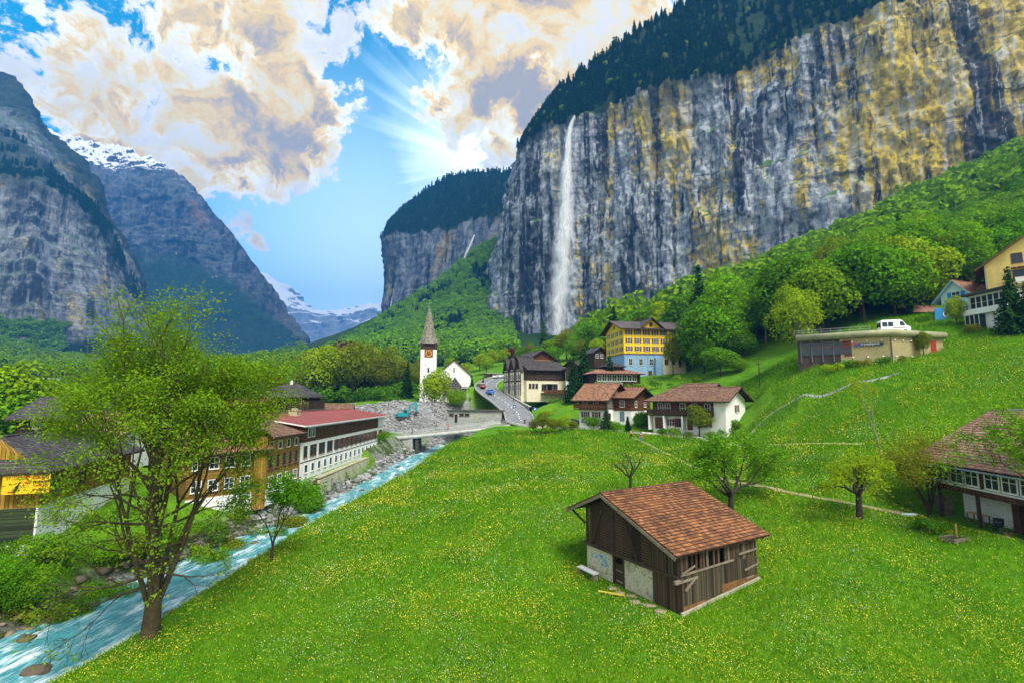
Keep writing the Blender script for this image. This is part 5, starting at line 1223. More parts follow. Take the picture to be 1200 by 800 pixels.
w_ = t['w']; walls(t, 0, 0, w_, 8, -4, 4.6, WHT); walls(t, 0.02, .02, w_*.45, 7.9, 4.6, 9.6, TIM, 'timber_storey'); gable_fill(t, 'y', 0.02, .02, w_*.45, 8, 9.6, 1.2, TIM); roof(t, 'y', 0.02, .0, w_*.45, 8, 9.6, 1.2, SLATEY, .9, .9, .2); MB().box((w_*.45, -.2, 4.6), (w_+.2, 8.2, 4.9)).build('flat_roof', CONG, t)
for i in range(4): window(t, 'f', .9+i*1.9, 1.0, .8, 2.2, FRB, (1, 2))
# ---- yellow hotel
t = house('yellow_hotel', 'big yellow hotel with brown shutters on a blue grey ground floor', 'hotel', (732, 150), (804, 153.4), 15, EYE+6.3)
w_ = t['w']; walls(t, 0, 0, w_*.62, 15, -3, 7.1, BLU, 'blue_ground_floor'); walls(t, w_*.62, .02, w_, 15, -3, 7.1, CREAM, 'cream_ground_floor'); walls(t, -.1, -.1, w_+.1, 15.1, 7.1, 15.0, YEL); MB().box((-.2, -.2, 6.95), (w_+.2, 15.2, 7.2)).build('string_course', BRT, t)
gable_fill(t, 'x', -.1, 0, w_, 15, 15.0, 2.9, YEL); roof(t, 'x', 0, 0, w_, 15, 15.0, 2.9, plain('grey brown roof', (.085, .07, .07), .8, .3, 1), 1.5, 1.8, .3); gx_ = w_*.44
mb = MB(); mb.prism([(gx_-3.6, -.16, 15.0), (gx_+3.6, -.16, 15.0), (gx_, -.16, 17.9)], (0, 6, 0)); mb.build('cross_gable', YEL, t); roof(t, 'y', gx_-3.6, -.2, gx_+3.6, 7, 15.0, 3.0, bpy.data.materials['grey brown roof'], 1.0, 1.3, .25, name='cross_roof')
MB().box((gx_-3.9, -.9, 17.6), (gx_-3.6, 3, 17.9)).build('snow_guard', SHR, t)
nc = 7
for i in range(nc):
    x = 1.6+i*(w_-3.0)/(nc-1)
    for z in (7.9, 10.4, 12.9): window(t, 'f', x, z, .95, 1.5, FRW, (2, 3), SHB, off=.1)
for i in range(4):
    for z in (7.9, 10.4, 12.9): window(t, 'l', 2.+i*3.6, z, .95, 1.5, FRW, (2, 3), SHB, off=.1)
for i in range(3): window(t, 'f', 2.0+i*3.4, 3.6, 1.1, 1.9, CREAM, (2, 2)); 
for i in range(3): window(t, 'f', w_*.68+i*2.3, 4.0, 1.0, 1.4, FRB, (2, 2))
window(t, 'f', 2.2, .6, 1, .9, FRB); MB().box((9.8, -1.2, -2), (11.8, -.02, 5.9)).build('entrance_bay', BLU, t); door(t, 'f', 8.4, -.5, 1.2, 2.4, DBR); window(t, 'f', gx_, 15.7, .9, 1.1, FRB, off=.17); balcony(t, 'f', w_*.64, w_-1, 7.3, 1.0, TIMB)
window(t, 'l', 7.5, 15.6, .8, .9, FRB, off=.12)
t = house('mossy_pavilion', 'low dark pavilion with a mossy pink roof below the yellow hotel', 'building', (697, 134), (750, 137), 7, EYE+3.6)
w_ = t['w']; walls(t, 0, 0, w_, 7, -3, 3.0, TIM); walls(t, -.05, -.1, w_*.6, 0, -3, .6, plain('grey green panel', (.16, .26, .22), .8, .2, 1), 'green_panel'); roof(t, 'x', 0, 0, w_, 7, 3.0, .9, MOSS, 1.3, 1., .2, hip=(2.4, 2.4)); [window(t, 'f', 1.2+i*1.5, .9, 1.1, 1.6, FRW, (2, 2), off=.1) for i in range(8)]; walls(t, 5, 3, 10, 7.5, 3, 5.2, TIM, 'lantern'); roof(t, 'x', 5, 3, 10, 7.5, 5.2, .8, SLATE, .8, .8, .15, hip=(2, 2), name='lantern_roof')
t = house('slate_cottage', 'small dark cottage with slate roof just left of the yellow hotel', 'building', (696, 174), (711, 176), 6, EYE+13.4)
w_ = t['w']; walls(t, 0, 0, w_, 6, -3, 2.6, TIM); gable_fill(t, 'y', 0, 0, w_, 6, 2.6, 1.8, TIM); roof(t, 'y', 0, 0, w_, 6, 2.6, 1.8, SLATEY, .8, .9, .2); window(t, 'f', 1.4, .7, 1, 1.2, FRW); window(t, 'f', 3.3, .7, 1, 1.2, FRW)
# ---- brown chalet with wing
a_ = R(-40); B_ = Vector((20.7, 108)); A_ = B_-6.9*Vector((math.cos(a_), math.sin(a_)))
def px_of(v): return (v.x/v.y*570+600, v.y)
t = house('brown_chalet', 'brown chalet with red shutters, balcony and a side wing', 'chalet', px_of(A_), px_of(B_), 9, EYE-5.0)
w_ = t['w']; walls(t, 0, 0, w_, 9, -2.5, 2.3, WHT); walls(t, -.05, -.05, w_+.02, 9.05, 2.3, 5.0, TIMH, 'timber_storey'); gable_fill(t, 'x', 0, 0, w_, 9, 5.0, 2.9, TIMH); MB().box((w_+.02, .3, 2.4), (w_+.08, 3.4, 6.0)).build('grey_cladding', GREYW, t)
rf = roof(t, 'x', 0, 0, w_, 9, 5.0, 2.9, BRT, 1.5, 1.4, .22); chimney(rf, w_*.75, 5.4, 7.4, 1.1, CONG)
for x in (1.6, 4.4): window(t, 'f', x, 3.0, 1.0, 1.4, FRW, (2, 2), SHR, off=.05); window(t, 'f', x, .5, .9, 1.2, FRW, (2, 2), SHR)
balcony(t, 'f', -.8, w_+.2, 2.4, 1.2, TIMB); window(t, 'r', 4.5, 5.4, .9, 1.2, FRW, (2, 2), SHR, off=.04); window(t, 'r', 1.5, .4, .7, 1., FRB)
walls(t, w_+.1, 3.4, w_+4.3, 13.2, -2.5, 2.0, WHT, 'wing_base'); walls(t, w_+.1, 3.35, w_+4.35, 13.25, 2.0, 5.0, TIMH, 'wing_storey'); gable_fill(t, 'x', w_, 3.4, w_+4.3, 13.2, 5.0, 2.0, TIMH, name='wing_gable'); roof(t, 'x', w_+.6, 3.4, w_+4.3, 13.2, 5.0, 2.0, BRT, .9, 1.2, .2, name='wing_roof')
for u, fc in ((1.6, 'f'),): window(t, 'f', w_+2.2, 2.9, .95, 1.3, FRW, (2, 2), SHR, off=-3.35+.02)
t['d'] = 13; [window(t, 'r', 5.6+i*4.6, 2.8, 1.0, 1.3, FRW, (2, 2), SHR, off=4.36) for i in range(2)]; door(t, 'f', w_+2.1, -.3, 1.1, 2.2, plain('blue grey door', (.12, .2, .3), .6, .1, 2), off=-3.38)
# ---- chalet with the white gable
a_ = R(-45); B_ = Vector((40, 92)); A_ = B_-15*Vector((math.cos(a_), math.sin(a_)))
t = house('white_gabled_chalet', 'wide chalet with a brown tile roof, dark timber front and a white gable', 'chalet', px_of(A_), px_of(B_), 10, EYE-6.3)
w_ = t['w']; walls(t, 0, 0, w_, 10, -2, 2.6, WHT); walls(t, .02, .02, w_-2.2, 9.9, 2.6, 5.9, TIMB, 'timber_storey'); walls(t, w_-2.2, .0, w_, 10, 2.6, 5.9, WHT, 'white_end'); gable_fill(t, 'x', 5.2, 0, w_, 10, 5.9, 2.2, WHT)
roof(t, 'x', 0, 0, w_, 10, 5.9, 2.1, BRT2, 1.5, 1.3, .25, hip=(3.2, 0)); roof(t, 'x', 2.0, 3.0, w_-4.4, 11, 6.9, 2.0, BRT2, .8, .6, .2, hip=(2, 0), name='upper_roof'); gable_fill(t, 'x', 3.5, 3.2, w_-4.4, 11, 6.7, 1.9, TIM, name='upper_gable')
balcony(t, 'f', -.6, w_-2.2, 2.75, 1.4, TIM); door(t, 'f', 1.6, -.1, 2.2, 2.3, DBR, name='garage_door'); door(t, 'f', 8.0, -.1, 1.1, 2.2, DBR); [window(t, 'f', x, .6, 1.0, 1.3, FRW, (2, 2), SHR) for x in (4.2, 11.2)]; window(t, 'f', 5.6, .5, 1.6, 1.5, FRB, (2, 1)); [window(t, 'f', x, 3.3, 1.0, 1.7, FRW, (2, 2)) for x in (1.8, 3.4, 6.6, 9., 11.6)]
window(t, 'r', 5.6, 3.4, .95, 1.35, FRW, (2, 2), SHR); [MB().box((x, -1.45, -.3), (x+.25, -.01, 2.58)).build('pier', WHT, t) for x in (-.3, 3.0, 6.9)]
# ---- flat-roofed building with the rounded eave, van deck
C_ = P(1045, 418, 86); root = thing('flat_roofed_building', 'tan flat-roofed building with a fat rounded eave on the grass slope', 'building', (C_.x, C_.y, EYE+7.0)); TAN = plain('tan render', (.33, .29, .15), .9, .15, 1, streak=.3)
L_ = P(936, 424, 94)-C_; R2 = P(1106, 413, 90)-C_; L_.z = R2.z = 0; n1_ = Vector((0, 11, 0)); n2_ = Vector((11, 9, 0))
m1 = L_*.52
MB().prism([Vector((0, 0, -1.5)), R2+Vector((0, 0, -1.5)), R2+n1_+Vector((0, 0, -1.5)), n1_*1.1+Vector((0, 0, -1.5)), m1+n1_+Vector((0, 0, -1.5)), m1+Vector((0, 0, -1.5))], (0, 0, 5.6)).build('wall', TAN, root)
MB().prism([m1+Vector((0, .15, -4.5)), m1+n1_+Vector((0, 0, -4.5)), L_+n2_+Vector((0, 0, -4.5)), L_+Vector((0, .15, -4.5))][::-1], (0, 0, 8.6)).build('glazed_wing', plain('dark joinery', (.05, .035, .03), .6, .2, 2), root)
deck = MB().prism([L_+Vector((0, 0, 4.1)), Vector((0, 0, 4.1)), R2+Vector((0, 0, 4.1)), R2+n1_+Vector((0, 0, 4.1)), L_+n2_+Vector((0, 0, 4.1))], (0, 0, .8)).build('roof_deck', CONG, root)
ev = MB(); ev.tube([L_*1.02+Vector((0, -.15, 4.32)), Vector((0, -.25, 4.32)), R2*1.03+Vector((0, -.15, 4.32))], [.62, .66, .62], 14); ev.build('rounded_eave', plain('lichened metal eave', (.28, .29, .17), .6, .25, 1, streak=.4), root, smooth=True)
dirL = (Vector((0, 0, 0))-L_).normalized(); nL = Vector((dirL.y, -dirL.x, 0))
for i in range(4):
    p = L_+dirL*(.6+i*1.75); q = p+dirL*1.5
    MB().prism([p+nL*.02+Vector((0, 0, .9)), q+nL*.02+Vector((0, 0, .9)), q+nL*.02+Vector((0, 0, 3.3)), p+nL*.02+Vector((0, 0, 3.3))], nL*.05).build('window', GL, root)
    MB().beam(p+nL*.05+Vector((0, 0, 2.3)), q+nL*.05+Vector((0, 0, 2.3)), .1, .1).build('window_bar', SHR, root)
    MB().beam(p-dirL*.12+Vector((0, 0, -.4)), p-dirL*.12+Vector((0, 0, 3.9)), .18, .18).build('pillar', plain('grey pillar', (.10, .11, .13), .7, .1, 2), root)
p = m1+dirL*.5
wn_ = MB().prism([p+nL*.02+Vector((0, 0, .5)), p+dirL*1.2+nL*.02+Vector((0, 0, .5)), p+dirL*1.2+nL*.02+Vector((0, 0, 3.4)), p+nL*.02+Vector((0, 0, 3.4))], nL*.05).build('red_window', SHR, root); MB().prism([p+nL*.08+dirL*.15+Vector((0, 0, .7)), p+dirL*1.05+nL*.08+Vector((0, 0, .7)), p+dirL*1.05+nL*.08+Vector((0, 0, 2.2)), p+nL*.08+dirL*.15+Vector((0, 0, 2.2))], nL*.01).build('pane', GL, wn_)
dirR = R2.normalized(); nR = Vector((dirR.y, -dirR.x, 0)); p = dirR*10.2
MB().prism([p+nR*.02+Vector((0, 0, 1.0)), p+dirR*1.3+nR*.02+Vector((0, 0, 1.0)), p+dirR*1.3+nR*.02+Vector((0, 0, 3.3)), p+nR*.02+Vector((0, 0, 3.3))], nR*.06).build('red_door', plain('red door', (.35, .03, .02), .6, .1, 2), root)
MB().tube([Vector((.05, -.12, -.5)), Vector((.05, -.12, 3.8))], .09, 8).build('downpipe', plain('grey pipe', (.10, .11, .11), .6, .1, 2), root)
for k, (dv, nv_, s_) in enumerate([(-dirL, nL, (1.2, 3.4, 5.6)), (dirR, nR, (1.0, 3.0, 5.0))]):
    for s in s_:
        for z in (.25, 3.1): c = dv*s+nv_*.1+Vector((0, 0, z)); MB().lathe([(.0, .12), (.12, .1), (.15, -.08), (0, -.1)], 8, c).build('wall_lamp', WHT, root)
sg = thing('shop_sign', 'round red and blue emblem with white shop lettering on the tan wall', 'sign', C_+L_*.345+nL*.12+Vector((0, 0, EYE+7.0-C_.z+2.55)), math.atan2(dirL.y, dirL.x))
MB().lathe([(0, 0), (.42, 0), (.42, .06), (0, .07)], 20).build('emblem', plain('emblem blue', (.02, .09, .42), .5, .1, 2), sg, smooth=False); o = bpy.data.objects['emblem']; o.rotation_euler = (R(90), 0, 0)
MB().lathe([(0, .075), (.25, .075), (.25, .1), (0, .1)], 16, (-.16, .14, 0)).build('emblem_red', plain('emblem red', (.5, .03, .02), .5, .1, 2), sg); o = bpy.data.objects['emblem_red']; o.rotation_euler = (R(90), 0, 0)
MB().box((.48, -.06, -.3), (3.9, -.02, .22)).build('sign_backing', plain('sign navy', (.02, .03, .09), .6, .1, 2), sg); text_mesh('lettering', 'crystalsport', .58, WHT, sg, (.56, -.075, -.16))
RB = thing('roof_railing', 'thin grey railing along the flat roof left of the van', 'railing', (C_.x, C_.y, EYE+11.9)); mb = MB()
for i in range(9):
    p = L_*(1-i/9*.95)+Vector((0, .9, 0)); mb.tube([p, p+Vector((0, 0, .95))], .03, 5)
for z in (.95, .5): mb.tube([L_+Vector((0, .9, z)), L_*.15+Vector((0, .9, z))], .03, 5)
mb.build('rails', METAL, RB)
# ---- houses at the top right
t = house('blue_gabled_house', 'pale blue house with a brown roof and blue bargeboards', 'house', (1111, 106), (1147, 101), 9, EYE+16.5)
w_ = t['w']; PB = plain('pale blue render', (.42, .62, .62), .9, .1, 1); BB_ = plain('blue paint', (.03, .22, .55), .6, .1, 2)
walls(t, 0, 0, w_, 9, -3, 5.4, PB); gable_fill(t, 'y', 0, 0, w_, 9, 5.4, 3.0, PB); roof(t, 'y', 0, 0, w_, 9, 5.4, 3.0, tiles('brown tile roof y', (.235, .105, .055), .16, .34, 1, c2=(.36, .18, .10)), 1.3, 1.0, .2, under=plain('light blue board', (.35, .52, .70), .7, .1, 2)); window(t, 'f', 2.8, 4.6, 1.4, 1.4, FRW, (2, 2), BB_); window(t, 'f', 1.2, 1.5, 1, 1.2, FRW, (2, 2), BB_); window(t, 'f', 4.2, 1.5, 1, 1.2, FRW, (2, 2), BB_); roof(t, 'x', w_-.5, 2.0, w_+6, 9, 5.2, 2.2, BRT2, .8, .2, .2, name='side_roof'); walls(t, w_, 2.2, w_+6, 8.8, -3, 5.2, PB, 'side_wing')
t = house('glazed_veranda_house', 'white house with a glazed veranda below the yellow house', 'house', (1144, 96), (1194, 88), 7, EYE+13.0)
w_ = t['w']; walls(t, 0, 0, w_, 7, -3, 7.0, WHT); MB().box((-.7, -1.4, 6.9), (w_+.6, 7.2, 7.25)).build('roof', plain('dark roof edge', (.07, .06, .05), .7, .2, 2), t); MB().box((-.3, -1.1, 3.0), (w_, 0, 4.1)).build('balustrade', WHT, t); MB().box((-.25, -1.0, .0), (3.0, -.02, 2.9)).build('lower_glazing', GL, t)
for i in range(6): window(t, 'f', .9+i*1.15, 4.2, .95, 2.3, FRW, (1, 2), off=.05)
for i in range(4): MB().box((i*.95-.2, -1.06, 0), (i*.95-.1, -1.0, 2.9)).build('mullion', FRW, t)
t = house('yellow_house', 'tall faded yellow house cut by the right edge of the picture', 'house', (1168, 98), (1358, 84), 12, EYE+14.0)
w_ = t['w']; walls(t, 0, 0, w_, 12, -3, 13.0, YELP); gable_fill(t, 'y', 0, 0, w_, 12, 13.0, 7.6, YELP); roof(t, 'y', 0, 0, w_, 12, 13.0, 7.6, SLATEY, 1.6, 1.0, .2, under=FRB); MB().tube([(-.12, -.12, -2), (-.12, -.12, 13)], .1, 6).build('downpipe', METAL, t)
for z in (5.2, 9.2, 12.6): window(t, 'f', 4.6, z, 1.5, 1.9, FRB, (2, 2)); window(t, 'f', 7.4, z, 1.5, 1.9, FRB, (2, 2))
balcony(t, 'f', 4.0, 12, 8.4, 1.3, FRW); MB().box((3.6, -1.5, 11.4), (12, 0, 11.55)).build('balcony_roof', BRT, t)
t = house('red_roofed_shed', 'small shed with a pinkish red roof left of the blue house', 'shed', (1076, 112), (1112, 113), 6, EYE+17.6)
w_ = t['w']; walls(t, 0, 0, w_, 6, -2, 2.2, TIM); gable_fill(t, 'x', 0, 0, w_, 6, 2.2, 1.6, TIM); roof(t, 'x', 0, 0, w_, 6, 2.2, 1.7, PNK, .9, .9, .2); window(t, 'f', 1.8, .6, 1, 1., FRW)
a = P(1096, 371.5, 103.5); sg = thing('blue_banner', 'blue banner with a red and white round emblem in front of the red-roofed shed', 'banner', a); MB().box((0, -.05, -1.), (4.2, .05, 1.85)).build('board', BB_, sg); MB().lathe([(0, 0), (.55, 0), (.55, .05), (0, .06)], 18).build('emblem', WHT, sg); o = sg.children[-1]; o.rotation_euler = (R(90), 0, 0); o.location = (2.2, -.06, .55); MB().lathe([(0, .07), (.36, .07), (.36, .1), (0, .1)], 18).build('emblem_centre', SHR, o)
t = house('white_cottage', 'small white cottage glimpsed between the big trees', 'house', (889, 150), (906, 151), 6, EYE+13); w_ = t['w']; walls(t, 0, 0, w_, 6, -3, 4.2, WHT); gable_fill(t, 'x', 0, 0, w_, 6, 4.2, 1.8, WHT); roof(t, 'x', 0, 0, w_, 6, 4.2, 1.8, BRT2, .7, .6, .2); [window(t, 'f', 1+i*1.3, 1.6, .8, 1.2, FRB) for i in range(3)]
# ---- grey concrete utility hut by the pit
t = house('concrete_hut', 'low grey concrete building with a grassy flat roof beside the bridge road', 'building', (525, 139), (588, 136), 7, EYE-6.9)
w_ = t['w']; walls(t, 0, 0, w_, 7, -2, 3.0, CONG); MB().box((-.3, -.35, 3.0), (w_+.4, 7, 3.3)).build('roof', plain('dark roof edge', (.07, .06, .05), .7, .2, 2), t); door(t, 'f', 8.4, -.1, 1.6, 2.3, plain('pale green door', (.35, .38, .25), .7, .15, 2)); door(t, 'f', 2.6, -.1, .8, 2.2, TIM); [window(t, 'f', x, 1.7, 1.2, .6, FRB, (2, 1)) for x in (1.2, 4.2, 5.8)]
t = house('parking_shelter', 'low open shelter behind the parked white cars', 'shelter', (570, 205), (586, 207), 5, EYE+7.5); w_ = t['w']; MB().box((-.4, -.4, 2.4), (w_+.4, 5, 2.7)).build('roof', CONG, t); walls(t, 0, 4.6, w_, 4.9, -2, 2.4, CREAM); [MB().box((x, 0, -2), (x+.2, .2, 2.4)).build('post', TIM, t) for x in (0, w_*.33, w_*.66, w_-.2)]
# ------------------------------------------------------------------ the barn in the meadow
bc = P(799, 717, 31.7); BZ = bc.z
barn = thing('barn', 'old hay barn with a rust brown tile roof, weathered boards and a whitewashed stone base', 'barn', (bc.x, bc.y, BZ), R(30.4)); barn.scale = (.94, .94, .94)
BW, BD = 8.2, 9.7; barn['w'] = BW; barn['d'] = BD
RY, RZ_, EY0, EZ0, EY1, EZ1 = 6.9, 6.42, -.42, 3.62, 11.35, 4.42      # ridge and eave lines
def roof_z(y): return EZ0+(RZ_-EZ0)*(y-EY0)/(RY-EY0) if y < RY else RZ_+(EZ1-RZ_)*(y-RY)/(EY1-RY)
BARK_B = planks('barn weathered boards', (.05, .043, .027), .24, True, .75, .16); BARN_D = planks('barn dark boards', (.060, .036, .022), .22, True, .6, .14); BEAM = plain('barn beam', (.060, .040, .028), .9, .4, 3, bump=.01); BEAMG = plain('grey weathered beam', (.20, .165, .125), .9, .35, 3, bump=.01)
STN, t_ = new_mat('peeling lime plaster'); oc = t_.n('ShaderNodeTexCoord').outputs['Object']
n_1 = t_.noise(oc, 1.6, 7, .65); n_2 = t_.noise(oc, 7, 6, .7); n_3 = t_.noise(t_.scale(oc, (1, 1, 1), (3, 9, 2)), .7, 4, .6)
c_1 = t_.mix(t_.ss(n_2, .35, .65), (.36, .33, .24), (.60, .58, .48)); c_1 = t_.mix(t_.ss(n_1, .55, .66), c_1, (.30, .24, .13)); c_1 = t_.mix(t_.ss(n_3, .56, .64, 0, .7), c_1, (.22, .21, .20))
finish(t_, c_1, .95, t_.m('ADD', n_1, n_2), .8, .05)
# gable face: stone base left and right of the byre door, dark boards to the near corner
MB().box((0, 6.5, -.8), (.45, BD, 2.0)).build('stone_wall', STN, barn); MB().box((0, 2.45, -.8), (.45, 5.3, 2.0)).build('stone_wall', STN, barn)
for y in (5.3, 6.42): MB().box((-.06, y-.01, -.3), (.3, y+.13, 1.98)).build('door_post', BEAM, barn)
bd = MB().box((.16, 5.43, -.3), (.24, 6.42, 1.3)).build('byre_door', planks('byre door boards', (.05, .035, .028), .2), barn); MB().box((.10, 5.45, .75), (.16, 6.40, .87)).box((.10, 5.45, -.02), (.16, 6.40, .10)).build('door_ledge', BEAMG, bd); MB().box((.3, 5.43, 1.3), (.4, 6.42, 1.98)).build('door_dark', plain('barn inside dark', (.01, .008, .006), .95, .1), barn)  # near-black panel over the half door paints the unlit inside
mb = MB(); rr = random.Random(4)
y = .02
while y < 2.43:
    w_ = rr.uniform(.16, .26); mb.box((-.04+rr.uniform(-.015, .02), y, -.25+rr.uniform(0, .2)), (.02, min(y+w_-.02, 2.44), 2.0), rr.choice([0, 0, 0, 1])); y += w_
mb.build('side_boards', [BARN_D, BARK_B], barn)
# slatted upper gable
mb = MB(); z = 2.16
while z < 6.1:
    y0 = 2.5
    ys = [yy for yy in np.linspace(2.5, 9.65, 60) if roof_z(yy) > z+.28]
    if len(ys) > 1: mb.box((.02+rr.uniform(-.01, .01), min(ys), z), (.07, max(ys), z+.135))
    z += .19
mb.build('slatted_gable', planks('barn slats', (.06, .036, .022), .9, True, .5, .04), barn)
MB().prism([(.30, y_, z_) for y_, z_ in ((.1, 1.9), (BD-.1, 1.9), (BD-.1, roof_z(BD-.1)-.1), (RY, RZ_-.1), (.1, roof_z(.1)-.1))], (.06, 0, 0)).build('hay_shade', bpy.data.materials['barn inside dark'], barn)  # near-black sheet behind the slats, the loft's darkness as colour
mb = MB(); y = .05
while y < 2.6:
    w_ = rr.uniform(.17, .27); mb.box((-.05+rr.uniform(-.012, .015), y, 2.12), (.02, y+w_-.02, roof_z(y)-.12), rr.choice([0, 0, 1])); y += w_
mb.build('upper_boards', [BARN_D, BARK_B], barn)
MB().beam((-.10, -.2, 2.05), (-.10, BD+.25, 2.05), .2, .2).build('sill_beam', BEAM, barn)
for y, z1 in ((BD-.1, roof_z(BD-.1)-.1), (6.5, roof_z(6.5)-.2), (2.6, roof_z(2.6)-.2)): MB().box((-.08, y-.09, 2.1), (.05, y+.09, z1)).build('post', BEAM, barn)
for a, b in (((-.07, 8.9, 2.2), (-.07, 7.6, 5.2)), ((-.07, 3.9, 2.2), (-.07, 5.4, 5.2))): MB().beam(a, b, .13, .11, up=(1, 0, 0)).build('brace', BEAM, barn)
MB().beam((-.12, BD, 3.6), (-.45, 11.0, 4.45), .14, .14).build('eave_bracket', BEAM, barn); MB().box((-.75, -.25, 1.9), (-.1, -.05, 2.1)).build('beam_end', BEAMG, barn)
# eave face: vertical boards, some pale, with rails and a loose patch
mb = MB(); x = 0.
while x < BW-.05:
    w_ = rr.uniform(.17, .30); top = EZ0+.10; g = rr.choice([0, 0, 0, 0, 1])
    mb.box((x+.01, -.05+rr.uniform(-.02, .012), .02+rr.uniform(0, .12)+x*.10), (min(x+w_, BW), .0, 2.35+rr.uniform(-.1, .1)), g)
    if rr.random() < .86: mb.box((x+.02, -.02+rr.uniform(-.02, .012), 2.3), (min(x+w_-.01, BW), .03, top), rr.choice([0, 1, 1, 0, 2]))
    x += w_
mb.build('plank_wall', [BARK_B, BARN_D, planks('pale silver boards', (.13, .115, .075), .3, True, .5, .05)], barn)
MB().box((.12, .35, 0), (BW-.1, .42, 3.7)).build('hay_shade', bpy.data.materials['barn inside dark'], barn); MB().box((BW-.06, .05, .2), (BW, BD, 3.7)).build('far_wall', BARK_B, barn); MB().box((.4, BD-.08, -.5), (BW-.1, BD, 4.7)).build('back_wall', BARK_B, barn)  # first box: near-black sheet painting the dark behind the planks
for a, b, w_ in (((-.1, -.12, 2.32), (5.4, -.1, 2.45), .13), ((6.0, -.12, 2.75), (8.25, -.1, 2.82), .13), ((6.6, -.13, 1.55), (8.25, -.11, 1.75), .12), ((6.7, -.13, .95), (7.6, -.11, 1.0), .1), ((-.1, -.16, 1.95), (1.5, -.14, 1.98), .15), ((-.05, -.16, 2.4), (1.3, -.14, 2.75), .11)): MB().beam(a, b, .06, w_).build('rail', BEAMG, barn)
for x in (.0, 2.7, 5.5, BW-.1): MB().box((x, -.0, -.2+x*.05), (x+.14, .14, EZ0+.1)).build('post', BEAM, barn)
MB().beam((.3, -.12, 1.3), (1.3, -.12, 1.95), .1, .1).build('brace', BEAMG, barn)
rust = plain('rusty board foot', (.17, .085, .03), .9, .4, 4); MB().box((.1, -.07, -.1), (4.1, -.055, .34)).box((4.1, -.07, .3), (BW, -.055, 1.0)).build('foot_board', rust, barn); MB().prism([(-.15, -.18, -.9), (BW+.1, -.18, -.6), (BW+.1, -.18, .80), (-.15, -.18, .0)], (0, .15, 0)).build('footing', plain('pale stone footing', (.34, .33, .27), .95, .3, 2, bump=.03), barn)
# roof: boards below, real tiles above
x0r, x1r = -.85, 9.35
mb = MB(); th = .10
prof = [(EY0, EZ0), (RY, RZ_), (EY1, EZ1), (EY1, EZ1+th), (RY, RZ_+th), (EY0, EZ0+th)]
mb.prism([(x0r, y, z) for y, z in prof], (x1r-x0r, 0, 0)); rfo = mb.build('roof', TIM, barn)
def tile_field(name, p0, along, up, nr, nc, mat, parent, seed, lift=.055):
    rng = np.random.RandomState(seed); p0, along, up = map(np.array, (p0, along, up)); n = np.cross(along, up); n = n/np.linalg.norm(n); n = n*np.sign(n[2])
    V, F, T = [], [], []; a1, u1 = along/nc, up/nr
    for j in range(nr):
        for i in range(nc):
            o = p0+a1*i+u1*j+n*(.015+rng.uniform(0, .012)); sk = rng.uniform(-.012, .012); lf = lift+rng.uniform(-.012, .02)
            if rng.rand() < .015: sk += .04; lf += .03
            c = [o+n*lf+a1*.03+u1*sk, o+n*(lf)+a1*.97+u1*(sk+rng.uniform(-.01, .01)), o+a1*.97+u1*1.12+n*.01, o+a1*.03+u1*1.12+n*.01]
            mid_ = [(c[0]+c[1])/2+n*.022, (c[2]+c[3])/2+n*.022]; lo = [c[0]-n*.075, (c[0]+c[1])/2-n*.055, c[1]-n*.075]
            b = len(V); V += [c[0], mid_[0], c[1], c[2], mid_[1], c[3]]+lo; F += [(b, b+1, b+4, b+5), (b+1, b+2, b+3, b+4), (b+6, b+7, b+1, b), (b+7, b+8, b+2, b+1)]; tt = rng.rand(); T += [tt, tt, 0, 0]  # lip faces take the darkest tone, painting in the row shadows
    return np_mesh(name, np.array(V), np.array(F), mat, parent, attrs={'tone': ('FACE', T)})
def tile_mat(name, stops, mossy=.5):
    m, t = new_mat(name); oc = t.n('ShaderNodeTexCoord').outputs['Object']; at = t.n('ShaderNodeAttribute'); at.attribute_name = 'tone'
    n = t.noise(oc, 9, 5, .7); big = t.noise(oc, .55, 5, .6); v = t.m('ADD', t.m('MULTIPLY', at.outputs['Fac'], .62), t.m('ADD', t.m('MULTIPLY', n, .28), t.m('MULTIPLY', t.m('SUBTRACT', big, .5), .7)))
    c = t.ramp(v, stops); c = t.mix(t.ss(t.noise(oc, 2.6, 6, .75), .57, .72, 0, mossy), c, (.23, .19, .04)); c = t.mix(t.ss(t.noise(oc, 24, 3, .6), .66, .72, 0, .6), c, (.50, .48, .40))
    finish(t, c, .9, n, .5, .01); return m
TM = tile_mat('old barn tiles', [(.0, (.045, .026, .018)), (.3, (.135, .058, .030)), (.55, (.23, .095, .040)), (.8, (.35, .165, .06)), (1, (.46, .31, .16))])
tile_field('roof_tiles', (x0r, EY0-.06, EZ0+th-.02), (x1r-x0r, 0, 0), (0, RY-EY0+.06, RZ_-EZ0+.03), 25, 40, TM, rfo, 5, .11)
tile_field('roof_tiles', (x0r, EY1+.06, EZ1+th-.02), (x1r-x0r, 0, 0), (0, RY-EY1-.06, RZ_-EZ1+.03), 16, 40, TM, rfo, 6)
mb = MB(); k = 26
for i in range(k):
    a = x0r+(x1r-x0r)*i/k; mb.tube([(a, RY, RZ_+th+.03), (a+(x1r-x0r)/k+.04, RY, RZ_+th+.05)], [.13, .11], 7)
mb.build('ridge_tiles', TM, rfo)
for y0, z0, y1, z1 in ((EY0, EZ0, RY, RZ_), (RY, RZ_, EY1, EZ1)):
    MB().beam((x0r-.02, y0, z0-.06), (x0r-.02, y1, z1-.06), .05, .24, up=(0, 0, 1)).build('bargeboard', BEAMG, rfo)
for i in range(9): MB().beam((x0r+.5+i*1.12, EY0+.02, EZ0-.06), (x0r+.5+i*1.12, RY, RZ_-.08), .11, .12).build('rafter', BEAM, barn)
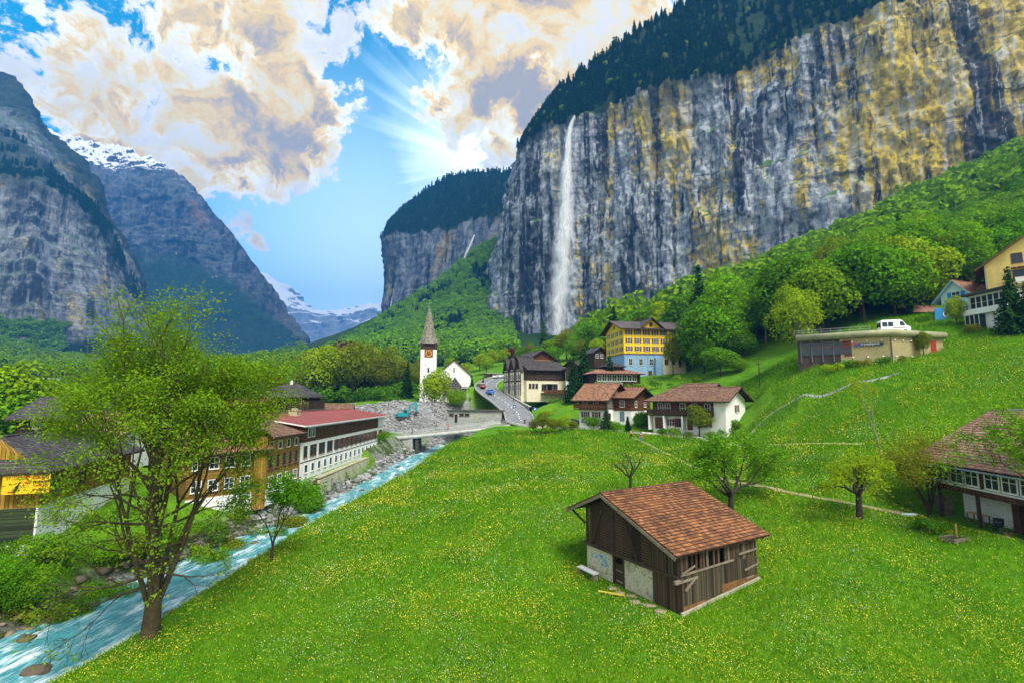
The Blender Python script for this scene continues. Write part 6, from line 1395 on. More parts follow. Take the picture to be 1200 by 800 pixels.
MB().beam((x0r+.1, 2.3, roof_z(2.3)-.14), (x1r-.1, 2.3, roof_z(2.3)-.14), .16, .16).build('purlin', BEAM, barn)
# blue paint traces on the plaster, stones at the door, a bench, a yellow plank
mb = MB()
for i in range(26): y, z = rr.uniform(7.0, 9.3), rr.uniform(.75, 1.5); s = rr.uniform(.05, .16); mb.box((-.004, y-s, z-s*.6), (.02, y+s*.8, z+s*.6))
mb.build('blue_paint_mark', plain('flaking blue paint', (.16, .36, .55), .9, .3, 6), barn)
def bl(x, y, z=0): return barn.matrix_world @ Vector((x, y, z))
bpy.context.view_layer.update()
bp = bl(-.85, 8.6); be = thing('wooden_bench', 'weathered pale plank bench beside the stone wall of the barn', 'bench', (bp.x, bp.y, gz(bp.x, bp.y)), R(30.4)); MB().box((-.28, -1.0, .5), (.28, 1.0, .58)).build('seat', plain('bleached plank', (.50, .50, .50), .8, .15, 3), be)
for y in (-.8, .8): MB().box((-.2, y-.12, -.3), (.2, y+.12, .497)).build('leg', BEAMG, be)
bp = bl(-1.6, 5.0); be = thing('yellow_plank', 'yellow plank lying in the grass before the barn door', 'plank', (bp.x, bp.y, gz(bp.x, bp.y)+.12), R(-25)); MB().box((-.9, -.09, 0), (.9, .09, .06)).build('board', plain('yellow board', (.55, .45, .05), .8, .15, 3), be)
def rock(seed, s, name='stone', parent=None, mat=None):
    bm = bmesh.new(); bmesh.ops.create_icosphere(bm, subdivisions=2, radius=1); rg = random.Random(seed); o3 = Vector((rg.random()*50, rg.random()*50, rg.random()*50))
    co = np.array([v.co for v in bm.verts]); k = 1+.55*pnoise(co[:, 0]*1.1+o3.x, co[:, 1]*1.1+o3.y, co[:, 2]*1.1+o3.z)+.2*pnoise(co[:, 0]*3+o3.x, co[:, 1]*3, co[:, 2]*3)
    for v, q in zip(bm.verts, k): v.co = Vector((v.co.x*q*s[0], v.co.y*q*s[1], v.co.z*q*s[2]))
    me = bpy.data.meshes.new(name); bm.to_mesh(me); bm.free(); me.materials.append(mat or STONE); o = bpy.data.objects.new(name, me); COL.objects.link(o); o.parent = parent; return o
STONE = plain('grey limestone', (.33, .33, .31), .95, .4, 1.2, bump=.04)
for i, (x, y) in enumerate([(-.7, 5.8), (-.9, 4.9), (-.6, 4.0), (-1.0, 3.2), (-.7, 2.2), (-.75, 1.2)]):
    p = bl(x, y); o = rock(50+i, (.42, .3, .12), 'stepping_stone', None, plain('earthy stone', (.30, .26, .17), .95, .35, 2, bump=.03)); o.location = (p.x, p.y, gz(p.x, p.y)+.04); tag(o, 'flat earthy stone along the foot of the barn gable', 'stone', 'flat stones along the barn gable')

# ------------------------------------------------------------------ the farmhouse on the right
t = house('farmhouse', 'old timber farmhouse with a pinkish tile roof and an open undercroft at the right edge', 'farmhouse', (1084, 46.5), (1291, 32), 14, EYE-10.3)
w_ = t['w']; UW = planks('farmhouse boards', (.085, .038, .020), .2, True, .5, .12)
walls(t, 0, 2.3, 5.4, 14, -2, 2.0, WHT, 'back_wall'); walls(t, 5.4, 1.6, w_, 14, -2, 2.0, UW, 'timber_back_wall'); walls(t, 0, 0, w_, 13.9, 2.0, 4.9, UW); walls(t, 8.3, 0, w_, 2.3, -1, 2.0, UW, 'boarded_bay'); gable_fill(t, 'x', 0, 0, w_, 14, 4.9, 3.9, UW)
rf = roof(t, 'x', 0, 0, w_, 14, 4.9, 4.0, TIM, 1.1, 1.5, .1)
TP = tile_mat('pinkish tiles', [(0, (.30, .13, .11)), (.3, (.42, .20, .165)), (.6, (.53, .27, .22)), (1, (.64, .40, .34))], .12)
s_ = 4.0/7; tile_field('roof_tiles', (-1.5, -1.14, 4.9-1.1*s_+.13), (w_+3, 0, 0), (0, 8.14, 8.14*s_), 24, 62, TP, rf, 8, .075)
MB().tube([(-1.5, 7, 9.1), (w_+1.5, 7, 9.1)], .13, 8).build('ridge_tiles', plain('grey ridge', (.22, .22, .23), .8, .2, 2), rf); MB().tube([(-1.5, -1.25, 4.22), (w_+1.5, -1.25, 4.22)], .085, 8).build('gutter', METAL, rf)
for i in range(7): window(t, 'f', .9+i*1.5+(i > 2)*.35, 2.85, 1.15, 1.5, FRW, (2, 2), off=.02)
MB().box((.0, -.1, 2.52), (w_, -.0, 2.64)).build('sill_band', FRW, t)
for x in (.15, 4.0, 8.2): MB().box((x, .02, -1), (x+.2, .22, 2.0)).build('post', BEAM, t)
window(t, 'f', 11.4, .5, .9, 1.4, FRW, (1, 3), off=.02)
def at_f(x, y, z=0): return t.matrix_world @ Vector((x, y, z))
bpy.context.view_layer.update()
for i, (x, s) in enumerate(((1.1, 1.), (1.75, .9))): pass
p = at_f(-.6, 1.0); st = thing('wood_stack', 'slatted stack of firewood logs at the left corner of the farmhouse', 'wood pile', (p.x, p.y, gz(p.x, p.y)), R(-87))
for i in range(9): MB().tube([(-.9, .0+rr.uniform(-.05, .05), .12+i*.19), (.9, rr.uniform(-.05, .05), .12+i*.19)], .09, 7).build('log', plain('split log', (.17, .12, .075), .9, .35, 3), st)
def bicycle(loc, rz, lab, col):
    b = thing('bicycle', lab, 'bicycle', loc, rz); BK = plain('black rubber', (.02, .02, .02), .8, .2, 3)
    for x in (-.52, .52):
        wl = MB(); n = 24
        wl.tube([(x+.33*math.cos(k*6.2832/n), 0, .34+.33*math.sin(k*6.2832/n)) for k in range(n+1)], .022, 6, cap=False); wo = wl.build('wheel', BK, b); sp = MB()
        for k in range(8): sp.tube([(x, 0, .34), (x+.32*math.cos(k*.785), 0, .34+.32*math.sin(k*.785))], .004, 3)
        sp.build('spokes', METAL, wo)
    f = MB(); S, H, Bk, F_ = (-.18, 0, .86), (.36, 0, .84), (-.08, 0, .32), (.52, 0, .34)
    for a, c in ((S, Bk), (S, H), (Bk, H), (Bk, (-.52, 0, .34)), (S, (-.52, 0, .34)), ((.38, 0, .95), F_)): f.tube([a, c], .02, 6)
    f.build('frame', col, b); MB().box((-.32, -.07, .93), (-.06, .07, .98)).build('saddle', BK, b, bevel=.02); MB().tube([(.30, -.27, 1.0), (.38, 0, .97), (.30, .27, 1.0)], .014, 6).build('handlebar', METAL, b)
    return b
BKC = plain('bicycle black paint', (.02, .02, .025), .4, .1, 3); BKS = plain('bicycle silver paint', (.4, .42, .44), .35, .1, 3, metal=.5)
p = at_f(6.0, -.35); bicycle((p.x, p.y, gz(p.x, p.y)+.01), R(-100), 'dark bicycle parked under the farmhouse overhang', BKC); p = at_f(9.6, -.6); bicycle((p.x, p.y, gz(p.x, p.y)+.01), R(-82), 'silver bicycle leaning by the boarded bay of the farmhouse', BKS)
p = at_f(2.8, 1.1); wt = thing('work_table', 'pale wooden workbench in the open undercroft', 'table', (p.x, p.y, gz(p.x, p.y)+.05), R(-90)); MB().box((-.8, -.35, .74), (.8, .35, .8)).build('table_top', plain('pale pine', (.50, .36, .16), .8, .15, 3), wt); [MB().box((x-.04, y-.04, -.2), (x+.04, y+.04, .738)).build('leg', BEAMG, wt) for x in (-.7, .7) for y in (-.28, .28)]
p = at_f(4.9, .9); MBk = MB().lathe([(0, 0), (.3, 0), (.34, .9), (.36, .95), (0, 1.0)], 14); o = MBk.build('rubbish_bin', plain('dark bin', (.025, .03, .035), .6, .1, 2), None); o.location = (p.x, p.y, gz(p.x, p.y)); tag(o, 'dark bin beside the post of the undercroft', 'bin')
p = at_f(7.2, -.5); fpot = make_bush('potted_plant', 'flowering pot plant between the two bicycles', 'plant', [(0, 0, .65, .38), (.2, .1, .5, .3), (-.25, 0, .55, .3)], 260, .12, LF_A, 910); fpot.location = (p.x, p.y, gz(p.x, p.y)); MB().lathe([(0, 0), (.22, 0), (.3, .4), (.26, .42), (0, .38)], 14).build('pot', plain('clay pot', (.30, .16, .09), .9, .2, 3), fpot)
p = G(1120, 633); pl = thing('raised_bed', 'wooden raised bed frame with a short stake in the meadow', 'planter', p, R(18))
for a, b in (((-1.0, -.5, 0), (1.0, -.42, .3)), ((-1.0, .42, 0), (1.0, .5, .3)), ((-1., -.418, 0), (-.92, .418, .3)), ((.92, -.418, 0), (1., .418, .3))): MB().box(a, b).build('side_board', BEAMG, pl)
MB().box((-.9, -.4, -.1), (.9, .4, .2)).build('soil', plain('garden soil', (.04, .03, .02), .95, .3, 5), pl); MB().box((.7, .3, 0), (.78, .38, 1.1)).build('stake', plain('pale pine', (.5, .36, .16)), pl)
p = G(1065, 604); o = rock(77, (.75, .4, .16), 'folded_tarpaulin', None, plain('pale blue tarpaulin', (.45, .62, .66), .7, .15, 2)); o.location = p+Vector((0, 0, .08)); tag(o, 'crumpled pale blue tarpaulin on the grass by the dark-trunked apple tree', 'tarpaulin')
# ------------------------------------------------------------------ bridge, road furniture, vehicles, people
RAILM = plain('pale grey railing', (.45, .48, .50), .5, .15, 3, metal=.3)
br = thing('road_bridge', 'pale concrete road bridge with thin railings over the river', 'bridge', (0, 0, 0))
bl_ = smooth_line(WAYS['bridge_road'][0][:46], 50)
v, f, al, ac = ribbon(bl_, 2.6, 2); n = len(bl_); top = v.reshape(n, 2, 3)+np.array([0, 0, .0]); bot = top-np.array([0, 0, .85])
V4 = np.concatenate([top[:, :1], top[:, 1:], bot[:, 1:], bot[:, :1], top[:, :1]], 1).reshape(-1, 3); np_mesh('deck', V4, grid_faces(n, 5), plain('bridge concrete', (.42, .43, .42), .9, .2, 1, streak=.4), br)
d_ = np.gradient(bl_[:, :2], axis=0); d_ /= np.linalg.norm(d_, axis=1)[:, None]; nr_ = np.stack([d_[:, 1], -d_[:, 0], 0*d_[:, 0]], 1)
for s in (1, -1):
    e = bl_+nr_*2.45*s; mb = MB()
    for z in (1.05, .7, .38): mb.tube([tuple(p+(0, 0, z)) for p in e], .03, 5)
    for i in range(0, n, 3): mb.tube([tuple(e[i]), tuple(e[i]+(0, 0, 1.05))], .035, 5)
    mb.build('railing', RAILM, br); MB().add([], []); mb = MB()
    vv_ = [tuple(p+q) for p in e for q in (np.array((0, 0, 0)), np.array((0, 0, .22)))]; mb.add(vv_, [(2*i, 2*i+2, 2*i+3, 2*i+1) for i in range(n-1)]); mb.build('kerb', kerb, br)
v, f, al, ac = ribbon(bl_, 2.2, 3); v[:, 2] += .03; np_mesh('roadway', v, f, asph, br)
for i, nm in ((16, 'abutment'), (38, 'abutment')):
    p = bl_[i]; MB().box((p[0]-1.3, p[1]-2.5, p[2]-7), (p[0]+1.3, p[1]+2.5, p[2]-.86)).build(nm, CONG, br)
MB().box((bl_[18][0]+.2, bl_[18][1]-2.2, 4), (bl_[18][0]+.9, bl_[18][1]+2.2, bl_[18][2]-.87)).build('pier', plain('dark pier', (.07, .065, .06), .9, .3, 1), br)
# dark stone wall on the outside of the bend
rw = [tuple(P(*q)) for q in [(622,486,139),(612,480,147),(602,474,153),(593,468,160)]]; rw = smooth_line(rw, 30); t = thing('stone_retaining_wall', 'dark rough stone wall below the timber hotel at the road bend', 'wall', (0, 0, 0)); v, f, al, ac = ribbon(rw, .4, 2); tp_ = v.reshape(30, 2, 3)+np.array([0, 0, 2.3]); bt = tp_-np.array([0, 0, 4.2])
np_mesh('wall', np.concatenate([bt[:, :1], tp_, bt[:, 1:]], 1).reshape(-1, 3), grid_faces(30, 4), plain('dark rubble stone', (.10, .105, .125), .95, .5, 1.6, bump=.08), t); np_mesh('coping', (v.reshape(30, 2, 3)+np.array([0, 0, 2.32])).reshape(-1, 3), grid_faces(30, 2), CONG, t)
def walls_line(name, label, pts, hw, h, mat, cat='wall', nn=60):
    ln = gline(pts, nn); t = thing(name, label, cat, tuple(ln[0])); v, f, al, ac = ribbon(ln, hw, 2, lambda x, y: terr_z(x, y)); v = v-np.array(ln[0]); tp_ = v.reshape(nn, 2, 3)+np.array([0, 0, h]); bt = tp_-np.array([0, 0, h+.8])
    np_mesh('wall', np.concatenate([bt[:, :1], tp_, bt[:, 1:]], 1).reshape(-1, 3), grid_faces(nn, 4), mat, t); return t
walls_line('garden_wall', 'low pale garden wall along the lane before the two chalets', [(752,508),(790,512),(830,518),(866,524)], .22, .45, plain('pale garden wall', (.50, .49, .45), .9, .2, 1))
walls_line('stepped_slope_wall', 'thin grey stone edging that climbs the grass slope from the chalet', [(868,520),(882,506),(900,488),(925,472),(950,464),(985,456),(1015,447),(1055,437)], .2, .16, plain('grey stone edging', (.30, .31, .33), .9, .25, 1.5))
# bare steps
def post(name, lab, cat, px, pyb, pyt, Y, r, mat, grp=None):
    a = P(px, pyb, Y); z = gz(a.x, a.y); h = P(px, pyt, Y).z-z; t = thing(name, lab, cat, (a.x, a.y, z), group=grp); MB().tube([(0, 0, -.4), (0, 0, h)], [r*1.1, r*.8], 8).build('post', mat, t); return t, h
t, h = post('wooden_pole', 'slim wooden utility pole on the grass beside the big trees', 'pole', 891.5, 470, 424, 104, .11, bark); MB().box((-.5, -.05, h-.5), (.5, .05, h-.4)).build('crossarm', bark, t)
t, h = post('lamp_post', 'thin grey lamp post in front of the blue grey ground floor', 'street lamp', 759.5, 441, 414, 143, .07, METAL); MB().tube([(0, 0, h-.05), (.5, -.2, h+.15)], .04, 6).build('arm', METAL, t); MB().box((.3, -.35, h+.08), (.75, -.1, h+.2)).build('lamp_head', METAL, t)
t, h = post('signal_mast', 'thin green mast on the lawn above the flat-roofed building', 'mast', 1097, 386, 370, 100, .05, plain('green mast', (.1, .3, .2), .6, .1, 3)); MB().lathe([(0, -.1), (.09, -.08), (.09, .08), (0, .12)], 8, (0, 0, h)).build('cap', METAL, t)
SB = plain('blue traffic sign', (.01, .10, .55), .5, .06, 2)
for lab, px, pyb, pyt, Y in (('blue square road sign at the left verge of the bend', 603, 488, 474.5, 135), ('blue square road sign standing under the young trees', 627, 490, 477.5, 131)):
    t, h = post('road_sign', lab, 'sign', px, pyb, pyt, Y, .04, METAL); MB().box((-.45, -.06, h-.75), (.45, -.03, h+.15)).build('sign_plate', SB, t); MB().box((-.22, -.068, h-.5), (.22, -.061, h-.12)).build('symbol', FRW, t)
def car(name, lab, loc, rz, col, grp=None):
    t = thing(name, lab, 'car', loc, rz, grp); paint = plain(col[0], col[1], .25, .06, 1, spec=.6); BKm = plain('black rubber', (.02, .02, .02))
    prof = [(-2.1, .28), (-2.12, .75), (-1.95, .95), (-1.55, 1.0), (-1.15, 1.42), (.35, 1.45), (1.0, 1.0), (1.95, .85), (2.12, .62), (2.1, .28)]
    ys = [(-.84, .9), (-.86, 1), (.86, 1), (.84, .9)]
    mb = MB(); vs = []
    for y, k in ((-.86, 1), (.86, 1)):
        for x, z in prof: vs.append((x, y*(1 if z < 1.1 else .78), z))
    n = len(prof); mb.add(vs, [tuple(range(n)), tuple(range(2*n-1, n-1, -1))]+[(i, n+i, n+(i+1) % n, (i+1) % n) for i in range(n)]); mb.build('body', paint, t, bevel=.05)
    w = MB(); w.add([(-1.45, -.80, 1.03), (.85, -.80, 1.03), (.3, -.70, 1.38), (-1.1, -.70, 1.38)], [(0, 1, 2, 3)]); w.add([(-1.45, .80, 1.03), (.85, .80, 1.03), (.3, .70, 1.38), (-1.1, .70, 1.38)], [(3, 2, 1, 0)])
    w.v = [(x, y*1.035, z) for x, y, z in w.v]; w.build('side_window', GL, t)
    MB().add([(.98, -.72, 1.06), (.98, .72, 1.06), (.42, .62, 1.43), (.42, -.62, 1.43)], [(0, 1, 2, 3)]).build('windscreen', GL, t); MB().add([(-1.53, -.72, 1.06), (-1.53, .72, 1.06), (-1.2, .62, 1.40), (-1.2, -.62, 1.40)], [(3, 2, 1, 0)]).build('rear_window', GL, t)
    bpy.data.objects[t.children[-2].name].location = (.03, 0, .02); t.children[-1].location = (-.03, 0, .02)
    for x in (-1.3, 1.3):
        for s in (-1, 1):
            wl = MB().lathe([(.0, -.1), (.26, -.1), (.32, -.06), (.32, .06), (.26, .1), (0, .1)], 16).build('wheel', BKm, t); wl.location = (x, s*.80, .32); wl.rotation_euler = (R(90), 0, 0); MB().lathe([(0, -.11), (.18, -.112), (.2, -.10)], 12).build('rim', METAL, wl) if s > 0 else MB().lathe([(0, .11), (.18, .112), (.2, .10)], 12).build('rim', METAL, wl)
    for s in (-1, 1):
        MB().box((2.06, s*.62-.16, .62), (2.14, s*.62+.16, .76)).build('headlight', FRW, t); MB().box((-2.14, s*.66-.12, .66), (-2.05, s*.66+.12, .84)).build('tail_light', SHR, t)
    return t
def on_way(k, i, off=0):
    ln = WAYS[k][0]; p = ln[i]; d = ln[i+1]-ln[i]; d = d/np.linalg.norm(d); return (p[0]+d[1]*off, p[1]-d[0]*off, p[2]+.05), math.atan2(d[1], d[0])
l, a = on_way('road', 84, -1.3); car('parked_car', 'dark red car following the blue car round the bend', l, a, ('red car paint', (.30, .015, .02))); bpy.data.objects['parked_car'].name = 'car'
l, a = on_way('road', 72, -1.2); car('car', 'bright blue car at the bend below the timber hotel', l, a, ('blue car paint', (.015, .12, .55)))
p = P(672, 488, 124); car('car', 'dark blue parked car half hidden by shrubs beside the brown chalet', (p.x, p.y, gz(p.x, p.y)+.02), R(8), ('navy car paint', (.02, .035, .09)))
p = P(545, 461, 172); car('car', 'black car parked before the church porch', (p.x, p.y, gz(p.x, p.y)+.02), R(10), ('black car paint', (.012, .012, .015)))
for i, (px, py, c) in enumerate([(581, 445, 0), (588, 443.5, 0), (595, 443, 0), (601, 442.5, 1), (606, 442, 0), (592, 440.5, 0)]):
    p = P(px, py, 193+i*.8); car('parked_car', 'red parked car among the white ones by the hotel' if c else 'white car parked in the row beside the timber hotel', (p.x, p.y, gz(p.x, p.y)+.05), R(75), ('white car paint', (.75, .75, .76)) if not c else ('red car paint', (.30, .015, .02)), None if c else 'white cars parked beside the timber hotel')
for px, py, Y in ((572, 454, 168), (580, 452, 172)):
    pass
# white van on the deck
p = P(1047, 387, 92.5); vz = EYE+11.9; t = thing('delivery_van', 'white panel van with black rear windows parked on the flat roof deck', 'van', (p.x, p.y, vz), R(-16)); t.scale = (.95, .95, 1.2); VP = plain('white van paint', (.80, .80, .80), .35, .05, 1, spec=.5)
prof = [(-2.45, .35), (-2.5, 1.0), (-2.42, 2.05), (-2.25, 2.25), (.9, 2.28), (1.35, 2.1), (1.95, 1.35), (2.5, 1.1), (2.62, .8), (2.6, .35)]; mb = MB(); n = len(prof); vs = [(x, y*(1 if z < 1.3 else .93), z) for y in (-.95, .95) for x, z in prof]
mb.add(vs, [tuple(range(n)), tuple(range(2*n-1, n-1, -1))]+[(i, n+i, n+(i+1) % n, (i+1) % n) for i in range(n)]); mb.build('body', VP, t, bevel=.07)
for y0 in (-.82, .04): MB().add([(-2.53, y0, 1.15), (-2.53, y0+.78, 1.15), (-2.47, y0+.75, 1.85), (-2.47, y0+.03, 1.85)], [(3, 2, 1, 0)]).build('rear_window', GL, t)
for x0, x1 in ((-2.2, -1.35), (-1.2, -.35)): MB().add([(x0, -.975, 1.2), (x1, -.975, 1.2), (x1, -.925, 1.9), (x0, -.925, 1.9)], [(0, 1, 2, 3)]).build('side_window', GL, t)
MB().add([(.85, -.96, 1.3), (1.75, -.96, 1.3), (1.3, -.91, 1.95), (.85, -.91, 1.95)], [(0, 1, 2, 3)]).build('cab_window', GL, t); MB().add([(1.98, -.8, 1.36), (1.98, .8, 1.36), (1.42, .75, 2.06), (1.42, -.75, 2.06)], [(0, 1, 2, 3)]).build('windscreen', GL, t); MB().box((-.3, -.985, .95), (1.7, -.94, 1.02)).build('side_moulding', plain('dark trim', (.03, .03, .03), .7, .1), t)
for x in (-1.5, 1.65):
    for s in (-1, 1): wl = MB().lathe([(.0, -.12), (.3, -.12), (.36, -.07), (.36, .07), (.3, .12), (0, .12)], 16).build('wheel', plain('black rubber', (.02, .02, .02)), t); wl.location = (x, s*.86, .36); wl.rotation_euler = (R(90), 0, 0); MB().lathe([(0, -s*-.0), (.2, .0)], 12, (0, 0, -s*-.125 if s < 0 else -.125)).build('rim', METAL, wl)
for s in (-1, 1): MB().box((2.5, s*.7-.15, .8), (2.64, s*.7+.15, 1.0)).build('headlight', FRW, t); MB().box((-2.53, s*.86-.07, .9), (-2.45, s*.86+.07, 1.3)).build('tail_light', SHR, t)
# excavator
p = P(473, 485, 150); t = thing('excavator', 'teal excavator on the heap of grey stones', 'excavator', (p.x, p.y, gz(p.x, p.y)+.15), R(20)); TE = plain('teal machine paint', (.01, .28, .33), .45, .12, 2); TK = plain('track steel', (.05, .05, .05), .8, .2, 3)
for y in (-1.0, 1.0):
    mb = MB(); mb.prism([(x, y-.28, z) for x, z in ((-1.7, .1), (-1.9, .45), (-1.7, .8), (1.7, .8), (1.9, .45), (1.7, .1))], (0, .56, 0)); mb.build('track', TK, t)
MB().prism([(x, -1.2, z) for x, z in ((-1.9, .95), (-2.0, 1.9), (-1.6, 2.15), (-.2, 2.1), (.6, 1.5), (1.3, 1.3), (1.3, .95))], (0, 2.4, 0)).build('body', TE, t, bevel=.06)
cb = MB().prism([(x, .15, z) for x, z in ((.0, 1.4), (-.1, 3.0), (1.0, 3.0), (1.35, 2.2), (1.3, 1.35))], (0, 1.0, 0)).build('cab', TE, t, bevel=.04); MB().box((.1, .1, 2.0), (1.05, .14, 2.85)).box((.1, 1.16, 2.0), (1.05, 1.2, 2.85)).build('cab_window', GL, cb)
mb = MB(); mb.beam((.9, -.35, 1.5), (2.3, -.35, 4.6), .42, .6); mb.beam((2.3, -.35, 4.6), (3.6, -.35, 5.1), .38, .5); mb.build('boom', TE, t); MB().beam((3.6, -.35, 5.2), (3.9, -.35, 2.4), .34, .45).build('arm', TE, t); MB().prism([(3.6, -.9, 2.4), (4.2, -.9, 2.5), (4.1, -.9, 1.6), (3.4, -.9, 1.4), (3.2, -.9, 1.9)], (0, 1.1, 0)).build('bucket', TK, t)
p = G(565, 492.5); t = thing('red_bin', 'red container standing beside the concrete hut', 'bin', p); MB().prism([(-.55, -.5, 0), (.55, -.5, 0), (.65, -.5, 1.3), (-.65, -.5, 1.3)], (0, 1.0, 0)).build('body', SHR, t); MB().box((-.7, -.56, 1.3), (.7, .56, 1.42)).build('lid', plain('red plastic', (.45, .03, .03), .5, .1, 2), t)
p = G(668, 518, 80, 120); mb = MB()
# junction railing
t = thing('white_railing', 'thin white railing along the lane at the road junction', 'railing', tuple(P(600, 504, 117))); o0 = P(600, 504, 117); ln = smooth_line([tuple(P(*q)) for q in [(648,509,108),(668,508,106),(690,507,105),(712,507,102)]], 20); mb = MB(); e = [Vector((p[0], p[1], gz(p[0], p[1])))-o0 for p in ln]
for z in (.95, .55): mb.tube([q+Vector((0, 0, z)) for q in e], .03, 5)
for q in e[::2]: mb.tube([q, q+Vector((0, 0, .95))], .035, 5)
mb.build('rails', RAILM, t)
for i, (px, py) in enumerate([(579, 479), (584, 478), (574, 482), (590, 486)]):
    p = G(px, py); t = thing('traffic_cone', 'orange marker on the verge inside the road bend', 'cone', p, group='orange markers on the verge'); MB().lathe([(.28, 0), (.28, .05), (.16, .06), (.05, 1.0), (0, 1.02)], 10).build('cone', plain('orange plastic', (.75, .20, .01), .6, .08, 2), t); MB().lathe([(.122, .4), (.085, .7)], 10).build('band', FRW, t)

# ---- people: one skinned body each, clothes over it
SKIN = plain('skin', (.48, .30, .22), .6, .08, 3)
def skin_obj(name, verts, edges, radii, mat, parent, root=0):
    me = bpy.data.meshes.new(name); me.from_pydata(verts, edges, []); o = bpy.data.objects.new(name, me); COL.objects.link(o); me.materials.append(mat)
    s = o.modifiers.new('skin', 'SKIN'); sv = me.skin_vertices[0].data
    for i, r in enumerate(radii): sv[i].radius = r if hasattr(r, '__len__') else (r, r)
    sv[root].use_root = True; u = o.modifiers.new('sub', 'SUBSURF'); u.levels = 1; u.render_levels = 1
    bpy.context.view_layer.update(); m2 = bpy.data.meshes.new_from_object(o.evaluated_get(bpy.context.evaluated_depsgraph_get())); bpy.data.objects.remove(o)
    q = bpy.data.objects.new(name, m2); COL.objects.link(q); q.parent = parent; m2.polygons.foreach_set('use_smooth', np.ones(len(m2.polygons), bool)); return q
def person(label, loc, rz, top, legs, hair=(.03, .02, .015), stride=.22, arm=.15, h=1.74, bag=None):
    t = thing('person', label, 'person', loc, rz); k = h/1.74; t.scale = (k, k, k); s = stride
    J = [(0, 0, .95), (0, 0, 1.18), (0, .0, 1.40), (0, .01, 1.50), (0, -.01, 1.60), (0, -.01, 1.70),
         (-.10, 0, .90), (-.10, -s*.5, .50), (-.10, -s*.2, .08), (-.10, -s*.2-.14, .03), (.10, 0, .90), (.10, s*.35, .50), (.10, s*1.1, .09), (.10, s*1.1-.14, .04),
         (-.19, 0, 1.40), (-.24, arm*.5, 1.14), (-.24, arm*.1-.06, .90), (-.24, arm*.0-.10, .80), (.19, 0, 1.40), (.24, -arm*.5, 1.14), (.24, -arm-.08, .92), (.24, -arm-.13, .83)]
    E = [(0, 1), (1, 2), (2, 3), (3, 4), (4, 5), (0, 6), (6, 7), (7, 8), (8, 9), (0, 10), (10, 11), (11, 12), (12, 13), (2, 14), (14, 15), (15, 16), (16, 17), (2, 18), (18, 19), (19, 20), (20, 21)]
    Rr = [(.14, .11), (.13, .10), (.15, .10), .06, (.085, .10), (.07, .09), .09, .06, .042, .04, .09, .06, .042, .04, .06, .042, .035, .04, .06, .042, .035, .04]
    skin_obj('body', J, E, Rr, SKIN, t); up = [0, 1, 2, 14, 15, 16, 18, 19, 20]; mp = {a: i for i, a in enumerate(up)}
    skin_obj('jacket', [J[i] for i in up], [(mp[a], mp[b]) for a, b in E if a in mp and b in mp], [(.165, .135), (.155, .125), (.17, .125), .075, .058, .052, .075, .058, .052], plain('jacket '+top[0], top[1], .85, .15, 4), t)
    lo = [0, 6, 7, 8, 10, 11, 12]; mp = {a: i for i, a in enumerate(lo)}
    skin_obj('trousers', [J[i] for i in lo], [(mp[a], mp[b]) for a, b in E if a in mp and b in mp], [(.155, .125), .105, .075, .062, .105, .075, .062], plain('trousers '+legs[0], legs[1], .9, .15, 4), t)
    hb = MB().lathe([(0, .125), (.06, .115), (.1, .07), (.112, .0), (.10, -.05)], 12, (0, .02, 1.665)); hb.build('hair', plain('hair %.2f' % hair[0], hair, .8, .1, 5), t, smooth=True)
    if bag: MB().box((-.15, .11, 1.05), (.15, .28, 1.45)).build('backpack', plain('backpack', bag, .8, .1, 3), t, bevel=.04)
    return t
def at_px(px, py, a=0, b=1e9): return G(px, py, a, b)
p = at_px(739.5, 514, 80, 110); person('person in tan top and black trousers walking on the footpath by the driveway', p, R(10), ('tan', (.45, .22, .12)), ('black', (.015, .015, .02)), bag=(.02, .02, .02))
p = at_px(751.5, 517.5, 75, 110); person('person in a red jacket and blue jeans walking on the footpath', p, R(-20), ('red', (.42, .04, .05)), ('blue', (.08, .18, .38)), (.02, .015, .01))
def on_bridge(i, off): p = bl_[i]+nr_[i]*off; return (p[0], p[1], p[2]+.04)
person('person in dark clothes crossing the bridge towards the long white building', on_bridge(17, 1.4), R(95), ('charcoal', (.03, .03, .04)), ('black', (.015, .015, .02)))
person('person with a bright red jacket on the bridge', on_bridge(25, -1.0), R(80), ('bright red', (.60, .03, .02)), ('grey', (.12, .12, .13)))
person('person in black standing near the right end of the bridge', on_bridge(42, .9), R(60), ('black', (.012, .012, .015)), ('black', (.015, .015, .02)), stride=.05)
person('second person in black beside the other at the right end of the bridge', on_bridge(43, 1.4), R(-60), ('dark grey', (.04, .04, .05)), ('black', (.015, .015, .02)), stride=.05)
p = P(615, 494, 124); person('person in dark clothes standing at the yellow crossing marks', (p.x, p.y, gz(p.x, p.y)+.18), R(20), ('black', (.012, .012, .015)), ('black', (.015, .015, .02)), stride=.08)
l, a = on_way('road', 60, 3.0); person('person in dark clothes walking along the foot of the dark stone wall', l, a, ('charcoal', (.03, .03, .04)), ('black', (.015, .015, .02)))
p = G(551, 470, 100, 200); person('person in black on the lawn below the church', p, R(30), ('black', (.012, .012, .015)), ('black', (.015, .015, .02)), stride=.08)

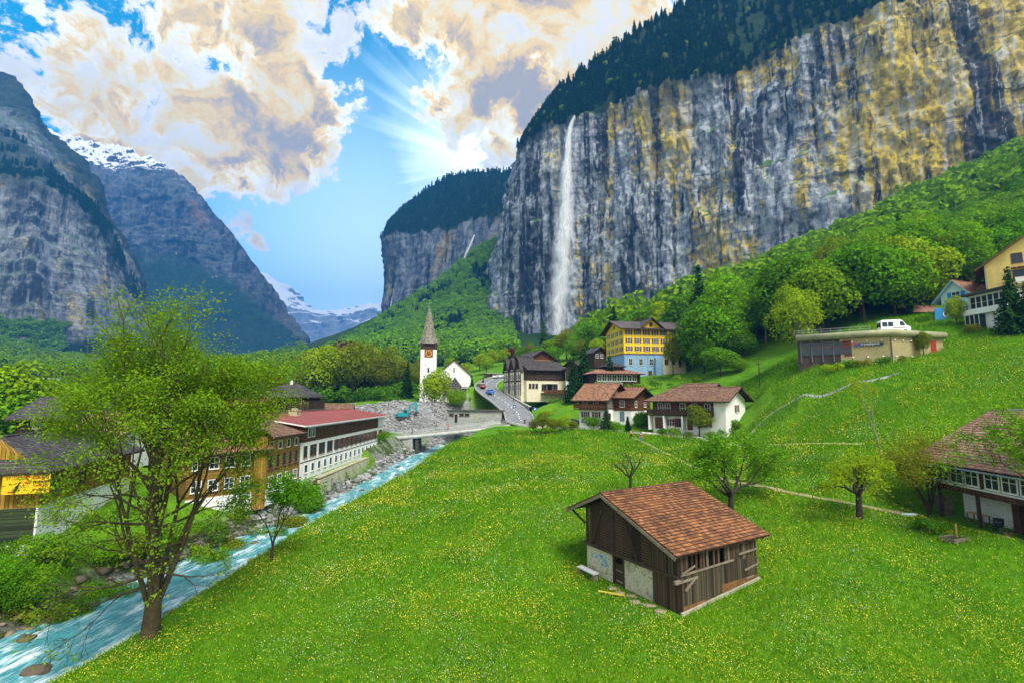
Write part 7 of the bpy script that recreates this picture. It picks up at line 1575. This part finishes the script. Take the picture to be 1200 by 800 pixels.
# ---- shrubs and hedges
def bush(lab, px, py, w, h, leaf, seed, Y=None, name='shrub', grp=None, per=None, size=None, n=6, d=None):
    p = P(px, py, Y) if Y else G(px, py); p = Vector((p.x, p.y, gz(p.x, p.y))); rg = random.Random(seed); d = d or w*.7
    bl = [(rg.uniform(-.5, .5)*(w-h*.6), rg.uniform(-.4, .4)*d*.6, h*rg.uniform(.28, .62), h*rg.uniform(.30, .48)) for _ in range(n)]
    s = size or max(.12, p.y*.0028); t = make_bush(name, lab, 'shrub', bl, per or 26/(s*s), s, leaf, seed, grp); t.location = p; return t
S_ = 'shrub'
for lab, px, py, w, h, lf, Y in [
 ('dark round shrub beside the cone-shaped conifer', 694, 503, 3.4, 2.3, LF_B, 107), ('rounded green shrub right of the cone-shaped conifer', 724, 505, 2.6, 1.9, LF_A, 102), ('dark shrub left of the garage door', 752, 500, 1.8, 2.6, LF_B, 106),
 ('small rounded shrub at the foot of the white chalet piers', 776, 511, 2.4, 1.3, LF_B, 97), ('pale shrub before the white chalet window', 790, 509, 2.0, 1.6, LF_A, 97), ('bright low shrub in the middle of the chalet garden', 806, 514, 3.2, 1.0, LF_A, 95), ('green shrub at the garden wall corner', 838, 516, 2.8, 1.2, LF_B, 92), ('dark shrub below the columnar conifer', 852, 511, 3.4, 1.4, LF_B, 93), ('ragged shrub at the start of the slope edging', 862, 505, 2.2, 1.4, LF_A, 94),
 ('yellow green shrub beside the parked dark blue car', 665, 506, 4.2, 2.4, LF_Y, 110), ('leafy shrub at the edge of the meadow by the railing', 642, 513, 4.0, 2.0, LF_A, 104), ('low shrub on the meadow rim above the bridge', 612, 516, 4.6, 1.3, LF_O, 107), ('brushy green shrub at the bridge head', 590, 516, 3.6, 1.4, LF_A, 112),
 ('wild shrub under the concrete wall of the river', 438, 548, 4.0, 2.6, LF_B, 110), ('green shrub beside the bridge pier', 447, 542, 3.6, 2.6, LF_A, 114), ('overhanging shrub on the right river bank below the bridge', 545, 528, 3.2, 2.2, LF_A, 122),
 ('tall shrub at the left end of the white building', 362, 592, 2.6, 4.6, LF_A, 70), ('tangled dark shrub below the ochre building', 340, 598, 4.4, 2.6, LF_O, 64), ('brown green shrub below the ochre shingled wall', 318, 604, 4.0, 2.2, LF_B, 60), ('loose shrub on the bank below the ochre house', 285, 610, 4.4, 2.4, LF_O, 56), ('green bank shrub behind the maple', 245, 622, 4.6, 2.6, LF_A, 52), ('dense bank shrub left of the maple trunk', 130, 648, 4.2, 2.4, LF_A, 43), ('broad green shrub below the yellow sign', 40, 668, 4.6, 3.2, LF_A, 39), ('dark overgrown shrub on the left bank', 85, 668, 3.6, 2.4, LF_B, 40), ('big leafy shrub at the left picture edge', -4, 676, 4.2, 3.6, LF_A, 37.5),
 ('ruddy shrub behind the slate roof', 44, 462, 5.0, 3.0, LF_O, 95), ('olive shrub right of the ruddy one', 78, 466, 5.5, 2.6, LF_O, 93), ('green shrub on the grassy knoll crest', 112, 486, 3.2, 1.8, LF_A, 80),
 ('brown hedge bush before the tan wall', 1010, 424, 3.6, 1.6, LF_O, 86), ('dark hedge bush before the tan wall, right of the brown one', 1035, 424, 3.8, 1.6, LF_B, 85), ('yellow green rounded hedge bush', 978, 434, 3.6, 1.9, LF_Y, 87), ('hedge bush at the left end of the row', 996, 430, 3.0, 1.8, LF_A, 87), ('hedge bush at the corner of the tan wall', 1062, 422, 3.4, 1.2, LF_O, 84),
 ('shrub in front of the glazed veranda', 1140, 378, 3.4, 2.2, LF_O, 92), ('shrub beside the blue banner', 1080, 372, 3.0, 1.8, LF_A, 104), ('low nettle clump under the many-stemmed tree', 1098, 622, 3.2, 1.1, LF_B, 40), ('low dark clump before the wood stack', 1078, 618, 2.6, .9, LF_B, 41), ('shrub at the foot of the dark-trunked apple tree', 967, 580, 1.6, 1.0, LF_A, 50),
 ('hedge on the bank below the yellow hotel, left part', 748, 449, 7.5, 2.2, LF_A, 134), ('hedge on the bank below the yellow hotel, middle part', 775, 452, 8.0, 2.2, LF_B, 131), ('hedge on the bank below the yellow hotel, right part', 805, 452, 7.5, 2.6, LF_A, 128), ('flowering shrub below the cream wall of the timber hotel', 607, 464, 5.0, 1.8, LF_Y, 150), ('green shrub on the wall by the road bend', 621, 470, 4.0, 2.0, LF_A, 146), ('shrub on the green bank below the timber hotel', 650, 466, 4.5, 1.4, LF_A, 146), ('shrub at the roadside by the brown chalet', 640, 484, 3.8, 1.8, LF_Y, 132), ('wild shrub on the lawn inside the bend', 556, 480, 3.2, 1.6, LF_A, 150), ('tangled shrub on the slope left of the church', 490, 468, 5.5, 3.0, LF_O, 168), ('shrub on the slope behind the stone heap', 470, 470, 6, 3., LF_O, 172), ('shrub between stone heap and church', 503, 478, 5, 2.4, LF_B, 160)]:
    if 680 < px < 870 and py > 494: w, h = w*1.4, h*1.35
    bush(lab, px, py, w, h, lf, hash(lab) % 9973 if False else sum(map(ord, lab)), Y)

# ---- loose stone
def stones(name, label, pts, sz, mat, seed, flat=.7):
    rng = np.random.RandomState(seed); bases = []
    for i in range(6):
        o = rock(200+i+seed, (1, 1, 1)); me = o.data; V = np.array([v.co for v in me.vertices]); F = np.array([tuple(p.vertices) for p in me.polygons]); bases.append((V, F)); bpy.data.objects.remove(o)
    VS, FS, TS, n0 = [], [], [], 0
    for p, s in zip(pts, sz):
        V, F = bases[rng.randint(6)]; a = rng.uniform(0, 6.28); c, q = math.cos(a), math.sin(a); W = (V*np.array([1, rng.uniform(.6, 1), flat*rng.uniform(.6, 1)]))@np.array([[c, q, 0], [-q, c, 0], [0, 0, 1]])*s+p; VS.append(W); FS.append(F+n0); n0 += len(V); TS.append(np.full(len(F), rng.rand()))
    return tag(np_mesh(name, np.concatenate(VS), np.concatenate(FS), mat, attrs={'tone': ('FACE', np.concatenate(TS))}), label, None, kind='stuff')
def stone_mat(name, lo, hi):
    m, t = new_mat(name); at = t.n('ShaderNodeAttribute'); at.attribute_name = 'tone'; n = t.noise(t.n('ShaderNodeTexCoord').outputs['Object'], 3, 5, .7); finish(t, t.mix(t.m('ADD', t.m('MULTIPLY', at.outputs['Fac'], .6), t.m('MULTIPLY', n, .4)), lo, hi), .9, n, .5, .05); return m
SM = stone_mat('tumbled grey stones', (.06, .06, .06), (.42, .42, .42)); SMB = stone_mat('brown river stones', (.07, .05, .03), (.32, .26, .19))
rng = np.random.RandomState(3); pp, ss_ = [], []
gc = P(478, 488, 150)
hp = P(470, 482, 160)
def heap_z(x, y): return 4.6*np.exp(-(((x-hp.x)/9.5)**2+((y-hp.y)/7)**2))+3.2*np.exp(-(((x-hp.x-11)/6)**2+((y-hp.y+1)/5)**2))
hx, hy = np.meshgrid(np.linspace(hp.x-20, hp.x+24, 60), np.linspace(hp.y-14, hp.y+16, 44)); hz_ = terr_z(hx.ravel(), hy.ravel()).reshape(hx.shape)+heap_z(hx, hy)-.12+.25*fbm(hx/1.3, hy/1.3, 0*hx, 3)
tag(np_mesh('gravel_heap', np.stack([hx, hy, hz_], -1).reshape(-1, 3), grid_faces(44, 60), plain('crushed stone', (.22, .22, .22), .95, .5, 2.5, bump=.1), smooth=True), 'heap of crushed grey stone', None, kind='stuff')
for i in range(2600):
    x, y = gc.x+rng.normal()*13, gc.y+rng.normal()*9
    if abs(y-gc.y) > 22: continue
    d, ii = line_dist([x], [y], WAYS['pit_track'][0]); d2, i2 = line_dist([x], [y], WAYS['bridge_road'][0]); d3, i3 = line_dist([x], [y], RIVS)
    if d[0] < 1.6 or d2[0] < 3 or d3[0] < RIVS[i3[0], 3]: continue
    z = float(terr_z(np.array([x]), np.array([y]))[0])+float(heap_z(x, y)); s = abs(rng.normal())*.2+.1; pp.append((x, y, z)); ss_.append(min(s, .9))
stones('rubble', 'loose grey stones round the excavator', np.array(pp), ss_, SM, 1)
pp, ss_ = [], []
for i in range(1500):
    k = rng.randint(8, 150); a = RIVS[k]; side = -1 if rng.rand() < .8 else 1; d = RIVS[min(k+1, 159)]-RIVS[k-1]; L = math.hypot(d[0], d[1]); nx, ny = d[1]/L, -d[0]/L; off = a[3]+rng.uniform(-.9, 1.4)
    x, y = a[0]+nx*off*side, a[1]+ny*off*side
    if y < 26 or (side > 0 and off > a[3]+.6): continue
    pp.append((x, y, float(terr_z(np.array([x]), np.array([y]))[0])+.05)); ss_.append(min(abs(rng.normal())*.26+.14, .8))
pp = np.array(pp); ss_ = np.array(ss_); far = pp[:, 1] > 62
stones('bank_stones', 'grey stones heaped along the river edge', pp[far], ss_[far], SM, 2); stones('bank_stones', 'brown stones along the near river edge', pp[~far], ss_[~far]*.8, SMB, 3)
for i, (k, off, s) in enumerate([(30, 1.5, .7), (44, -2.2, .6), (62, 1.0, .5), (24, -2.0, .8), (96, .5, .6), (50, 2.4, .4), (56, -1.2, .45), (70, -2.0, .5), (76, 1.6, .4), (84, -1.5, .5), (38, 3.4, .45), (104, -2, .6), (110, 1.4, .5), (34, -3.6, .5)]):
    a = RIVS[k]; o = rock(700+i, (s*1.2, s, s*.6), 'river_boulder', None, SMB); o.location = (a[0]+off, a[1], a[2]-.05); tag(o, 'wet boulder breaking the surface of the river', 'boulder', 'boulders in the river')

# ---- waterfalls
def fall(name, label, line, widths, seed, wide=1.):
    m = bpy.data.materials.get('falling water')
    if not m:
        m, t = new_mat('falling water'); a1 = t.n('ShaderNodeAttribute'); a1.attribute_name = 'fu'; a2 = t.n('ShaderNodeAttribute'); a2.attribute_name = 'fv'; cb = t.n('ShaderNodeCombineXYZ'); t.l(a1.outputs['Fac'], cb.inputs[0]); t.l(a2.outputs['Fac'], cb.inputs[1])
        n1 = t.noise(t.scale(cb.outputs[0], (2.6, .022, 1)), 1.6, 8, .7, .8); n2 = t.noise(t.scale(cb.outputs[0], (.9, .012, 1), (5, 2, 0)), 1.6, 6, .6, .4)
        ab = t.m('ABSOLUTE', a1.outputs['Fac']); edge = t.ss(ab, 1.0, .15); al = t.m('MULTIPLY', edge, t.ss(t.m('ADD', t.m('MULTIPLY', n1, .55), t.m('MULTIPLY', n2, .45)), .38, .62))
        d = t.n('ShaderNodeBsdfDiffuse'); d.inputs[0].default_value = (.88, .91, .95, 1); tl = t.n('ShaderNodeBsdfTranslucent'); tl.inputs[0].default_value = (.88, .91, .95, 1); mx0 = t.n('ShaderNodeMixShader'); mx0.inputs[0].default_value = .4; t.l(d.outputs[0], mx0.inputs[1]); t.l(tl.outputs[0], mx0.inputs[2])
        tr = t.n('ShaderNodeBsdfTransparent'); mx = t.n('ShaderNodeMixShader'); t.l(al, mx.inputs[0]); t.l(tr.outputs[0], mx.inputs[1]); t.l(mx0.outputs[0], mx.inputs[2]); o = t.n('ShaderNodeOutputMaterial'); t.l(mx.outputs[0], o.inputs[0])
    rng = np.random.RandomState(seed); L = smooth_line([tuple(P(*q)) for q in line], 120); W = np.interp(np.linspace(0, 1, 120), np.linspace(0, 1, len(widths)), widths); VS, FS, U, V_ = [], [], [], []; nn = 13; n0 = 0
    for k in range(6):
        a = np.linspace(-1, 1, nn); ww = W*(1.1-.16*k); bow = (1-a**2)
        x = L[:, None, 0]+a[None]*ww[:, None]*.5+fbm(L[:, 2]/40, k*7., 0., 3)[:, None]*ww[:, None]*.35; y = L[:, None, 1]-bow[None]*ww[:, None]*.45-k*1.2+fbm(L[:, 2, None]/25, a[None]*2, k*3., 3)*1.2; z = L[:, None, 2]+0*a[None]
        VS.append(np.stack([x, y, z], -1).reshape(-1, 3)); FS.append(grid_faces(120, nn)+n0); n0 += 120*nn; U.append(np.tile(a, 120)); V_.append(np.repeat(L[:, 2], nn)+k*90)
    return tag(np_mesh(name, np.concatenate(VS), np.concatenate(FS), m, smooth=True, attrs={'fu': ('POINT', np.concatenate(U)), 'fv': ('POINT', np.concatenate(V_))}), label, 'waterfall')
fall('waterfall', 'tall white waterfall dropping free down the big cliff', [(673,138,672),(668,152,664),(665,185,655),(662,240,648),(660,300,644),(656,345,640),(651,394,636)], [5, 10, 16, 28, 38, 34, 24], 3)
fall('waterfall', 'thin white waterfall down the middle of the shaded buttress', [(556,276,1285),(551,288,1265),(546,300,1250),(543,318,1235)], [7, 9, 11, 8], 5); fall('waterfall', 'faint thread of water at the left end of the shaded buttress', [(467,284,1500),(467,310,1490),(462,340,1480),(457,365,1470)], [5, 7, 7, 6], 7)
for i, (px, Y, w, h, lf) in enumerate([(-30, 40, 4.5, 3.0, LF_A), (20, 41, 4.5, 2.2, LF_B), (62, 41, 4.6, 2.4, LF_A), (100, 42.5, 4.6, 2.2, LF_B), (140, 45, 4.8, 2.4, LF_A), (165, 47, 4.8, 2.6, LF_O), (195, 49.5, 5, 2.6, LF_B), (222, 52, 5, 2.4, LF_A), (255, 55, 5, 2.4, LF_B), (288, 60, 5, 2.2, LF_A), (10, 37, 4, 1.8, LF_B), (70, 38.5, 4, 1.6, LF_O), (120, 40.5, 4, 1.6, LF_A)]):
    X = (px-600)/570*Y; d_2, i_2 = line_dist([X], [Y], RIVS)
    t = bush('leafy shrub in the belt along the left river bank', px, 0, w, h, lf, 500+i, None, 'shrub', 'shrubs along the left river bank') if False else None
    p = Vector((X, Y, gz(X, Y))); rg = random.Random(800+i); bl__ = [(rg.uniform(-.5, .5)*(w-h*.6), rg.uniform(-.3, .3)*w*.5, h*rg.uniform(.25, .6), h*rg.uniform(.32, .5)) for _ in range(7)]
    t = make_bush('shrub', 'leafy shrub in the belt along the left river bank', 'shrub', bl__, 22/(.16**2), .16, lf, 900+i, 'shrubs along the left river bank'); t.location = p
# ------------------------------------------------------------------ meadow grass and flowers
rng = np.random.RandomState(12)
def meadow_points(n, ymin, ymax, power):
    Y = (ymin**power+(ymax**power-ymin**power)*rng.rand(n))**(1/power); px = rng.uniform(60, 1260, n); X = (px-600)/570*Y
    d, i = line_dist(X, Y, RIVS); ok = (X > RIVS[i, 0]) & (d > RIVS[i, 3]+.5)
    X, Y = X[ok], Y[ok]
    c, s = math.cos(R(30.4)), math.sin(R(30.4)); lx = (X-bc.x)*c+(Y-bc.y)*s; ly = -(X-bc.x)*s+(Y-bc.y)*c
    ok = ~((lx > -.4) & (lx < BW*.94+.1) & (ly > -.2) & (ly < BD*.94+.1))
    for ln, hw in ((fp, .45), (tr, .35), (WAYS['driveway'][0], 2.3), (WAYS['road'][0], 5.2), (WAYS['bridge_road'][0], 3.4), (WAYS['pit_track'][0], 2.6)):
        d, _ = line_dist(X, Y, np.asarray(ln)); ok &= d > hw
    ok &= ~((X > 38.2) & (Y < 48) & (Y > 30)) & ~((X > 14) & (X < 50) & (Y > 92) & (X*.7+Y > 120)); 
    X, Y = X[ok], Y[ok]; z = terr_z(X, Y); return X, Y, z
def grass_mat(name, lo, hi, trans=.3):
    m, t = new_mat(name); at = t.n('ShaderNodeAttribute'); at.attribute_name = 'tone'; col = t.mix(at.outputs['Fac'], lo, hi); d = t.n('ShaderNodeBsdfDiffuse'); t.l(col, d.inputs[0]); tl = t.n('ShaderNodeBsdfTranslucent'); t.l(col, tl.inputs[0]); mx = t.n('ShaderNodeMixShader'); mx.inputs[0].default_value = trans; t.l(d.outputs[0], mx.inputs[1]); t.l(tl.outputs[0], mx.inputs[2]); o = t.n('ShaderNodeOutputMaterial'); t.l(mx.outputs[0], o.inputs[0]); return m
X, Y, Z = meadow_points(430000, 21, 112, .35)
n = len(X); pat = .5+.7*fbm(X/5, Y/5, 0*X, 4)+.6*fbm(X/22, Y/22, 4+0*X, 3); tone = np.clip(pat*.5+rng.rand(n)*.5, 0, 1)
hgt = (.13+.22*rng.rand(n))*(1+.5*pat)*np.clip(Y/45, .8, 2.2); az = rng.rand(n)*6.283; wd = .018*np.clip(Y/24, 1, 4.5)*(.7+.6*rng.rand(n)); ln_ = rng.normal(size=(n, 2))*hgt[:, None]*.55
a = np.stack([X-np.cos(az)*wd, Y-np.sin(az)*wd, Z-.03], 1); b = np.stack([X+np.cos(az)*wd, Y+np.sin(az)*wd, Z-.03], 1); c = np.stack([X+ln_[:, 0], Y+ln_[:, 1], Z+hgt], 1)
gr = np_mesh('meadow_grass', np.stack([a, b, c], 1).reshape(-1, 3), np.arange(3*n).reshape(n, 3), grass_mat('grass blades', (.035, .155, .004), (.20, .45, .008), .4), attrs={'tone': ('FACE', tone)}); tag(gr, 'long spring grass of the meadow', None, kind='stuff')
def flowers(name, label, n, ymin, ymax, dens, size, lo, hi, hz, pw=.5):
    X, Y, Z = meadow_points(n, ymin, ymax, pw); k = rng.rand(len(X)) < dens(X, Y); X, Y, Z = X[k], Y[k], Z[k]; n = len(X)
    s = size*np.clip(Y/30, .85, 2.2)*rng.uniform(.55, 1.3, n); t = np.arange(5)*2*math.pi/5; ph = rng.rand(n)*6.28; tx, ty = rng.normal(size=n)*.35, rng.normal(size=n)*.35
    dx, dy = np.cos(t[None]+ph[:, None])*s[:, None], np.sin(t[None]+ph[:, None])*s[:, None]; V = np.stack([X[:, None]+dx, Y[:, None]+dy, (Z+hz*rng.uniform(.6, 1.3, n)*np.clip(Y/45, .8, 2.2))[:, None]+dx*tx[:, None]+dy*ty[:, None]], -1).reshape(-1, 3)
    o = np_mesh(name, V, np.arange(5*n).reshape(n, 5), grass_mat(name+' petals', lo, hi, .2), attrs={'tone': ('FACE', rng.rand(n))}); return tag(o, label, None, kind='stuff')
clump = lambda sc, th, seed, lowd=.12: (lambda x, y: np.clip(lowd+sstep(fbm(x/sc, y/sc, seed+0*x, 3), th, th+.35), 0, 1))
flowers('yellow_flowers', 'yellow flower heads scattered through the meadow grass', 260000, 21, 108, clump(6, -.04, 3, .24), .025, (.62, .52, .015), (.80, .72, .10), .26)
flowers('white_flowers', 'small white flower heads scattered through the meadow grass', 90000, 21, 90, clump(7, .02, 9, .12), .018, (.62, .66, .50), (.85, .85, .78), .25)
flowers('blue_flowers', 'violet blue flower patches in the meadow grass', 26000, 21, 90, lambda x, y: sstep(fbm(x/2.2, y/2.2, 21+0*x, 2), .34, .5), .032, (.16, .18, .48), (.30, .28, .60), .24)
flowers('rusty_sorrel', 'reddish sorrel tips scattered through the meadow grass', 60000, 21, 80, clump(8, .0, 31, .15), .022, (.30, .12, .02), (.42, .22, .04), .3)
